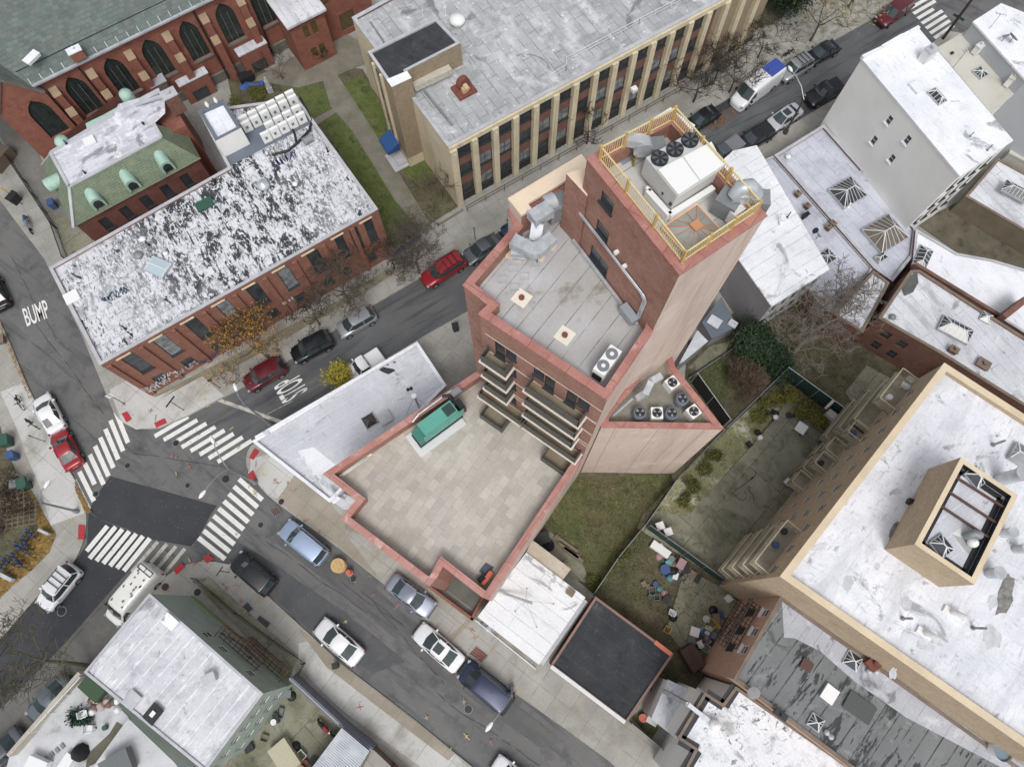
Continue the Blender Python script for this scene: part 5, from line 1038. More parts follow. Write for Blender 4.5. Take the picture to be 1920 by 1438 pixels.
skylight(E5, 1789, 620, 5.45, 1.6, 2.8, -33, 0.3, 0.5, 0.5, 5); skylight(E5, 1848, 596, 5.45, 1.0, 1.0, -33, 0.1, 0.3, 0.05, 0); mushroom(E5, 1672, 596, 5.45, 0.28, 0.4, steel_d)
mb = MB(); mb.poly(PP([(1690, 540), (1700, 520), (1720, 510), (1722, 530), (1712, 548), (1696, 555)], 5.47)); mb.build('tar_patch', mat('tar_grey', S(100, 102, 96), S(84, 86, 82), 1.0, fine=0.2), E5)
E6, q = building('white_field_roof_house', 'wide low house with a large clean white roof field and ragged stepped edge', [(1718, 430), (1795, 475), (1860, 487), (2040, 540), (2100, 735), (1871, 592), (1712, 497)], 4.0, brick_brown, roof_white, cap_grey, 0.15, 0.15)
skylight(E6, 1728, 485, 3.85, 1.3, 2.4, 60, 0.25, 0.4, 0.5, 4)
mb = MB(); mb.box(P(1895, 582, 5.0), (3.6, 0.5, 2.2), R(36)); mb.build('party_wall', brick_brown, E6)
mb = MB(); mb.bar(P(1712, 497, 4.6), P(1872, 595, 4.6), 0.3, 0.8); mb.build('party_wall', brick_brown, E6)
E7, q = building('skylit_shed_roof_house', 'low house with a mottled silver roof and one long ribbed skylight at the right edge', [(1811, 368), (1872, 297), (1960, 345), (2040, 420), (1990, 470), (1917, 430)], 3.0, mat('wall_dun', S(132, 120, 98), S(116, 106, 86), .8, fine=.15), roof_silver, cap_dark, 0.18, 0.15)
skylight(E7, 1905, 362, 3.45, 1.4, 2.8, -36, 0.25, 0.4, 0.5, 7)
E8, q = building('beige_roof_house', 'house with a flat beige roof and one dark square skylight behind the grey sided house', [(1757, 92), (1815, 58), (1925, 155), (1858, 212)], 8.6, grey_st, roof_beige, None, 0.2, 0.2)
skylight(E8, 1837, 139, 8.66, 1.1, 1.1, AB, 0.2, 0.25, 0.1, 1); mushroom(E8, 1784, 102, 8.66, 0.16, 0.3, blackm)
mb = MB(); mb.bar(P(1816, 60, 9.0), P(1922, 157, 9.0), 0.35, 0.7); mb.build('party_wall', grey_st, E8)
chimney(E8, 1840, 85, 8.8, 0.5, 0.8, 0.9, AB, grey_st, white_wall); chimney(E8, 1902, 143, 8.8, 0.5, 0.9, 1.0, 50, grey_st, roof_beige)
E9, q = building('corner_white_roof_house', 'white roofed house at the far top right corner with aerials and dishes', [(1826, 42), (1877, 9), (2080, 90), (2030, 210), (1925, 152)], 10.4, mat('wall_pale_blue', S(176, 180, 184), fine=0.05), roof_white, None, 0.2, 0.2)
E10, q = building('dark_strip_roof_house', 'low building with a narrow dark tar roof behind the tan block', [(1768, 668), (1786, 655), (1990, 800), (1960, 830), (1775, 700)], 4.6, brick_brown, roof_black, None, .2, .2)
chimney(E10, 1845, 682, 4.7, 0.8, 1.0, 1.0, -36, brick_brown, cap_dark); chimney(E10, 1790, 655, 4.7, 0.5, 0.7, 1.2, -36, brick_brown, cap_dark)
E11, q = building('beige_siding_house', 'low beige house with narrow siding at the right edge above the dark yard', [(1893, 287), (1925, 215), (2000, 240), (1975, 330)], 3.2, roof_beige, roof_beige, None, .2, .2)
# --- lower right
S1, q = building('striped_tar_roof_house', 'row house with a dark tarred roof of diagonal seams and a paler silver band', [(1464, 1118), (1376, 1273), (1597, 1440), (1760, 1560), (2060, 1545)], 10.4, brick_peach, roof_striped, cap_dark, 0.2, 0.15, holes={0: lambda L: [(1.0, 1.7, 8.2, 9.6, 'white'), (2.6, 3.3, 8.2, 9.6, 'white'), (4.1, 4.8, 8.2, 9.6, 'white'), (1.0, 1.7, 5.2, 6.6, 'plain'), (2.6, 3.3, 5.2, 6.6, 'plain'), (4.1, 4.8, 5.2, 6.6, 'plain')]})
mb = MB(); mb.poly(PP([(1466, 1121), (1940, 1450), (1900, 1450), (1700, 1345), (1600, 1275), (1540, 1222), (1490, 1196), (1470, 1195)], 10.28)); mb.build('silver_band', roof_strip2, S1)
skylight(S1, 1597, 1238, 10.27, 1.1, 1.1, -36, 0.15, 0.35, 0.1, 0); skylight(S1, 1528, 1353, 10.27, 0.95, 0.95, -36, 0.15, 0.35, 0.1, 0); hatch(S1, 1556, 1301, 10.27, 0.95, 1.1, AB+18, 0.3, steel_w)
hatch(S1, 1513, 1247, 10.27, 0.7, 0.8, AA, 0.12, brown_m); mushroom(S1, 1548, 1372, 10.27, 0.2, 0.4, steel); mushroom(S1, 1556, 1380, 10.27, 0.2, 0.4, steel); mushroom(S1, 1628, 1258, 10.27, 0.22, 0.4, steel); mushroom(S1, 1641, 1258, 10.27, 0.22, 0.4, steel)
chimney(S1, 1640, 1243, 10.3, 0.7, 0.9, 0.6, AB, rust, rust)
chimney(S1, 1464, 1340, 10.3, 0.35, 0.8, 0.5, AA, brick_brown, blackm)
hatch(S1, 1612, 1326, 10.27, 1.3, 2.0, AA, 0.15, mat('tar_box', S(84, 88, 88), fine=.1))
W1, q = building('white_spotted_roof_house', 'row house with a white roof, black flashed edges and grey scribbled stains', [(1380, 1287), (1356, 1320), (1322, 1298), (1271, 1383), (1304, 1405), (1270, 1470), (1460, 1620), (1750, 1560), (1597, 1440)], 9.0, grey_st, roofm('roof_white_scribble', (234, 236, 240), (220, 222, 227), -57, 2, [(S(158, 160, 154), 0.45, 0.52, 0.7), (S(104, 106, 110), 1.6, 0.58, 0.62, (0, 1, 1), 1.6, (0.25, 0.42, 0.55)), (S(130, 130, 122), 0.8, 0.6, 0.75)], 0.01, 0.02), cap_dark, 0.14, 0.12,
    holes={1: lambda L: [(0.2, .7, 7.0, 8.6, 'white'), (1.0, 1.5, 7.0, 8.6, 'white')], 3: lambda L: [], 4: lambda L: [], 5: lambda L: grid(L, 3, 0.55, [(6.6, 8.3)], .1, .4)})
mb = MB()
for a, b in (((1380, 1287), (1357, 1322)), ((1357, 1322), (1324, 1300)), ((1324, 1302), (1274, 1383)), ((1274, 1385), (1308, 1405)), ((1307, 1405), (1280, 1450))):
    p_, r_ = P(a[0], a[1], 8.9), P(b[0], b[1], 8.9); mb.bar(p_, r_, 0.75, 0.02)
mb.build('tar_border', plain('tar_dark', S(58, 60, 64), 0.8, fine=.15), W1)
mushroom(W1, 1337, 1357, 8.9, 0.4, 0.9, steel_w)
mb = MB(); mb.bar(P(1337, 1357, 9.2), P(1290, 1320, 9.3), 0.3, 0.25); mb.bar(P(1290, 1320, 9.3), P(1245, 1295, 5.0), 0.3, 0.25); mb.build('roof_duct', steel, W1)
W2, q = building('white_rear_extension', 'white rear extension with a sloping pale roof and a duct across it', [(1253, 1276), (1318, 1306), (1270, 1384), (1223, 1346)], 4.6, white_wall, roof_flat, None, .2, .2)
# --- lower left
def grH(L):
    return [(4.55, 5.2, 4.85, 6.4, 'white'), (6.25, 7.05, 5.2, 6.4, 'white'), (9.15, 9.9, 5.2, 6.4, 'white'), (4.6, 5.2, 2.0, 3.3, 'white'), (7.6, 8.2, 2.0, 3.3, 'white')]
GH, q = building('green_house', 'green sided corner house with a ridged silver roof and a rusty fire escape', [(280, 1113), (492, 1300), (384, 1445), (158, 1260)], 7.9, green_sid, roof_green, cap_grey, 0.12, 0.12, holes={0: grH, 1: lambda L: grid(L, 5, 0.6, [(5.0, 6.4), (2.0, 3.4)], 0.3, 0.3)}, style='white')
A, B = q[0], q[1]; e = (V2(B)-V2(A)).normalized(); nr = Vector((e.y, -e.x)); nr = nr if nr.y > 0 else -nr; rz = math.atan2(e.y, e.x)
def gw(u, z, o=0): return W3(V2(A)+e*u+nr*o, z)
mb = MB(); mb.box(gw(5.85, 0.6, 0.03), (11.7, 0.08, 1.2), rz); mb.build('painted_base', green_lime, GH)
fe = MB(); up = Vector((0, 0, 1))
for (z, u0, u1) in ((4.6, 5.4, 9.6), (2.2, 7.0, 11.2)):
    for o_ in (0.15, 0.4, 0.65, 0.9, 1.1): fe.bar(gw(u0, z, o_), gw(u1, z, o_), 0.05)
    for k in range(int((u1-u0)/0.5)+1): fe.bar(gw(u0+k*.5, z, 0.1), gw(u0+k*.5, z, 1.15), 0.05); fe.bar(gw(u0+k*.5, z, 1.15), gw(u0+k*.5, z+1, 1.15), 0.035)
    fe.bar(gw(u0, z+1, 1.15), gw(u1, z+1, 1.15), 0.06); fe.bar(gw(u0, z+.5, 1.15), gw(u1, z+.5, 1.15), 0.04)
    for u in (u0, u1): fe.bar(gw(u, z+1, .1), gw(u, z+1, 1.15), 0.05)
for o_ in (0.5, 1.0): fe.bar(gw(6.0, 4.6, o_), gw(8.6, 2.2, o_), 0.06)
for k in range(9): fe.bar(gw(6.0+2.6*k/8, 4.6-2.4*k/8, .5), gw(6.0+2.6*k/8, 4.6-2.4*k/8, 1.0), 0.06, 0.02)
fe.build('fire_escape', brown_m, GH)
hatch(GH, 318, 1165, 7.9, 0.8, 1.2, -36, 0.25, roof_white); hatch(GH, 390, 1272, 7.9, 0.7, 1.0, 25, 0.55, cap_grey); hatch(GH, 247, 1312, 7.9, 1.0, 1.1, 54, 0.12, cap_grey); hatch(GH, 287, 1338, 7.9, 1.0, 1.2, 54, 0.15, blackm); hatch(GH, 286, 1338, 8.05, 0.3, 0.4, 54, 0.12, steel_w)
mb = MB()
for a, b in (((440, 1340), (395, 1395)), ((470, 1300), (440, 1340))):
    pass
DK, q = building('white_roof_terrace', 'low building with a dirty white roof terrace holding chairs and junk', [(158, 1262), (240, 1345), (330, 1470), (-20, 1560), (20, 1420)], 2.8, white_wall, roof_dirty, None, .2, .2)
mb = MB(); mb.bar(P(156, 1260, 3.4), P(23, 1414, 3.4), 0.3, 1.1); mb.build('parapet', mat('parapet_bone', S(190, 182, 168), S(176, 168, 152), .8, fine=.1), DK)
mb = MB(); mb.poly(PP([(219, 1352), (234, 1361), (236, 1370), (190, 1425), (160, 1440), (165, 1412), (205, 1375)], 2.875)); mb.build('mossy_gutter', mat('mossy_band', S(112, 108, 90), S(94, 90, 74), 1.0, fine=.2), DK)
DK2, q = building('white_lean_roof', 'plain white lower roof next to the green house separated by a dark gap', [(241, 1349), (326, 1430), (380, 1500), (140, 1500), (178, 1436)], 3.6, white_wall, roof_dirty, None, .2, .2)
mb = MB(); c = P(225, 1432, 4.0); mb.box((c.x, c.y, 4.3), (2.2, 1.6, 0.8), R(30)); mb.build('roof_box', mat('felt_grey', S(110, 114, 114), fine=.1), DK2)
CS, q = building('corrugated_shed', 'open yard shed with a ribbed metal roof by the grey gate', [(641, 1367), (690, 1408), (650, 1475), (560, 1475)], 2.6, wood, mat('corrugated', S(190, 196, 202), S(176, 182, 190), .8, panels=(-36, 60, 0.16, 0, S(120, 126, 134), 0.035, 0.05), fine=.05, rough=.5, metal=.2), None, .1, .1)
# ============================================================ VEHICLES
def lerpt(tab, x):
    for (x0, v0), (x1, v1) in zip(tab[:-1], tab[1:]):
        if x <= x1: t = (x-x0)/(x1-x0) if x1 > x0 else 0; t = max(0, min(1, t)); return [a+(b-a)*t for a, b in zip(v0, v1)]
    return tab[-1][1]
PAINT = {}
def paint(n, c, metal=0.35):
    if n not in PAINT: PAINT[n] = mat('car_paint_'+n, S(*c), tuple(list(x*0.93 for x in S(*c)[:3])+[1.0]), 1.2, fine=0.03, rough=0.32, metal=metal, coat=0.6)
    return PAINT[n]
lampm = plain('headlight_glass', S(150, 158, 162), 0.15); tailm = plain('taillight_red', S(116, 24, 28), 0.25); trim = plain('car_trim', S(34, 36, 38), 0.5); rimm = plain('wheel_rim', S(170, 172, 176), 0.3, 0.6)
# profile in units of length: hood end, windscreen top, roof end, tail glass end ; widths, heights
KINDS = {'sedan': dict(W=1.82, H=1.45, belt=0.93, hood=0.76, ws=(0.24, 0.07), rg=(-0.19, -0.36), trunk=0.92),
         'suv': dict(W=1.9, H=1.68, belt=1.05, hood=0.92, ws=(0.25, 0.12), rg=(-0.40, -0.47), trunk=1.0),
         'hatch': dict(W=1.78, H=1.55, belt=0.98, hood=0.84, ws=(0.28, 0.12), rg=(-0.36, -0.46), trunk=0.95),
         'minivan': dict(W=1.98, H=1.78, belt=1.05, hood=0.92, ws=(0.33, 0.18), rg=(-0.42, -0.48), trunk=1.0),
         'pickup': dict(W=1.95, H=1.8, belt=1.1, hood=1.0, ws=(0.20, 0.11), rg=(-0.08, -0.12), trunk=1.0)}
def vehicle(kind, label, col, front, rear, group='cars parked along the kerbs', sunroof=False, rack=False, Lmax=None, zc=0.7, extra=None, name='parked_car'):
    k = KINDS[kind]; f, r = P(front[0], front[1], zc), P(rear[0], rear[1], zc); d = f-r; L = min(max(d.length, 4.1), Lmax or 5.3); c = (f+r)/2; W_, H = k['W'], k['H']
    T = thing(name, label, 'car' if kind != 'pickup' else 'pickup truck', (c.x, c.y, 0), math.atan2(d.y, d.x), group)
    hw = W_/2; pm = paint(*col)
    b = MB(); st = []
    xs = [-0.5, -0.485, -0.44, -0.36, -0.22, -0.05, 0.10, 0.24, 0.34, 0.42, 0.47, 0.495]
    plan = [(-0.5, [0.80]), (-0.485, [0.90]), (-0.44, [0.97]), (-0.3, [1.0]), (0.2, [1.0]), (0.34, [0.98]), (0.42, [0.93]), (0.47, [0.84]), (0.495, [0.62])]
    tr, hd, be = k['trunk'], k['hood'], k['belt']
    zt = [(-0.5, [tr*0.80]), (-0.485, [tr*0.93]), (-0.44, [tr]), (-0.3, [tr*0.98+0.03]), (-0.2, [be]), (0.22, [be]), (0.28, [be*0.5+hd*0.5+.02]), (0.36, [hd]), (0.45, [hd*0.9]), (0.47, [hd*0.82]), (0.495, [hd*0.62])]
    rows = []
    for x in xs:
        w_ = hw*lerpt(plan, x)[0]; z = lerpt(zt, x)[0]
        rows.append([(x*L, s_*w_*a, z*q_+0.22*(1-q_) if q_ < 1 else z+add) for (s_, a, q_, add) in ((-1, .93, 0, 0), (-1, 1, .45, 0), (-1, .985, .82, 0), (-1, .86, 1, 0), (-1, .45, 1, .035), (1, .45, 1, .035), (1, .86, 1, 0), (1, .985, .82, 0), (1, 1, .45, 0), (1, .93, 0, 0))])
    n = 10; vs = [v for rr in rows for v in rr]; fs = [(i*n+j, i*n+j+1, (i+1)*n+j+1, (i+1)*n+j) for i in range(len(xs)-1) for j in range(n-1)]
    fs += [tuple(range(n-1, -1, -1)), tuple((len(xs)-1)*n+j for j in range(n))]
    b.idx(vs, fs, 0, True)
    b.build('body', pm, T, True, 1)
    # glasshouse
    g = MB(); x0, x1 = k['ws'][0]*L, k['ws'][1]*L; x2, x3 = k['rg'][0]*L, k['rg'][1]*L; bz = be-0.02; tzz = H-0.04; bw, tw_ = hw*0.90, hw*0.70
    if kind in ('suv', 'minivan'): tw_ = hw*0.76
    B = [(x0, -bw*0.86, bz), (x0+0.12, 0, bz), (x0, bw*0.86, bz), (x1-.1, bw, bz), (x2, bw, bz), (x3, bw*0.82, bz), (x3-0.06, 0, bz), (x3, -bw*0.82, bz), (x2, -bw, bz), (x1-.1, -bw, bz)]
    Tt = [(x1, -tw_*0.9, tzz-.02), (x1+0.07, 0, tzz), (x1, tw_*.9, tzz-.02), (x1-.25, tw_, tzz-.02), (x2+.1, tw_, tzz-.02), (x2, tw_*.9, tzz-.03), (x2-.03, 0, tzz-.01), (x2, -tw_*.9, tzz-.03), (x2+.1, -tw_, tzz-.02), (x1-.25, -tw_, tzz-.02)]
    m_ = 10; g.idx(B+Tt, [(i, (i+1) % m_, m_+(i+1) % m_, m_+i) for i in range(m_)], 0, False); g.build('windows', car_glass, T, True)
    rf = MB(); rr0 = [(x, y, z) for x, y, z in Tt]; cx = (x1+x2)/2
    rr1 = [(cx+(x-cx)*0.9, y*0.82, z+0.045) for x, y, z in Tt]; rf.idx(rr0+rr1, [(i, (i+1) % m_, m_+(i+1) % m_, m_+i) for i in range(m_)]+[tuple(range(m_, 2*m_))], 0, True)
    for i in (0, 2, 5, 7): rf.bar(Vector(B[i])+Vector((0, 0, -.02)), Vector(Tt[i])+Vector((0, 0, .02)), 0.08)
    for s_ in (-1, 1):
        for xx in ([(x1*0.45+x2*0.55)] if kind != 'pickup' else []): rf.bar((xx, s_*bw, bz), (xx, s_*tw_, tzz), 0.09)
        rf.bar((x1-.1, s_*tw_, tzz), (x2, s_*tw_, tzz), 0.07)
    rf.build('roof', pm, T, True)
    if sunroof:
        q_ = MB(); q_.box((x1*0.62+x2*0.38, 0, H+0.012), (0.75, hw*0.85, 0.02)); q_.build('sunroof', car_glass, T, True)
    if rack:
        q_ = MB()
        for s_ in (-1, 1): q_.bar((x1-.3, s_*tw_*.92, H+.07), (x2+.2, s_*tw_*.92, H+.07), 0.05)
        for t in (.25, .55, .85): xx = (x1-.3)*(1-t)+(x2+.2)*t; q_.bar((xx, -tw_*.92, H+.08), (xx, tw_*.92, H+.08), 0.06)
        q_.build('roof_rack', trim, T, True)
    if kind == 'pickup':
        q_ = MB(); q_.box(((x3-L*0.49)/2, 0, be+0.03), (L*0.49+x3-0.1, W_*0.82, 0.05)); q_.build('bed_cover', trim if extra is None else extra, T, True)
    wr = 0.34; 
    for sx in (-0.30, 0.31):
        for s_ in (-1, 1):
            t_ = MB(); t_.tube([(sx*L, s_*(hw-0.2), wr), (sx*L, s_*(hw+0.015), wr)], wr, 16); wo = t_.build('wheel', rubber, T, True)
            t_ = MB(); t_.tube([(sx*L, s_*(hw), wr), (sx*L, s_*(hw+0.03), wr)], wr*0.6, 12); t_.build('rim', rimm, wo, True)
    for s_ in (-1, 1):
        t_ = MB(); t_.box((L*0.458, s_*hw*0.74, hd*0.80), (0.24, 0.26, 0.1), s_*-0.45); t_.build('headlight', lampm, T, True)
        t_ = MB(); t_.box((-L*0.482, s_*hw*0.80, tr*0.80), (0.1, 0.28, 0.16), s_*0.3); t_.build('taillight', tailm, T, True)
        t_ = MB(); t_.box((x0-0.25, s_*(hw+0.08), be+0.02), (0.14, 0.2, 0.14), s_*0.2); t_.build('wing_mirror', pm, T, True)
    t_ = MB(); t_.box((L*0.485, 0, 0.42), (0.1, W_*0.75, 0.2)); t_.build('bumper_trim', trim, T, True)
    t_ = MB(); t_.box((-L*0.492, 0, 0.62), (0.05, 0.5, 0.14)); t_.build('number_plate', white_p, T, True)
    return T
WHT = ('white', (232, 234, 236), 0.0); SIL = ('silver', (176, 180, 184), 0.55); GRY = ('grey', (96, 100, 106), 0.4); BLK = ('black', (30, 32, 36), 0.3); MRN = ('maroon', (110, 28, 38), 0.3); RED = ('red', (170, 30, 38), 0.2); NVY = ('navy', (44, 54, 84), 0.4); PBL = ('pale_blue', (160, 182, 214), 0.4); SGY = ('steel_grey', (150, 158, 176), 0.5); GRN = ('grey_green', (104, 116, 122), 0.4); DBL = ('dark_blue', (40, 60, 84), 0.4)
vehicle('sedan', 'white saloon parked nose away above the bright red saloon at the left kerb', WHT, (74, 741), (108, 808))
vehicle('sedan', 'bright red saloon parked at the left kerb beside the long left crosswalk', RED, (107, 811), (139, 873))
vehicle('suv', 'white car with black roof bars parked by the leaf strewn left corner', WHT, (78, 1140), (140, 1063), rack=True)
vehicle('sedan', 'grey green car under bare branches beside the bone coloured parapet', GRN, (60, 1346), (124, 1276))
vehicle('sedan', 'dark grey car cut off by the lower left corner of the view', GRY, (-28, 1440), (28, 1384))
vehicle('sedan', 'dark car barely in view at the left edge above the painted BUMP', BLK, (-22, 518), (4, 578))
vehicle('suv', 'pale blue wagon parked facing the crosswalk beside the wooden cable spool', PBL, (530, 985), (608, 1049))
vehicle('suv', 'black car with red rear lamps parked at the lower right street corner', BLK, (439, 1045), (509, 1105))
vehicle('sedan', 'white saloon parked on the lower kerb across from the grey saloon', WHT, (596, 1169), (674, 1237))
vehicle('sedan', 'silver blue saloon parked beside the pavement below the tower terrace', SGY, (811, 1147), (731, 1087))
vehicle('sedan', 'white saloon with a dark sunroof parked beside the wooden tree pit cover', WHT, (781, 1178), (863, 1249), sunroof=True)
vehicle('minivan', 'navy minivan parked under the long lamp arm', NVY, (866, 1251), (956, 1326))
vehicle('sedan', 'white car cut off by the bottom edge of the view', WHT, (925, 1429), (1003, 1492))
vehicle('suv', 'dark maroon car under the yellow leaved tree near the painted STOP', MRN, (458, 724), (533, 681))
vehicle('suv', 'black wagon parked between the maroon car and the silver hatchback', BLK, (547, 670), (622, 632), rack=True)
vehicle('hatch', 'silver hatchback parked under the thin bare tree on the upper street', SIL, (638, 621), (697, 587))
vehicle('suv', 'bright crimson wagon parked behind a bare tree on the upper street', RED, (792, 530), (869, 482), rack=True)
vehicle('sedan', 'grey saloon with a shiny roof parked ahead of the crimson wagon', GRY, (875, 485), (931, 449))
vehicle('sedan', 'dark blue car half hidden behind the corner of the brick tower', DBL, (948, 438), (998, 408))
vehicle('sedan', 'black car half hidden by bushes just above the yellow roof railing', BLK, (1292, 238), (1340, 208))
vehicle('suv', 'silver car with a ribbed roof parked behind the white delivery van', SIL, (1463, 145), (1518, 112), rack=True)
vehicle('sedan', 'black saloon parked by the tree pit ahead of the silver ribbed roof car', BLK, (1516, 112), (1568, 84))
vehicle('pickup', 'dark pickup truck with a covered bed beside the grey sided house', BLK, (1514, 190), (1575, 158))
vehicle('sedan', 'silver white saloon with a dark sunroof beside the leaning utility pole', ('pearl', (206, 206, 214), 0.3), (1440, 240), (1499, 201), sunroof=True)
vehicle('suv', 'black car parked nose to tail with the pickup near the ribbed roof', BLK, (1386, 276), (1446, 242))
vehicle('pickup', 'grey pickup bed poking out from behind the rooftop machine', GRY, (1316, 312), (1390, 264), extra=grey_p)
vehicle('suv', 'maroon car parked beside the far top right crosswalk', MRN, (1649, 42), (1704, 3))
vehicle('pickup', 'white pickup with a covered bed peeping over the corner shop roof', WHT, (652, 708), (714, 667), extra=white_p)
def van(label, front, rear, H, W_, colr, hi, name='parked_van', spots=False):
    f, r = P(front[0], front[1], H*0.5), P(rear[0], rear[1], H*0.5); d = f-r; L = d.length; c = (f+r)/2; pm = paint(*colr)
    T = thing(name, label, 'van', (c.x, c.y, 0), math.atan2(d.y, d.x), 'vans parked at the kerb'); hw = W_/2
    xs = [(-0.5, .90, .97), (-0.485, .97, .995), (-0.4, 1, 1), (0.1, 1, 1), (0.2, 1, .99), (0.245, .99, .95)] if hi else [(-0.5, .88, .95), (-0.48, .97, .99), (-0.4, 1, 1), (0.1, 1, 1), (0.2, 1, .98), (0.26, .98, .93)]
    b = MB(); rows = []
    for x, wf, hf in xs:
        w_ = hw*wf; h_ = H*hf; rows.append([(x*L, s_*w_*a, z*h_+0.2*(1-z)) for s_, a, z in ((-1, .96, 0), (-1, 1, .4), (-1, .98, .75), (-1, .92, .93), (-1, .72, 1), (1, .72, 1), (1, .92, .93), (1, .98, .75), (1, 1, .4), (1, .96, 0))])
    hz = H*0.45
    for x, wf, zt in ((0.36, .97, hz*1.12), (0.43, .92, hz*0.95), (0.475, .84, hz*0.85), (0.5, .66, hz*0.62)):
        w_ = hw*wf; rows.append([(x*L, s_*w_*a, zt*z+0.2*(1-z)) for s_, a, z in ((-1, .96, 0), (-1, 1, .5), (-1, .98, .85), (-1, .9, .98), (-1, .6, 1.02), (1, .6, 1.02), (1, .9, .98), (1, .98, .85), (1, 1, .5), (1, .96, 0))])
    n = 10; vs = [v for rr in rows for v in rr]; fs = [(i*n+j, i*n+j+1, (i+1)*n+j+1, (i+1)*n+j) for i in range(len(rows)-1) for j in range(n-1)]+[tuple(range(n-1, -1, -1)), tuple((len(rows)-1)*n+j for j in range(n))]
    b.idx(vs, fs, 0, True); b.build('body', pm, T, True, 1)
    xa = xs[-1][0]*L; g = MB(); zb, zt = hz*1.16, H*0.90
    g.idx([(0.365*L, -hw*.84, zb), (0.385*L, 0, zb), (0.365*L, hw*.84, zb), (xa+.10, hw*.80, zt), (xa+.16, 0, zt+.03), (xa+.10, -hw*.80, zt)], [(0, 1, 4, 5), (1, 2, 3, 4)], 0, False); g.build('windscreen', car_glass, T, True)
    for s_ in (-1, 1):
        g = MB(); g.idx([(0.34*L, s_*(hw+.01), hz*1.15), (0.2*L, s_*(hw+.01), hz*1.1), (0.2*L, s_*(hw*.97+.01), H*0.8), (0.27*L, s_*(hw*.97+.01), H*0.8)], [(0, 1, 2, 3)], 0, False); g.build('side_window', car_glass, T, True)
        t_ = MB(); t_.box((0.33*L, s_*(hw+.14), hz*1.2), (0.15, 0.22, 0.3)); t_.build('wing_mirror', trim, T, True)
        t_ = MB(); t_.box((0.47*L, s_*hw*.72, hz*.72), (0.2, 0.3, 0.22), -s_*.4); t_.build('headlight', lampm, T, True)
        t_ = MB(); t_.box((-0.497*L, s_*hw*.88, hz*.9), (0.06, 0.14, 0.4)); t_.build('taillight', tailm, T, True)
        for sx in (-.29, .32):
            t_ = MB(); t_.tube([(sx*L, s_*(hw-.22), .36), (sx*L, s_*(hw+.01), .36)], .36, 16); wo = t_.build('wheel', rubber, T, True)
            t_ = MB(); t_.tube([(sx*L, s_*hw, .36), (sx*L, s_*(hw+.03), .36)], .2, 12); t_.build('rim', rimm, wo, True)
    return T, L, hw
VN, L, hw = van('white high roof delivery van with a blue panel on its roof', (1381, 190), (1459, 132), 2.6, 2.0, WHT, True)
m_ = MB(); m_.box((-0.30*L, 0, 2.63), (L*0.33, hw*1.5, 0.06)); m_.build('roof_panel', solar, VN, True)
m_ = MB(); m_.box((0.02*L, 0.1, 2.66), (0.5, 0.45, 0.16)); m_.build('roof_vent', white_p, VN, True)
VO, L, hw = van('old white van with dark paint chips on its roof by the green house', (203, 1166), (290, 1064), 2.25, 1.98, ('old_white', (238, 238, 232), 0.0), False)
random.seed(5)
for i in range(15):
    m_ = MB(); x, y = random.uniform(-.44, .2)*L, random.choice((-1, 1))*random.uniform(.15, .68)*hw; pts = [(x+random.uniform(.06, .16)*math.cos(j)*1.2, y+random.uniform(.05, .12)*math.sin(j), 2.262) for j in range(6)]; m_.poly(pts); m_.build('paint_chip', mat('paint_chip', S(120, 112, 92)), VO, True)
m_ = MB()
for t in (-.47, -.40): m_.box((t*L, 0, 2.26), (0.06, hw*1.5, 0.06))
for s_ in (-.75, 0, .75): m_.box((-.435*L, s_*hw, 2.26), (0.07*L, 0.05, 0.05))
m_.build('roof_rack', trim, VO, True)
# two wheelers
def motorbike(name, label, cat, x, y, ang, m1, m2, L=1.9):
    T = thing(name, label, cat, P(x, y, 0), ang)
    for sx in (-.36, .36):
        m_ = MB(); 
        for k in range(14): a, b = k/14*6.283, (k+1)/14*6.283; m_.bar((sx*L+.28*math.cos(a), 0, .3+.28*math.sin(a)), (sx*L+.28*math.cos(b), 0, .3+.28*math.sin(b)), .12)
        m_.build('wheel', rubber, T, True)
    m_ = MB(); m_.tube([(-.42*L, 0, .62), (-.2*L, 0, .72), (.02*L, 0, .7), (.2*L, 0, .82)], [.1, .2, .22, .12], 10); m_.tube([(.2*L, 0, .3), (.26*L, 0, .85)], [.1, .08], 8); m_.build('body', m1, T, True)
    m_ = MB(); m_.tube([(-.4*L, 0, .8), (-.1*L, 0, .86)], [.12, .17], 10); m_.build('seat', m2, T, True)
    m_ = MB(); m_.bar((.22*L, -.34, .98), (.22*L, .34, .98), .05); m_.build('handlebar', steel_d, T, True); return T
motorbike('scooter', 'blue and silver scooter parked at the kerb by the rectory fence', 'scooter', 58, 425, R(-62), SGY and paint(*SGY), blue_p, 2.3)
motorbike('motorcycle', 'red motorcycle standing in the fenced yard beside the ribbed metal shed', 'motorcycle', 614, 1363, R(-40), paint(*RED), blackm)
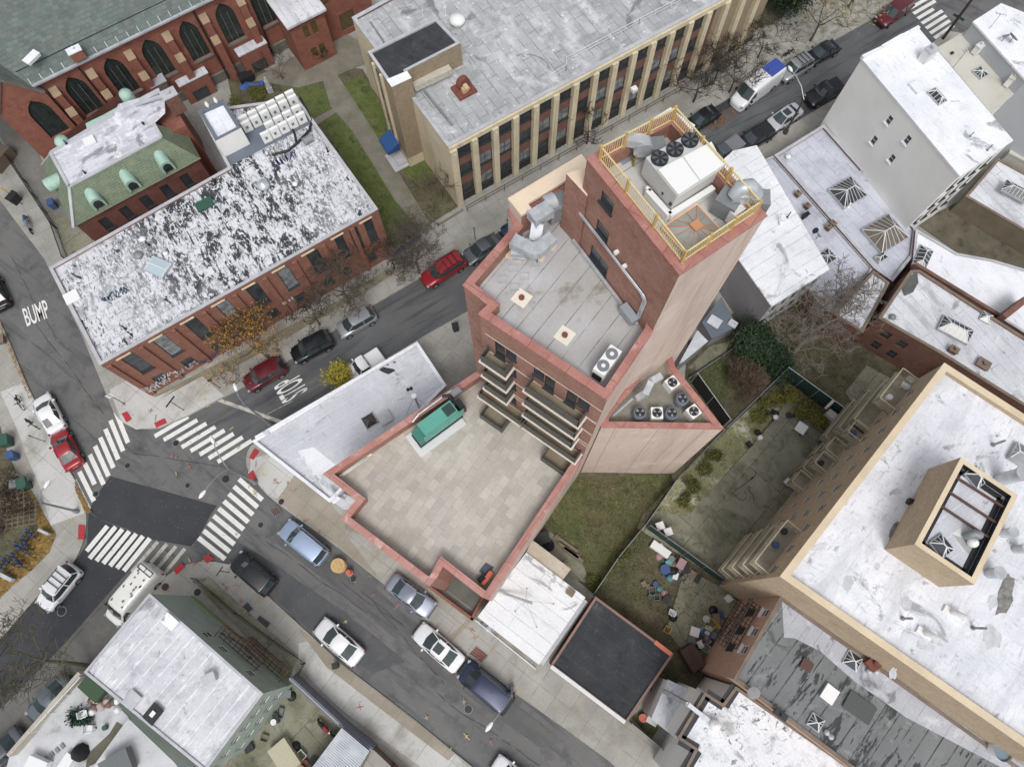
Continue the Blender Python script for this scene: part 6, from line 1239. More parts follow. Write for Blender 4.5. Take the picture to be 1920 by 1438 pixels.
def bicycle(label, x, y, ang, m1, group=None, L=1.7):
    T = thing('bicycle', label, 'bicycle', P(x, y, KH), ang, group)
    for sx in (-.3, .3):
        m_ = MB()
        for k in range(12): a, b = k/12*6.283, (k+1)/12*6.283; m_.bar((sx*L+.33*math.cos(a), 0, .34+.33*math.sin(a)), (sx*L+.33*math.cos(b), 0, .34+.33*math.sin(b)), .045)
        m_.build('wheel', rubber, T, True)
    m_ = MB(); pts = [(-.3*L, 0, .34), (-.05*L, 0, .32), (.2*L, 0, .85), (-.1*L, 0, .85), (-.3*L, 0, .34)]
    for a, b in zip(pts[:-1], pts[1:]): m_.bar(a, b, .06)
    m_.bar((-.05*L, 0, .32), (-.12*L, 0, .95), .05); m_.bar((.3*L, 0, .34), (.19*L, 0, 1.0), .05); m_.box((-.3*L, 0, .68), (.5, .14, .05)); m_.build('frame', m1, T, True)
    m_ = MB(); m_.bar((.18*L, -.28, 1.02), (.18*L, .28, 1.02), .05); m_.build('handlebar', trim, T, True)
    m_ = MB(); m_.box((-.13*L, 0, .98), (.26, .16, .07)); m_.build('seat', trim, T, True); return T
bicycle('black bicycle lying chained on the pavement beside the silver ribbed roof car', 1476, 106, R(28), blackm)
bicycle('black bicycle leaning on a rack beside the white saloon at the left kerb', 66, 797, R(-35), blackm)
bicycle('dark bicycle locked to the hoop above the white saloon at the left kerb', 43, 757, R(-60), blackm)
bs = blue_p
for i, (x, y) in enumerate([(66, 1003), (56, 1018), (45, 1028), (58, 1034), (38, 1048), (24, 1055), (48, 1060), (10, 1062)]):
    bicycle('blue hire bicycle docked in the row on the leaf covered left corner', x, y, R(-38)+random.uniform(-.2, .2), bs, 'blue hire bicycles in the dock row')
DKR = MB(); DKR.bar(P(93, 1002, .6), P(74, 993, .6), 0.22, .5); tag(DKR.build('bike_kiosk', steel), 'grey blue hire terminal standing at the head of the bicycle row', 'kiosk')
DKR = MB(); DKR.bar(P(0, 1075, .6), P(24, 1088, .6), 0.3, .5); tag(DKR.build('bike_kiosk', steel), 'grey post panel at the far left end of the bicycle row', 'kiosk')

# ============================================================ LAMPS, SIGNS, POLES
def lamp(label, bx, by, h, heads, zh=None, m=steel_d, th=0.11, name='street_lamp', mid=None, cat='street lamp'):
    b = P(bx, by, KH); T = thing(name, label, cat, b); m_ = MB(); m_.tube([b, b+Vector((0, 0, .5)), b+Vector((0, 0, .55)), b+Vector((0, 0, h))], [th*1.9, th*1.8, th, th*0.7], 10); m_.build('pole', m, T)
    top = b+Vector((0, 0, h))
    for (x, y) in heads:
        e_ = P(x, y, zh or h+0.9); mm = top.lerp(e_, 0.35)+Vector((0, 0, .45)); a_ = MB(); a_.tube([top, mm, top.lerp(e_, .7)+Vector((0, 0, .35)), e_], [.05, .045, .04, .035], 8); a_.build('arm', m if m is not bark_d else steel, T)
        dd_ = (e_-mm); dd_.z = 0; dd_.normalize(); a_ = MB(); a_.tube([e_-dd_*.15, e_+dd_*.05, e_+dd_*.35, e_+dd_*.62], [.07, .15, .17, .06], 10); a_.build('lamp_head', steel_w, T)
lamp('grey street lamp with one arm over the road before the painted STOP', 508, 797, 7.0, [(443, 731)])
lamp('street lamp with two arms standing between the two right hand crosswalks', 480, 906, 6.6, [(400, 829), (383, 922)])
lamp('street lamp whose straight arm reaches over the road beside the navy minivan', 960, 1287, 7.5, [(921, 1357)])
lamp('lamp on a dark leaning wooden utility pole beside the silver white saloon', 1472, 250, 5.2, [(1484, 133)], m=bark_d, th=.13)
lamp('street lamp and sign post standing at the kerb of the left leafy corner', 146, 959, 5.2, [(85, 912)])
def sign(label, bx, by, h, pw, ph, m, tx=None, name='street_sign', flat=0.0):
    b = P(bx, by, KH); T = thing(name, label, 'sign', b); m_ = MB(); m_.tube([b, b+Vector((0, 0, h))], .035, 8); m_.build('post', blackm, T); m_ = MB(); m_.box(b+Vector((0, 0, h-ph/2)), (pw, .04, ph), flat); m_.build('plate', m, T); return T
sign('sign with a white plate on the corner of the long brick building', 234, 757, 2.9, .6, .75, white_p, flat=R(30))
sign('twin armed street name sign post on the pale corner pavement', 345, 769, 2.9, 1.2, .2, blackm, flat=R(60))
sign('yellow diamond warning sign by the black bin at the far left kerb', 42, 384, 3.1, .75, .75, yellow_p, flat=R(-25))
sign('round red parking sign on the pavement beside the hidden dark blue car', 955, 425, 2.6, .35, .4, red_p, flat=R(30))
sign('thin dark pole on the pavement above the shiny roofed grey saloon', 891, 450, 2.4, .1, .3, blackm, flat=R(30))
sign('short black sign post on the pavement near the maroon car', 413, 728, 2.6, .4, .3, blackm, flat=R(30))
sign('low black sign post on the pavement left of the green house corner', 430, 1073, 2.2, .9, .12, blackm, flat=R(60))
sign('thin black post on the left pavement just above the red saloon', 85, 828, 2.4, .1, .2, blackm, flat=R(60))
TP = thing('utility_pole', 'thick black utility pole with a green street name plate at the top right crosswalk', 'pole', P(1768, 73, KH)); b = P(1768, 73, KH)
m_ = MB(); m_.tube([b, b+Vector((0, 0, 9.5))], [.17, .12], 10); m_.build('pole', bark_d, TP); m_ = MB(); m_.box(b+Vector((0, 0, 3.0)), (1.3, .06, .28), R(-40)); m_.build('name_plate', green_p, TP)
def mast(label, bx, by, bz, tx, ty, tz_, guys, r=.1):
    b, t = P(bx, by, bz), P(tx, ty, tz_); t = Vector((b.x, b.y, tz_)); T = thing('roof_mast', label, 'mast', b); m_ = MB(); m_.tube([b, t], r, 10); m_.build('pole', steel, T)
    if r > .08: m_ = MB(); m_.cyl(t, .22, .14, 14); m_.build('cap', white_p, T)
    for g in guys: m_ = MB(); m_.bar(P(g[0], g[1], bz), t, .02); m_.build('guy_wire', steel_d, T)
mast('steel mast with a white cap and guy wires on the corner shop roof', 786, 764, 4.3, 757, 733, 7.6, [(744, 750), (762, 778), (800, 760)])
T = thing('fallen_mast', 'steel pole lying across the white garage roof held by thin wires', 'pole', P(937, 1109, 3.3)); m_ = MB(); m_.tube([P(933, 1108, 3.45), P(998, 1131, 4.6)], .11, 10); m_.build('pole', steel, T)
for g in ((988, 1103), (966, 1146), (1038, 1132), (1006, 1175)): m_ = MB(); m_.bar(P(g[0], g[1], 3.3), P(985, 1125, 4.3), .02); m_.cyl(P(g[0], g[1], 3.27), .06, .06, 8); m_.build('guy_wire', steel_d, T)
def aerial(label, x, y, z, h, ang):
    b = P(x, y, z); T = thing('aerial', label, 'aerial', b); m_ = MB(); m_.tube([b, b+Vector((0, 0, h))], .025, 6); m_.build('pole', steel_d, T); m_ = MB(); t = b+Vector((0, 0, h)); d = Vector((math.cos(ang), math.sin(ang), 0)); x_ = Vector((-d.y, d.x, 0)); m_.bar(t-d*.5, t+d*.5, .03)
    for k in (-.4, -.1, .2, .45): m_.bar(t+d*k-x_*.25, t+d*k+x_*.25, .02)
    m_.build('antenna', steel_d, T)
aerial('thin roof aerial standing on the beige roof', 1785, 130, 8.7, 2.4, 0.3); aerial('taller roof aerial standing beside the far white roof', 1834, 80, 8.7, 3.4, -0.3)
def dish(label, x, y, z, r=.4, ang=0.5, m=steel_d):
    b = P(x, y, z); T = thing('satellite_dish', label, 'satellite dish', b); m_ = MB(); m_.tube([b, b+Vector((0, 0, .6))], .03, 6); m_.build('mount', blackm, T)
    m_ = MB(); n = Vector((math.cos(ang)*.6, math.sin(ang)*.6, .6)).normalized(); c = b+Vector((0, 0, .65)); m_.tube([c-n*.12, c-n*.04, c+n*.05], [.05, r*.75, r], 16); m_.build('dish', m, T)
dish('grey satellite dish on the far top right white roof', 1892, 80, 10.5, .55); dish('grey green vent cowl and dish on the edge of the far white roof', 1878, 78, 10.5, .35, 2); dish('small satellite dish at the edge of the ribbed white roof', 1530, 448, 6.8, .3); dish('second dish hanging off the edge of the ribbed white roof', 1524, 440, 6.8, .3, 3, blackm); dish('pale satellite dish at the seam of the striped tar roof', 1408, 1298, 10.5, .45, 2.2, steel)
# ============================================================ ROOF MACHINES OF THE TOWER
TA = R(tw_ang)
def lbox(T, name, c, size, rz, m, z=None): m_ = MB(); m_.box(c, size, rz); return m_.build(name, m, T)
# big air handler
AH = thing('air_handler', 'large white rooftop air handling unit with three black fans on the top roof', 'air conditioner', P(1280, 330, 33.1))
c0, c1, c2_, c3 = P(1211, 296, 34.9), P(1297, 247, 34.9), P(1351, 311, 34.9), P(1268, 366, 34.9)
m_ = MB(); q4 = [c0, c1, c2_, c3]
for i in range(4):
    a, b2 = q4[i], q4[(i+1) % 4]; m_.face([W3(a, 33.55), W3(b2, 33.55), W3(b2, 34.9), W3(a, 34.9)])
m_.face([W3(p, 34.9) for p in q4]); m_.build('casing', mat('ahu_grey', S(206, 208, 206), S(196, 198, 196), .8, fine=.06, rough=.5), AH)
m_ = MB(); h0, h1, h2, h3 = P(1234, 318, 35.05), P(1334, 266, 35.05), P(1358, 309, 35.05), P(1272, 365, 35.05)
for a in ((h0, h1, h2, h3),):
    for i in range(4): p_, r_ = a[i], a[(i+1) % 4]; m_.face([W3(p_, 34.7), W3(r_, 34.7), W3(r_, 35.05), W3(p_, 35.05)])
    m_.face([W3(p, 35.05) for p in a])
m_.build('hood', steel_w, AH)
m_ = MB(); m_.bar((h0+h3)/2*0+P(1280, 293, 35.07), P(1312, 338, 35.07), .03, .02); m_.build('seam', cap_grey, AH)
for (x, y) in ((1236.5, 299), (1265, 282), (1293, 265)):
    f_ = MB(); c = P(x, y, 34.9); f_.tube([c, c+Vector((0, 0, .12))], [.42, .42], 24); fo = f_.build('fan', blackm, AH)
    g_ = MB(); 
    for k in range(6): a = k/6*6.283; g_.idx([c+Vector((.05*math.cos(a), .05*math.sin(a), .14)), c+Vector((.38*math.cos(a-.25), .38*math.sin(a-.25), .15)), c+Vector((.38*math.cos(a+.25), .38*math.sin(a+.25), .135))], [(0, 1, 2)], 0, False)
    g_.build('blade', plain('fan_blade', S(84, 92, 96), .4), fo)
for a, b2 in (((1213, 361), (1254, 407)), ((1254, 407), (1336, 356)), ((1213, 361), (1217, 357))):
    lb = MB(); lb.bar(P(a[0], a[1], 33.45), P(b2[0], b2[1], 33.45), .3, .5); lb.build('curb', steel_w, AH)
for (x, y) in ((1231, 345), (1244, 362), (1264, 365), (1258, 382)):
    lb = MB(); lb.box(P(x, y, 34.0), (.14, .14, .2), TA); lb.build('louvre', blackm, AH)
def blower(label, cx, cy, z, ang, duct, legs=True, s=1.0):
    T = thing('exhaust_fan', label, 'fan', P(cx, cy, z)); c = P(cx, cy, z+1.1); u = Vector((math.cos(ang), math.sin(ang), 0)); v = Vector((-u.y, u.x, 0))
    m_ = MB(); m_.tube([c-u*.3*s, c+u*.3*s], [.5*s, .5*s], 22); m_.build('scroll', steel, T)
    m_ = MB(); m_.box(c-v*.75*s-Vector((0, 0, .2)), (.75*s, .7*s, .8*s), ang); m_.build('motor_box', steel_d, T)
    if duct: m_ = MB(); m_.bar(c+Vector((0, 0, .35)), P(duct[0], duct[1], z+1.4), .55*s, .5*s); m_.build('duct', steel, T)
    m_ = MB()
    for a in (-.35, .35):
        for b_ in (-.9, .35): m_.bar(c+u*a+v*b_-Vector((0, 0, 1.1)), c+u*a+v*b_-Vector((0, 0, .2)), .06)
    for b_ in (-.9, .35): m_.bar(c+v*b_-u*.4-Vector((0, 0, 1.0)), c+v*b_+u*.4-Vector((0, 0, 1.0)), .1)
    m_.build('stand', plain('stand_ochre', S(150, 134, 70), .8), T)
blower('galvanised scroll fan and duct near the blue roof patch of the top roof', 1205, 275, 33.1, R(tw_ang+60), (1168, 260))
blower('galvanised scroll fan with white duct at the right corner of the top roof', 1392, 372, 33.1, R(tw_ang+50), (1412, 355), s=1.15)
m_ = MB(); m_.tube([P(1378, 368, 34.4), P(1390, 352, 34.9), P(1405, 350, 34.9), P(1416, 362, 34.5), P(1412, 376, 33.9)], [.38, .4, .4, .4, .38], 14); o = m_.build('duct_elbow', steel); tag(o, 'curved shiny duct elbow at the right corner of the top roof', 'duct')
m_ = MB(); m_.box(P(1363, 383, 33.8), (1.0, 1.1, 1.1), R(tw_ang+20)); tag(m_.build('fan_cabinet', steel_d), 'grey metal cabinet beside the framed skylight on the top roof', 'cabinet')
m_ = MB(); m_.box(P(1383, 398, 33.7), (1.1, .45, .9), R(tw_ang)); tag(m_.build('white_cabinet', steel_w), 'long white cabinet by the front railing of the top roof', 'cabinet')
def minisplit(label, x, y, z, ang, w_=.95, d=.35, h=1.1, fans=1, m=steel_w, group=None):
    b = P(x, y, z); T = thing('condenser_unit', label, 'air conditioner', b, ang, group)
    m_ = MB(); m_.box((0, 0, .1+h/2), (w_, d, h)); m_.build('casing', m, T, True)
    for k in range(fans):
        zc = .1+h*(k+.5)/fans; m_ = MB(); m_.box((-.05*w_, -d/2-.012, zc), (w_*.28, .02, h/fans*.28)); m_.build('front_grille', grey_p, T, True)
    m_ = MB(); m_.box((0, 0, .05), (w_*.9, d*1.2, .1)); m_.build('feet', steel_d, T, True); return T
minisplit('small white condenser standing between scroll fan and railing on the top roof', 1240, 238, 33.1, TA, 1.1, .4, .8); minisplit('white condenser beside the far corner of the yellow railing', 1270, 254, 33.1, TA-R(75), 1.3, .45, 1.0)
# main roof ducts
DT = thing('roof_duct', 'bulky galvanised duct run with elbows beside the long wall on the main tower roof', 'duct', P(1000, 440, 26.2))
def ductrun(T, pts, w_, h_, m=steel, name='duct', seams=True):
    pts = [Vector(p) for p in pts]; m_ = MB(); rings = []
    for i, p in enumerate(pts):
        d = (pts[min(i+1, len(pts)-1)]-pts[max(i-1, 0)]).normalized(); hz = Vector((d.x, d.y, 0))
        if hz.length < .25: hz = Vector(((pts[-1]-pts[0]).x, (pts[-1]-pts[0]).y, 0))
        hz.normalize(); x = Vector((-hz.y, hz.x, 0)); y = x.cross(d)*-1 if False else d.cross(x); k = 1.0
        if 0 < i < len(pts)-1:
            c_ = (pts[i]-pts[i-1]).normalized().dot((pts[i+1]-pts[i]).normalized()); k = 1/max(.6, math.sqrt((1+c_)/2))
        rings.append([p+x*w_/2*k+y*h_/2, p-x*w_/2*k+y*h_/2, p-x*w_/2*k-y*h_/2, p+x*w_/2*k-y*h_/2])
    vs = [q_ for r_ in rings for q_ in r_]; fs = [(i*4+k, i*4+(k+1) % 4, (i+1)*4+(k+1) % 4, (i+1)*4+k) for i in range(len(pts)-1) for k in range(4)]+[(3, 2, 1, 0), tuple(len(vs)-4+k for k in range(4))]
    m_.idx(vs, fs, 0, False)
    if seams:
        for r_ in rings:
            c_ = sum(r_, Vector())/4; rr = [c_+(v-c_)*1.05 for v in r_]
            for k in range(4): m_.bar(rr[k], rr[(k+1) % 4], .05)
    return m_.build(name, m, T)
for pts, w_, h_ in (([(975, 478, 26.3), (973, 467, 27.8)], .75, .75), ([(962, 452, 28.25), (1001, 472, 28.25)], .72, .55), ([(1004, 474, 28.2), (1036, 446, 28.2)], .72, .55), ([(1004, 450, 27.3), (1009, 418, 27.9)], .7, .6), ([(997, 412, 28.3), (1030, 392, 28.3)], .85, .7)):
    a_, b_ = P(*pts[0]), P(*pts[1]); n_s = max(1, int((b_-a_).length/.55)); ductrun(DT, [a_.lerp(b_, t/n_s) for t in range(n_s+1)], w_, h_)
m_ = MB(); m_.cyl(P(1003, 474, 27.93), .42, .55, 20); m_.build('elbow', steel, DT)
m_ = MB(); m_.cyl(P(1010, 412, 27.6), .42, .6, 20); m_.build('elbow', steel, DT)
m_ = MB(); m_.tube([P(1022, 385, 28.2), P(1040, 376, 28.2)], .52, 18); m_.build('fan_scroll', steel, DT)
m_ = MB(); m_.box(P(1044, 390, 27.6), (1.3, 1.0, 1.4), R(30)); m_.build('fan_cabinet', steel_d, DT)
for (x, y, z) in ((984, 488, 28), (1007, 492, 28), (980, 478, 28), (1010, 478, 28)): m_ = MB(); p_ = P(x, y, 26.2); m_.bar(p_, p_+Vector((0, 0, 1.6)), .05); m_.build('leg', blackm, DT)
for (x, y, w_) in ((967, 474, 1.0), (1035, 462, .45), (1014, 484, .45), (1047, 400, .45), (1020, 412, .45)): m_ = MB(); m_.box(P(x, y, 26.24), (w_, w_, .06), R(-20)); m_.build('roof_pad', cap_cream, DT)
def drain(label, x, y):
    c = P(x, y, 26.22); T = thing('roof_drain', label, 'roof drain', c); m_ = MB(); m_.box(c, (.95, .95, .03), R(54)); m_.build('pad', mat('drain_pad', S(232, 226, 208), fine=.05), T); m_ = MB(); m_.cyl(c, .17, .14, 16); m_.build('dome', rust, T)
drain('round rusty drain on its pale square pad nearer the ducts', 978, 559); drain('round rusty drain on its pale square pad nearer the balconies', 1059, 629)
for i, (x, y) in enumerate(((962, 503), (943, 524), (983, 518), (965, 538), (1003, 494))):
    m_ = MB(); c = P(x, y, 26.23); q_ = [(-.25, -.22), (.25, -.22), (.25, .22), (-.25, .22)]
    for j in range(4): a, b2 = q_[j], q_[(j+1) % 4]; m_.bar(c+Vector((a[0], a[1], 0)), c+Vector((b2[0], b2[1], 0)), .05, .04)
    tag(m_.build('roof_curb', cap_grey), 'small pale square curb on the main tower roof near the ducts', 'curb', 'square curbs on the main tower roof')
VR = thing('condenser_unit', 'white double fan condenser at the lower right corner of the main tower roof', 'air conditioner', P(1133, 692, 26.2), R(54))
m_ = MB(); m_.box((0, 0, .85), (1.75, .72, 1.3)); m_.build('casing', steel_w, VR, True)
for s_ in (-.42, .42):
    m_ = MB(); m_.tube([(s_, 0, 1.5), (s_, 0, 1.54)], [.34, .34], 24); fo = m_.build('fan', grey_p, VR, True); m_ = MB(); m_.tube([(s_, 0, 1.54), (s_, 0, 1.57)], [.12, .12], 14); m_.build('hub', white_p, fo, True)
m_ = MB(); m_.box((-.9, 0, .7), (.05, .6, .7)); m_.build('coil', blackm, VR, True)
# pipes along the tower wall
PT = thing('wall_conduit', 'bundle of shiny conduits running along the tower wall down to the main roof', 'pipe', W3(V2(pT0), 26.2))
tu = (V2(pM1)-V2(pT0)).normalized(); tn = Vector((tu.y, -tu.x)); tn = tn if tn.x < 0 else -tn
def tq(u, z, o=.1): p_ = V2(pT0)+tu*u+tn*o; return W3(p_, z)
for k in range(3): m_ = MB(); m_.tube([tq(0.2, 29.6-.09*k), tq(6.2-.1*k, 29.6-.09*k), tq(6.5-.1*k, 29.3-.09*k), tq(6.5-.1*k, 27.1)], .045, 8); m_.build('conduit', steel, PT)
m_ = MB(); m_.bar(tq(0.1, 26.5, .2), tq(6.6, 26.5, .2), .16, .16); m_.build('base_duct', steel, PT)
m_ = MB(); m_.box(tq(5.9, 26.8, .35), (1.2, .5, .6), math.atan2(tu.y, tu.x)); m_.build('junction_box', plain('jb_grey', S(150, 156, 164), .5), PT)
for (u, z) in ((3.6, 30.3), (4.4, 30.0)): m_ = MB(); m_.box(tq(u, z, .15), (.2, .25, .2), math.atan2(tu.y, tu.x)); m_.build('wall_lamp', steel_w, PT)
# annex condensers
def roundcond(label, x, y, zt=16.4, r=.46, m=grey_p, sq=False, ang=0.0):
    c = P(x, y, zt); b = Vector((c.x, c.y, 15.5)); T = thing('condenser_unit', label, 'air conditioner', b, ang, 'condensers on the annex roof'); h = zt-15.5
    m_ = MB()
    if sq: m_.box((0, 0, h/2), (.82, .82, h))
    else: m_.tube([(0, 0, 0), (0, 0, h*.92), (0, 0, h)], [r, r, r*.88], 20)
    m_.build('casing', steel_w if sq else mat('cond_blue', S(112, 120, 134), fine=.05, rough=.5), T, True)
    m_ = MB(); m_.tube([(0, 0, h), (0, 0, h+.03)], [.34, .34], 24); fo = m_.build('fan', blackm, T, True)
    for k in range(3):
        a = k*2.094+.5; m_ = MB(); m_.idx([(.06*math.cos(a), .06*math.sin(a), h+.045), (.3*math.cos(a-.4), .3*math.sin(a-.4), h+.05), (.31*math.cos(a+.35), .31*math.sin(a+.35), h+.04)], [(0, 1, 2)], 0, False); m_.build('blade', rimm, fo, True)
    return T
roundcond('round condenser at the left end of the row by the annex front wall', 1200, 773); roundcond('white square condenser second from left in the annex front row', 1232, 774, sq=True); roundcond('round condenser third from left in the annex front row', 1260, 774)
roundcond('white square condenser at the back of the annex roof below the steel duct', 1261, 717, sq=True, ang=R(35)); roundcond('round condenser midway along the annex right wall', 1280, 747); roundcond('white square condenser in the pointed corner of the annex', 1301, 771, sq=True, ang=R(-55))
ZD = thing('wall_duct', 'silver zigzag duct hanging on the pink wall over the annex roof', 'duct', P(1210, 735, 15.6))
for a, b2 in (((1240, 705, 18), (1222, 715, 18)), ((1222, 713, 18), (1211, 737, 17.2)), ((1211, 737, 17.2), (1196, 747, 16.6))): m_ = MB(); m_.bar(P(*a), P(*b2), .45, .4); m_.build('duct', steel, ZD)
m_ = MB(); m_.bar(P(1150, 780, 16.3), P(1186, 748, 16.3), .12, .12); tag(m_.build('pipe_rack', steel), 'pipes running along the foot of the pink wall on the annex roof', 'pipe')
# terrace generator
GN = thing('generator', 'long teal generator housing on a pale slab by the terrace parapet', 'generator', P(820, 795, 10.75))
g0, g1, g3 = P(772, 802, 12.9), P(842, 751, 12.9), P(785, 823, 12.9); gu = (g1-g0).normalized(); gl_ = (g1-g0).length; gv = Vector((gu.y, -gu.x, 0)); gw_ = abs((g3-g0).dot(gv)); gw_ = max(gw_, 1.1); ga = math.atan2(gu.y, gu.x)
def gp2(u, v, z): p_ = g0+gu*u+gv*v; return Vector((p_.x, p_.y, z))
m_ = MB(); m_.box(gp2(gl_/2+.25, gw_/2, 12.05), (gl_-.4, gw_, 1.7), ga); m_.build('housing', teal, GN)
m_ = MB(); m_.box(gp2(.15, gw_/2, 11.6), (.7, gw_, 1.0), ga); m_.build('intake_box', teal_d, GN)
m_ = MB(); m_.box(gp2(gl_-.45, gw_/2, 12.92), (.8, gw_*.75, .05), ga); m_.build('radiator_grille', plain('grille_dark', S(40, 66, 62), .6), GN)
m_ = MB(); m_.box(gp2(gl_/2, gw_/2, 11.0), (gl_+.6, gw_+.1, .3), ga); m_.build('fuel_tank', blackm, GN)
for k in range(5): m_ = MB(); m_.box(gp2(.6+k*.75, gw_+.012, 12.0), (.68, .02, 1.4), ga); m_.build('door', teal, GN)
m_ = MB(); m_.box(gp2(gl_*.42, gw_*.62, 10.78), (gl_+.9, gw_+1.0, .12), ga); tag(m_.build('slab', mat('slab_pale', S(212, 214, 214), fine=.06)), 'pale concrete slab under the teal generator on the terrace', 'slab')
m_ = MB(); m_.box(gp2(gl_+.55, gw_/2, 11.7), (.45, gw_*.8, 1.2), ga); m_.build('radiator', blackm, GN)
m_ = MB(); m_.tube([gp2(gl_+.3, .1, 12.2), gp2(gl_+.2, -.4, 12.7), gp2(gl_-.2, -.65, 12.7)], .13, 10); m_.build('exhaust', blackm, GN)
m_ = MB(); m_.tube([gp2(gl_+.7, -.75, 12.2), gp2(gl_-2.4, -.75, 12.2), gp2(gl_-3.1, -.6, 12.0)], .09, 8); tag(m_.build('wall_pipe', steel), 'straight silver pipe along the parapet behind the teal generator', 'pipe')
m_ = MB(); m_.box(P(855, 735, 12.3), (.8, .5, .35), ga); tag(m_.build('muffler', steel_d), 'grey box on thin legs at the uphill end of the teal generator', 'box')
for i, (a, b2) in enumerate((((636, 893), (697, 851)), ((642, 892), (690, 857)))):
    m_ = MB(); m_.bar(P(a[0], a[1], 10.9), P(b2[0], b2[1], 10.9), .12, .1); tag(m_.build('aluminium_bar', steel_w), ('longer' if i == 0 else 'shorter')+' white bar lying along the left parapet of the paved terrace', 'bar')
m_ = MB(); m_.poly([(p.x, p.y, 10.74) for p in PP([(898, 1070), (911, 1054), (926, 1063), (912, 1082)], 10.74)]); tag(m_.build('dark_mat', plain('mat_slate', S(78, 84, 94), .8)), 'slate coloured square panel in the front corner of the terrace', 'panel')
m_ = MB(); m_.bar(P(904, 1096, 10.95), P(922, 1072, 10.95), .35, .4); tag(m_.build('orange_crate', orange), 'bright orange object in the front corner of the terrace', 'box')
m_ = MB(); m_.bar(P(897, 1090, 11), P(908, 1080, 11), .4, .4); tag(m_.build('black_bag', black_fab), 'black bag in the front corner of the terrace beside the orange thing', 'bag')
# condensers on the long brick building
k = 0
for (a, b2, n, nm) in (((463, 236), (549, 190), 6, 'back line of the rear'), ((468, 246), (554, 199), 6, 'front line of the rear'), ((511, 247), (561, 218), 4, 'back line of the forward'), ((504, 266), (569, 231), 5, 'front line of the forward')):
    for i in range(n):
        t = i/(n-1); minisplit('white condenser in the %s bank on the slate blue roof deck' % nm, a[0]+(b2[0]-a[0])*t, a[1]+(b2[1]-a[1])*t, 8.5, R(AB-2), .84, .3, 1.2, 1, steel_w, 'white condensers in the '+nm+' bank')
m_ = MB(); m_.tube([P(x, y, 8.6) for x, y in ((510, 291), (540, 283), (556, 270), (580, 245), (585, 225), (572, 200), (562, 183))], .12, 8); m_.tube([P(x, y, 8.6) for x, y in ((556, 270), (552, 250), (540, 225))], .1, 8); tag(m_.build('black_hose', blackm), 'thick black pipe run curling from the condensers over the brick building roof', 'pipe')
minisplit('white window air conditioner under the left rectory window', 207, 421, 3.2, R(AB), .7, .5, .45); minisplit('white cabinet standing in the gap beside the green roofed rectory', 397, 320, 0.2, R(AA), .9, .6, 1.6)
minisplit('white window unit high on the school facade', 1188, 172, 5.0, R(AB), .6, .5, .4); minisplit('white window unit on the school facade near the evergreen', 1339, 52, 5.5, R(AB), .6, .5, .4)

# ============================================================ TREES AND SHRUBS
def branch(m_, p, d, L, r, depth, tips, spread=.6, up=.12, n=5, minr=.02):
    segs = 3; pts = [p]; rs = [r]
    for i in range(segs):
        d = (d+Vector((random.uniform(-.22, .22), random.uniform(-.22, .22), random.uniform(-.1, .16)+up*.3))).normalized(); pts.append(pts[-1]+d*L/segs); rs.append(max(minr, r*(1-.4*(i+1)/segs)))
    m_.tube(pts, rs, n if r > .05 else (4 if r > .025 else 3), 0, False)
    if depth == 0: tips.append(pts[-1]); return
    k = random.choice((2, 3, 3, 4)) if depth > 1 else 4
    for i in range(k):
        a = random.uniform(0, 6.283); ax = Vector((math.cos(a), math.sin(a), random.uniform(-.1, .5))); nd = (d*(1-spread*.6)+ax*spread).normalized(); branch(m_, pts[-1] if i else pts[-2], nd, L*random.uniform(.62, .82), rs[-1]*.72, depth-1, tips, spread, up, n, minr)
def leaves(m_, centers, n, rad, size, squash=.7):
    for i in range(n):
        c = random.choice(centers); v = Vector((random.gauss(0, 1), random.gauss(0, 1), random.gauss(0, squash))); p = c+v*rad*.5; a = Vector((random.gauss(0, 1), random.gauss(0, 1), random.gauss(0, .6))).normalized()*size*random.uniform(.6, 1.3); b = a.cross(Vector((random.gauss(0, 1), random.gauss(0, 1), random.gauss(0, 1)))).normalized()*size*random.uniform(.4, .8)
        m_.face([p-a-b*.3, p+b, p+a+b*.2, p-b], 0)
def tree(label, x, y, h, th=None, spread=.65, depth=4, lean=(0, 0), leaf=None, nl=0, lrad=.6, lsize=.1, seed=1, r=.16, m=bark, name='bare_tree', L=None, cat='tree'):
    random.seed(seed); b = P(x, y, KH); T = thing(name, label, cat, b); th = th or h*.4
    t = MB(); top = b+Vector((lean[0], lean[1], th)); t.tube([b, b.lerp(top, .5)+Vector((.05, .03, 0)), top], [r*1.25, r, r*.85], 9); t.build('trunk', m, T)
    br = MB(); tips = []
    L = L or (h-th)*.55
    for i in range(4):
        a = i*1.57+random.uniform(-.5, .5); branch(br, top-Vector((0, 0, .1*i)), Vector((math.cos(a)*spread+lean[0]*.3, math.sin(a)*spread+lean[1]*.3, .75)).normalized(), L, r*.6, depth, tips, spread)
    br.build('branches', m, T)
    if leaf: lf = MB(); leaves(lf, tips, nl, lrad, lsize); lf.build('leaves', leafmat(*leaf), T)
    return T
tree('bare tree on the strip in front of the long brick building near the silver hatchback', 655, 568, 8, 2.6, .95, 5, seed=3, m=bark, r=.12, L=2.0)
tree('bare tree beside the crimson wagon on the upper pavement', 786, 512, 8, 2.5, 1.0, 5, seed=5, m=bark, r=.11, L=2.0)
tree('tree with sparse golden leaves over the maroon car', 505, 672, 7.5, 2.4, 1.0, 5, lean=(-.8, .2), leaf=('gold', (206, 150, 44), (176, 120, 40)), nl=2600, lrad=.55, lsize=.085, seed=7, m=bark, r=.11, L=1.9, name='golden_tree')
tree('small bare street tree in its pit above the white van', 1367, 174, 5.5, 2.0, .8, 4, seed=9, m=bark_d, r=.08)
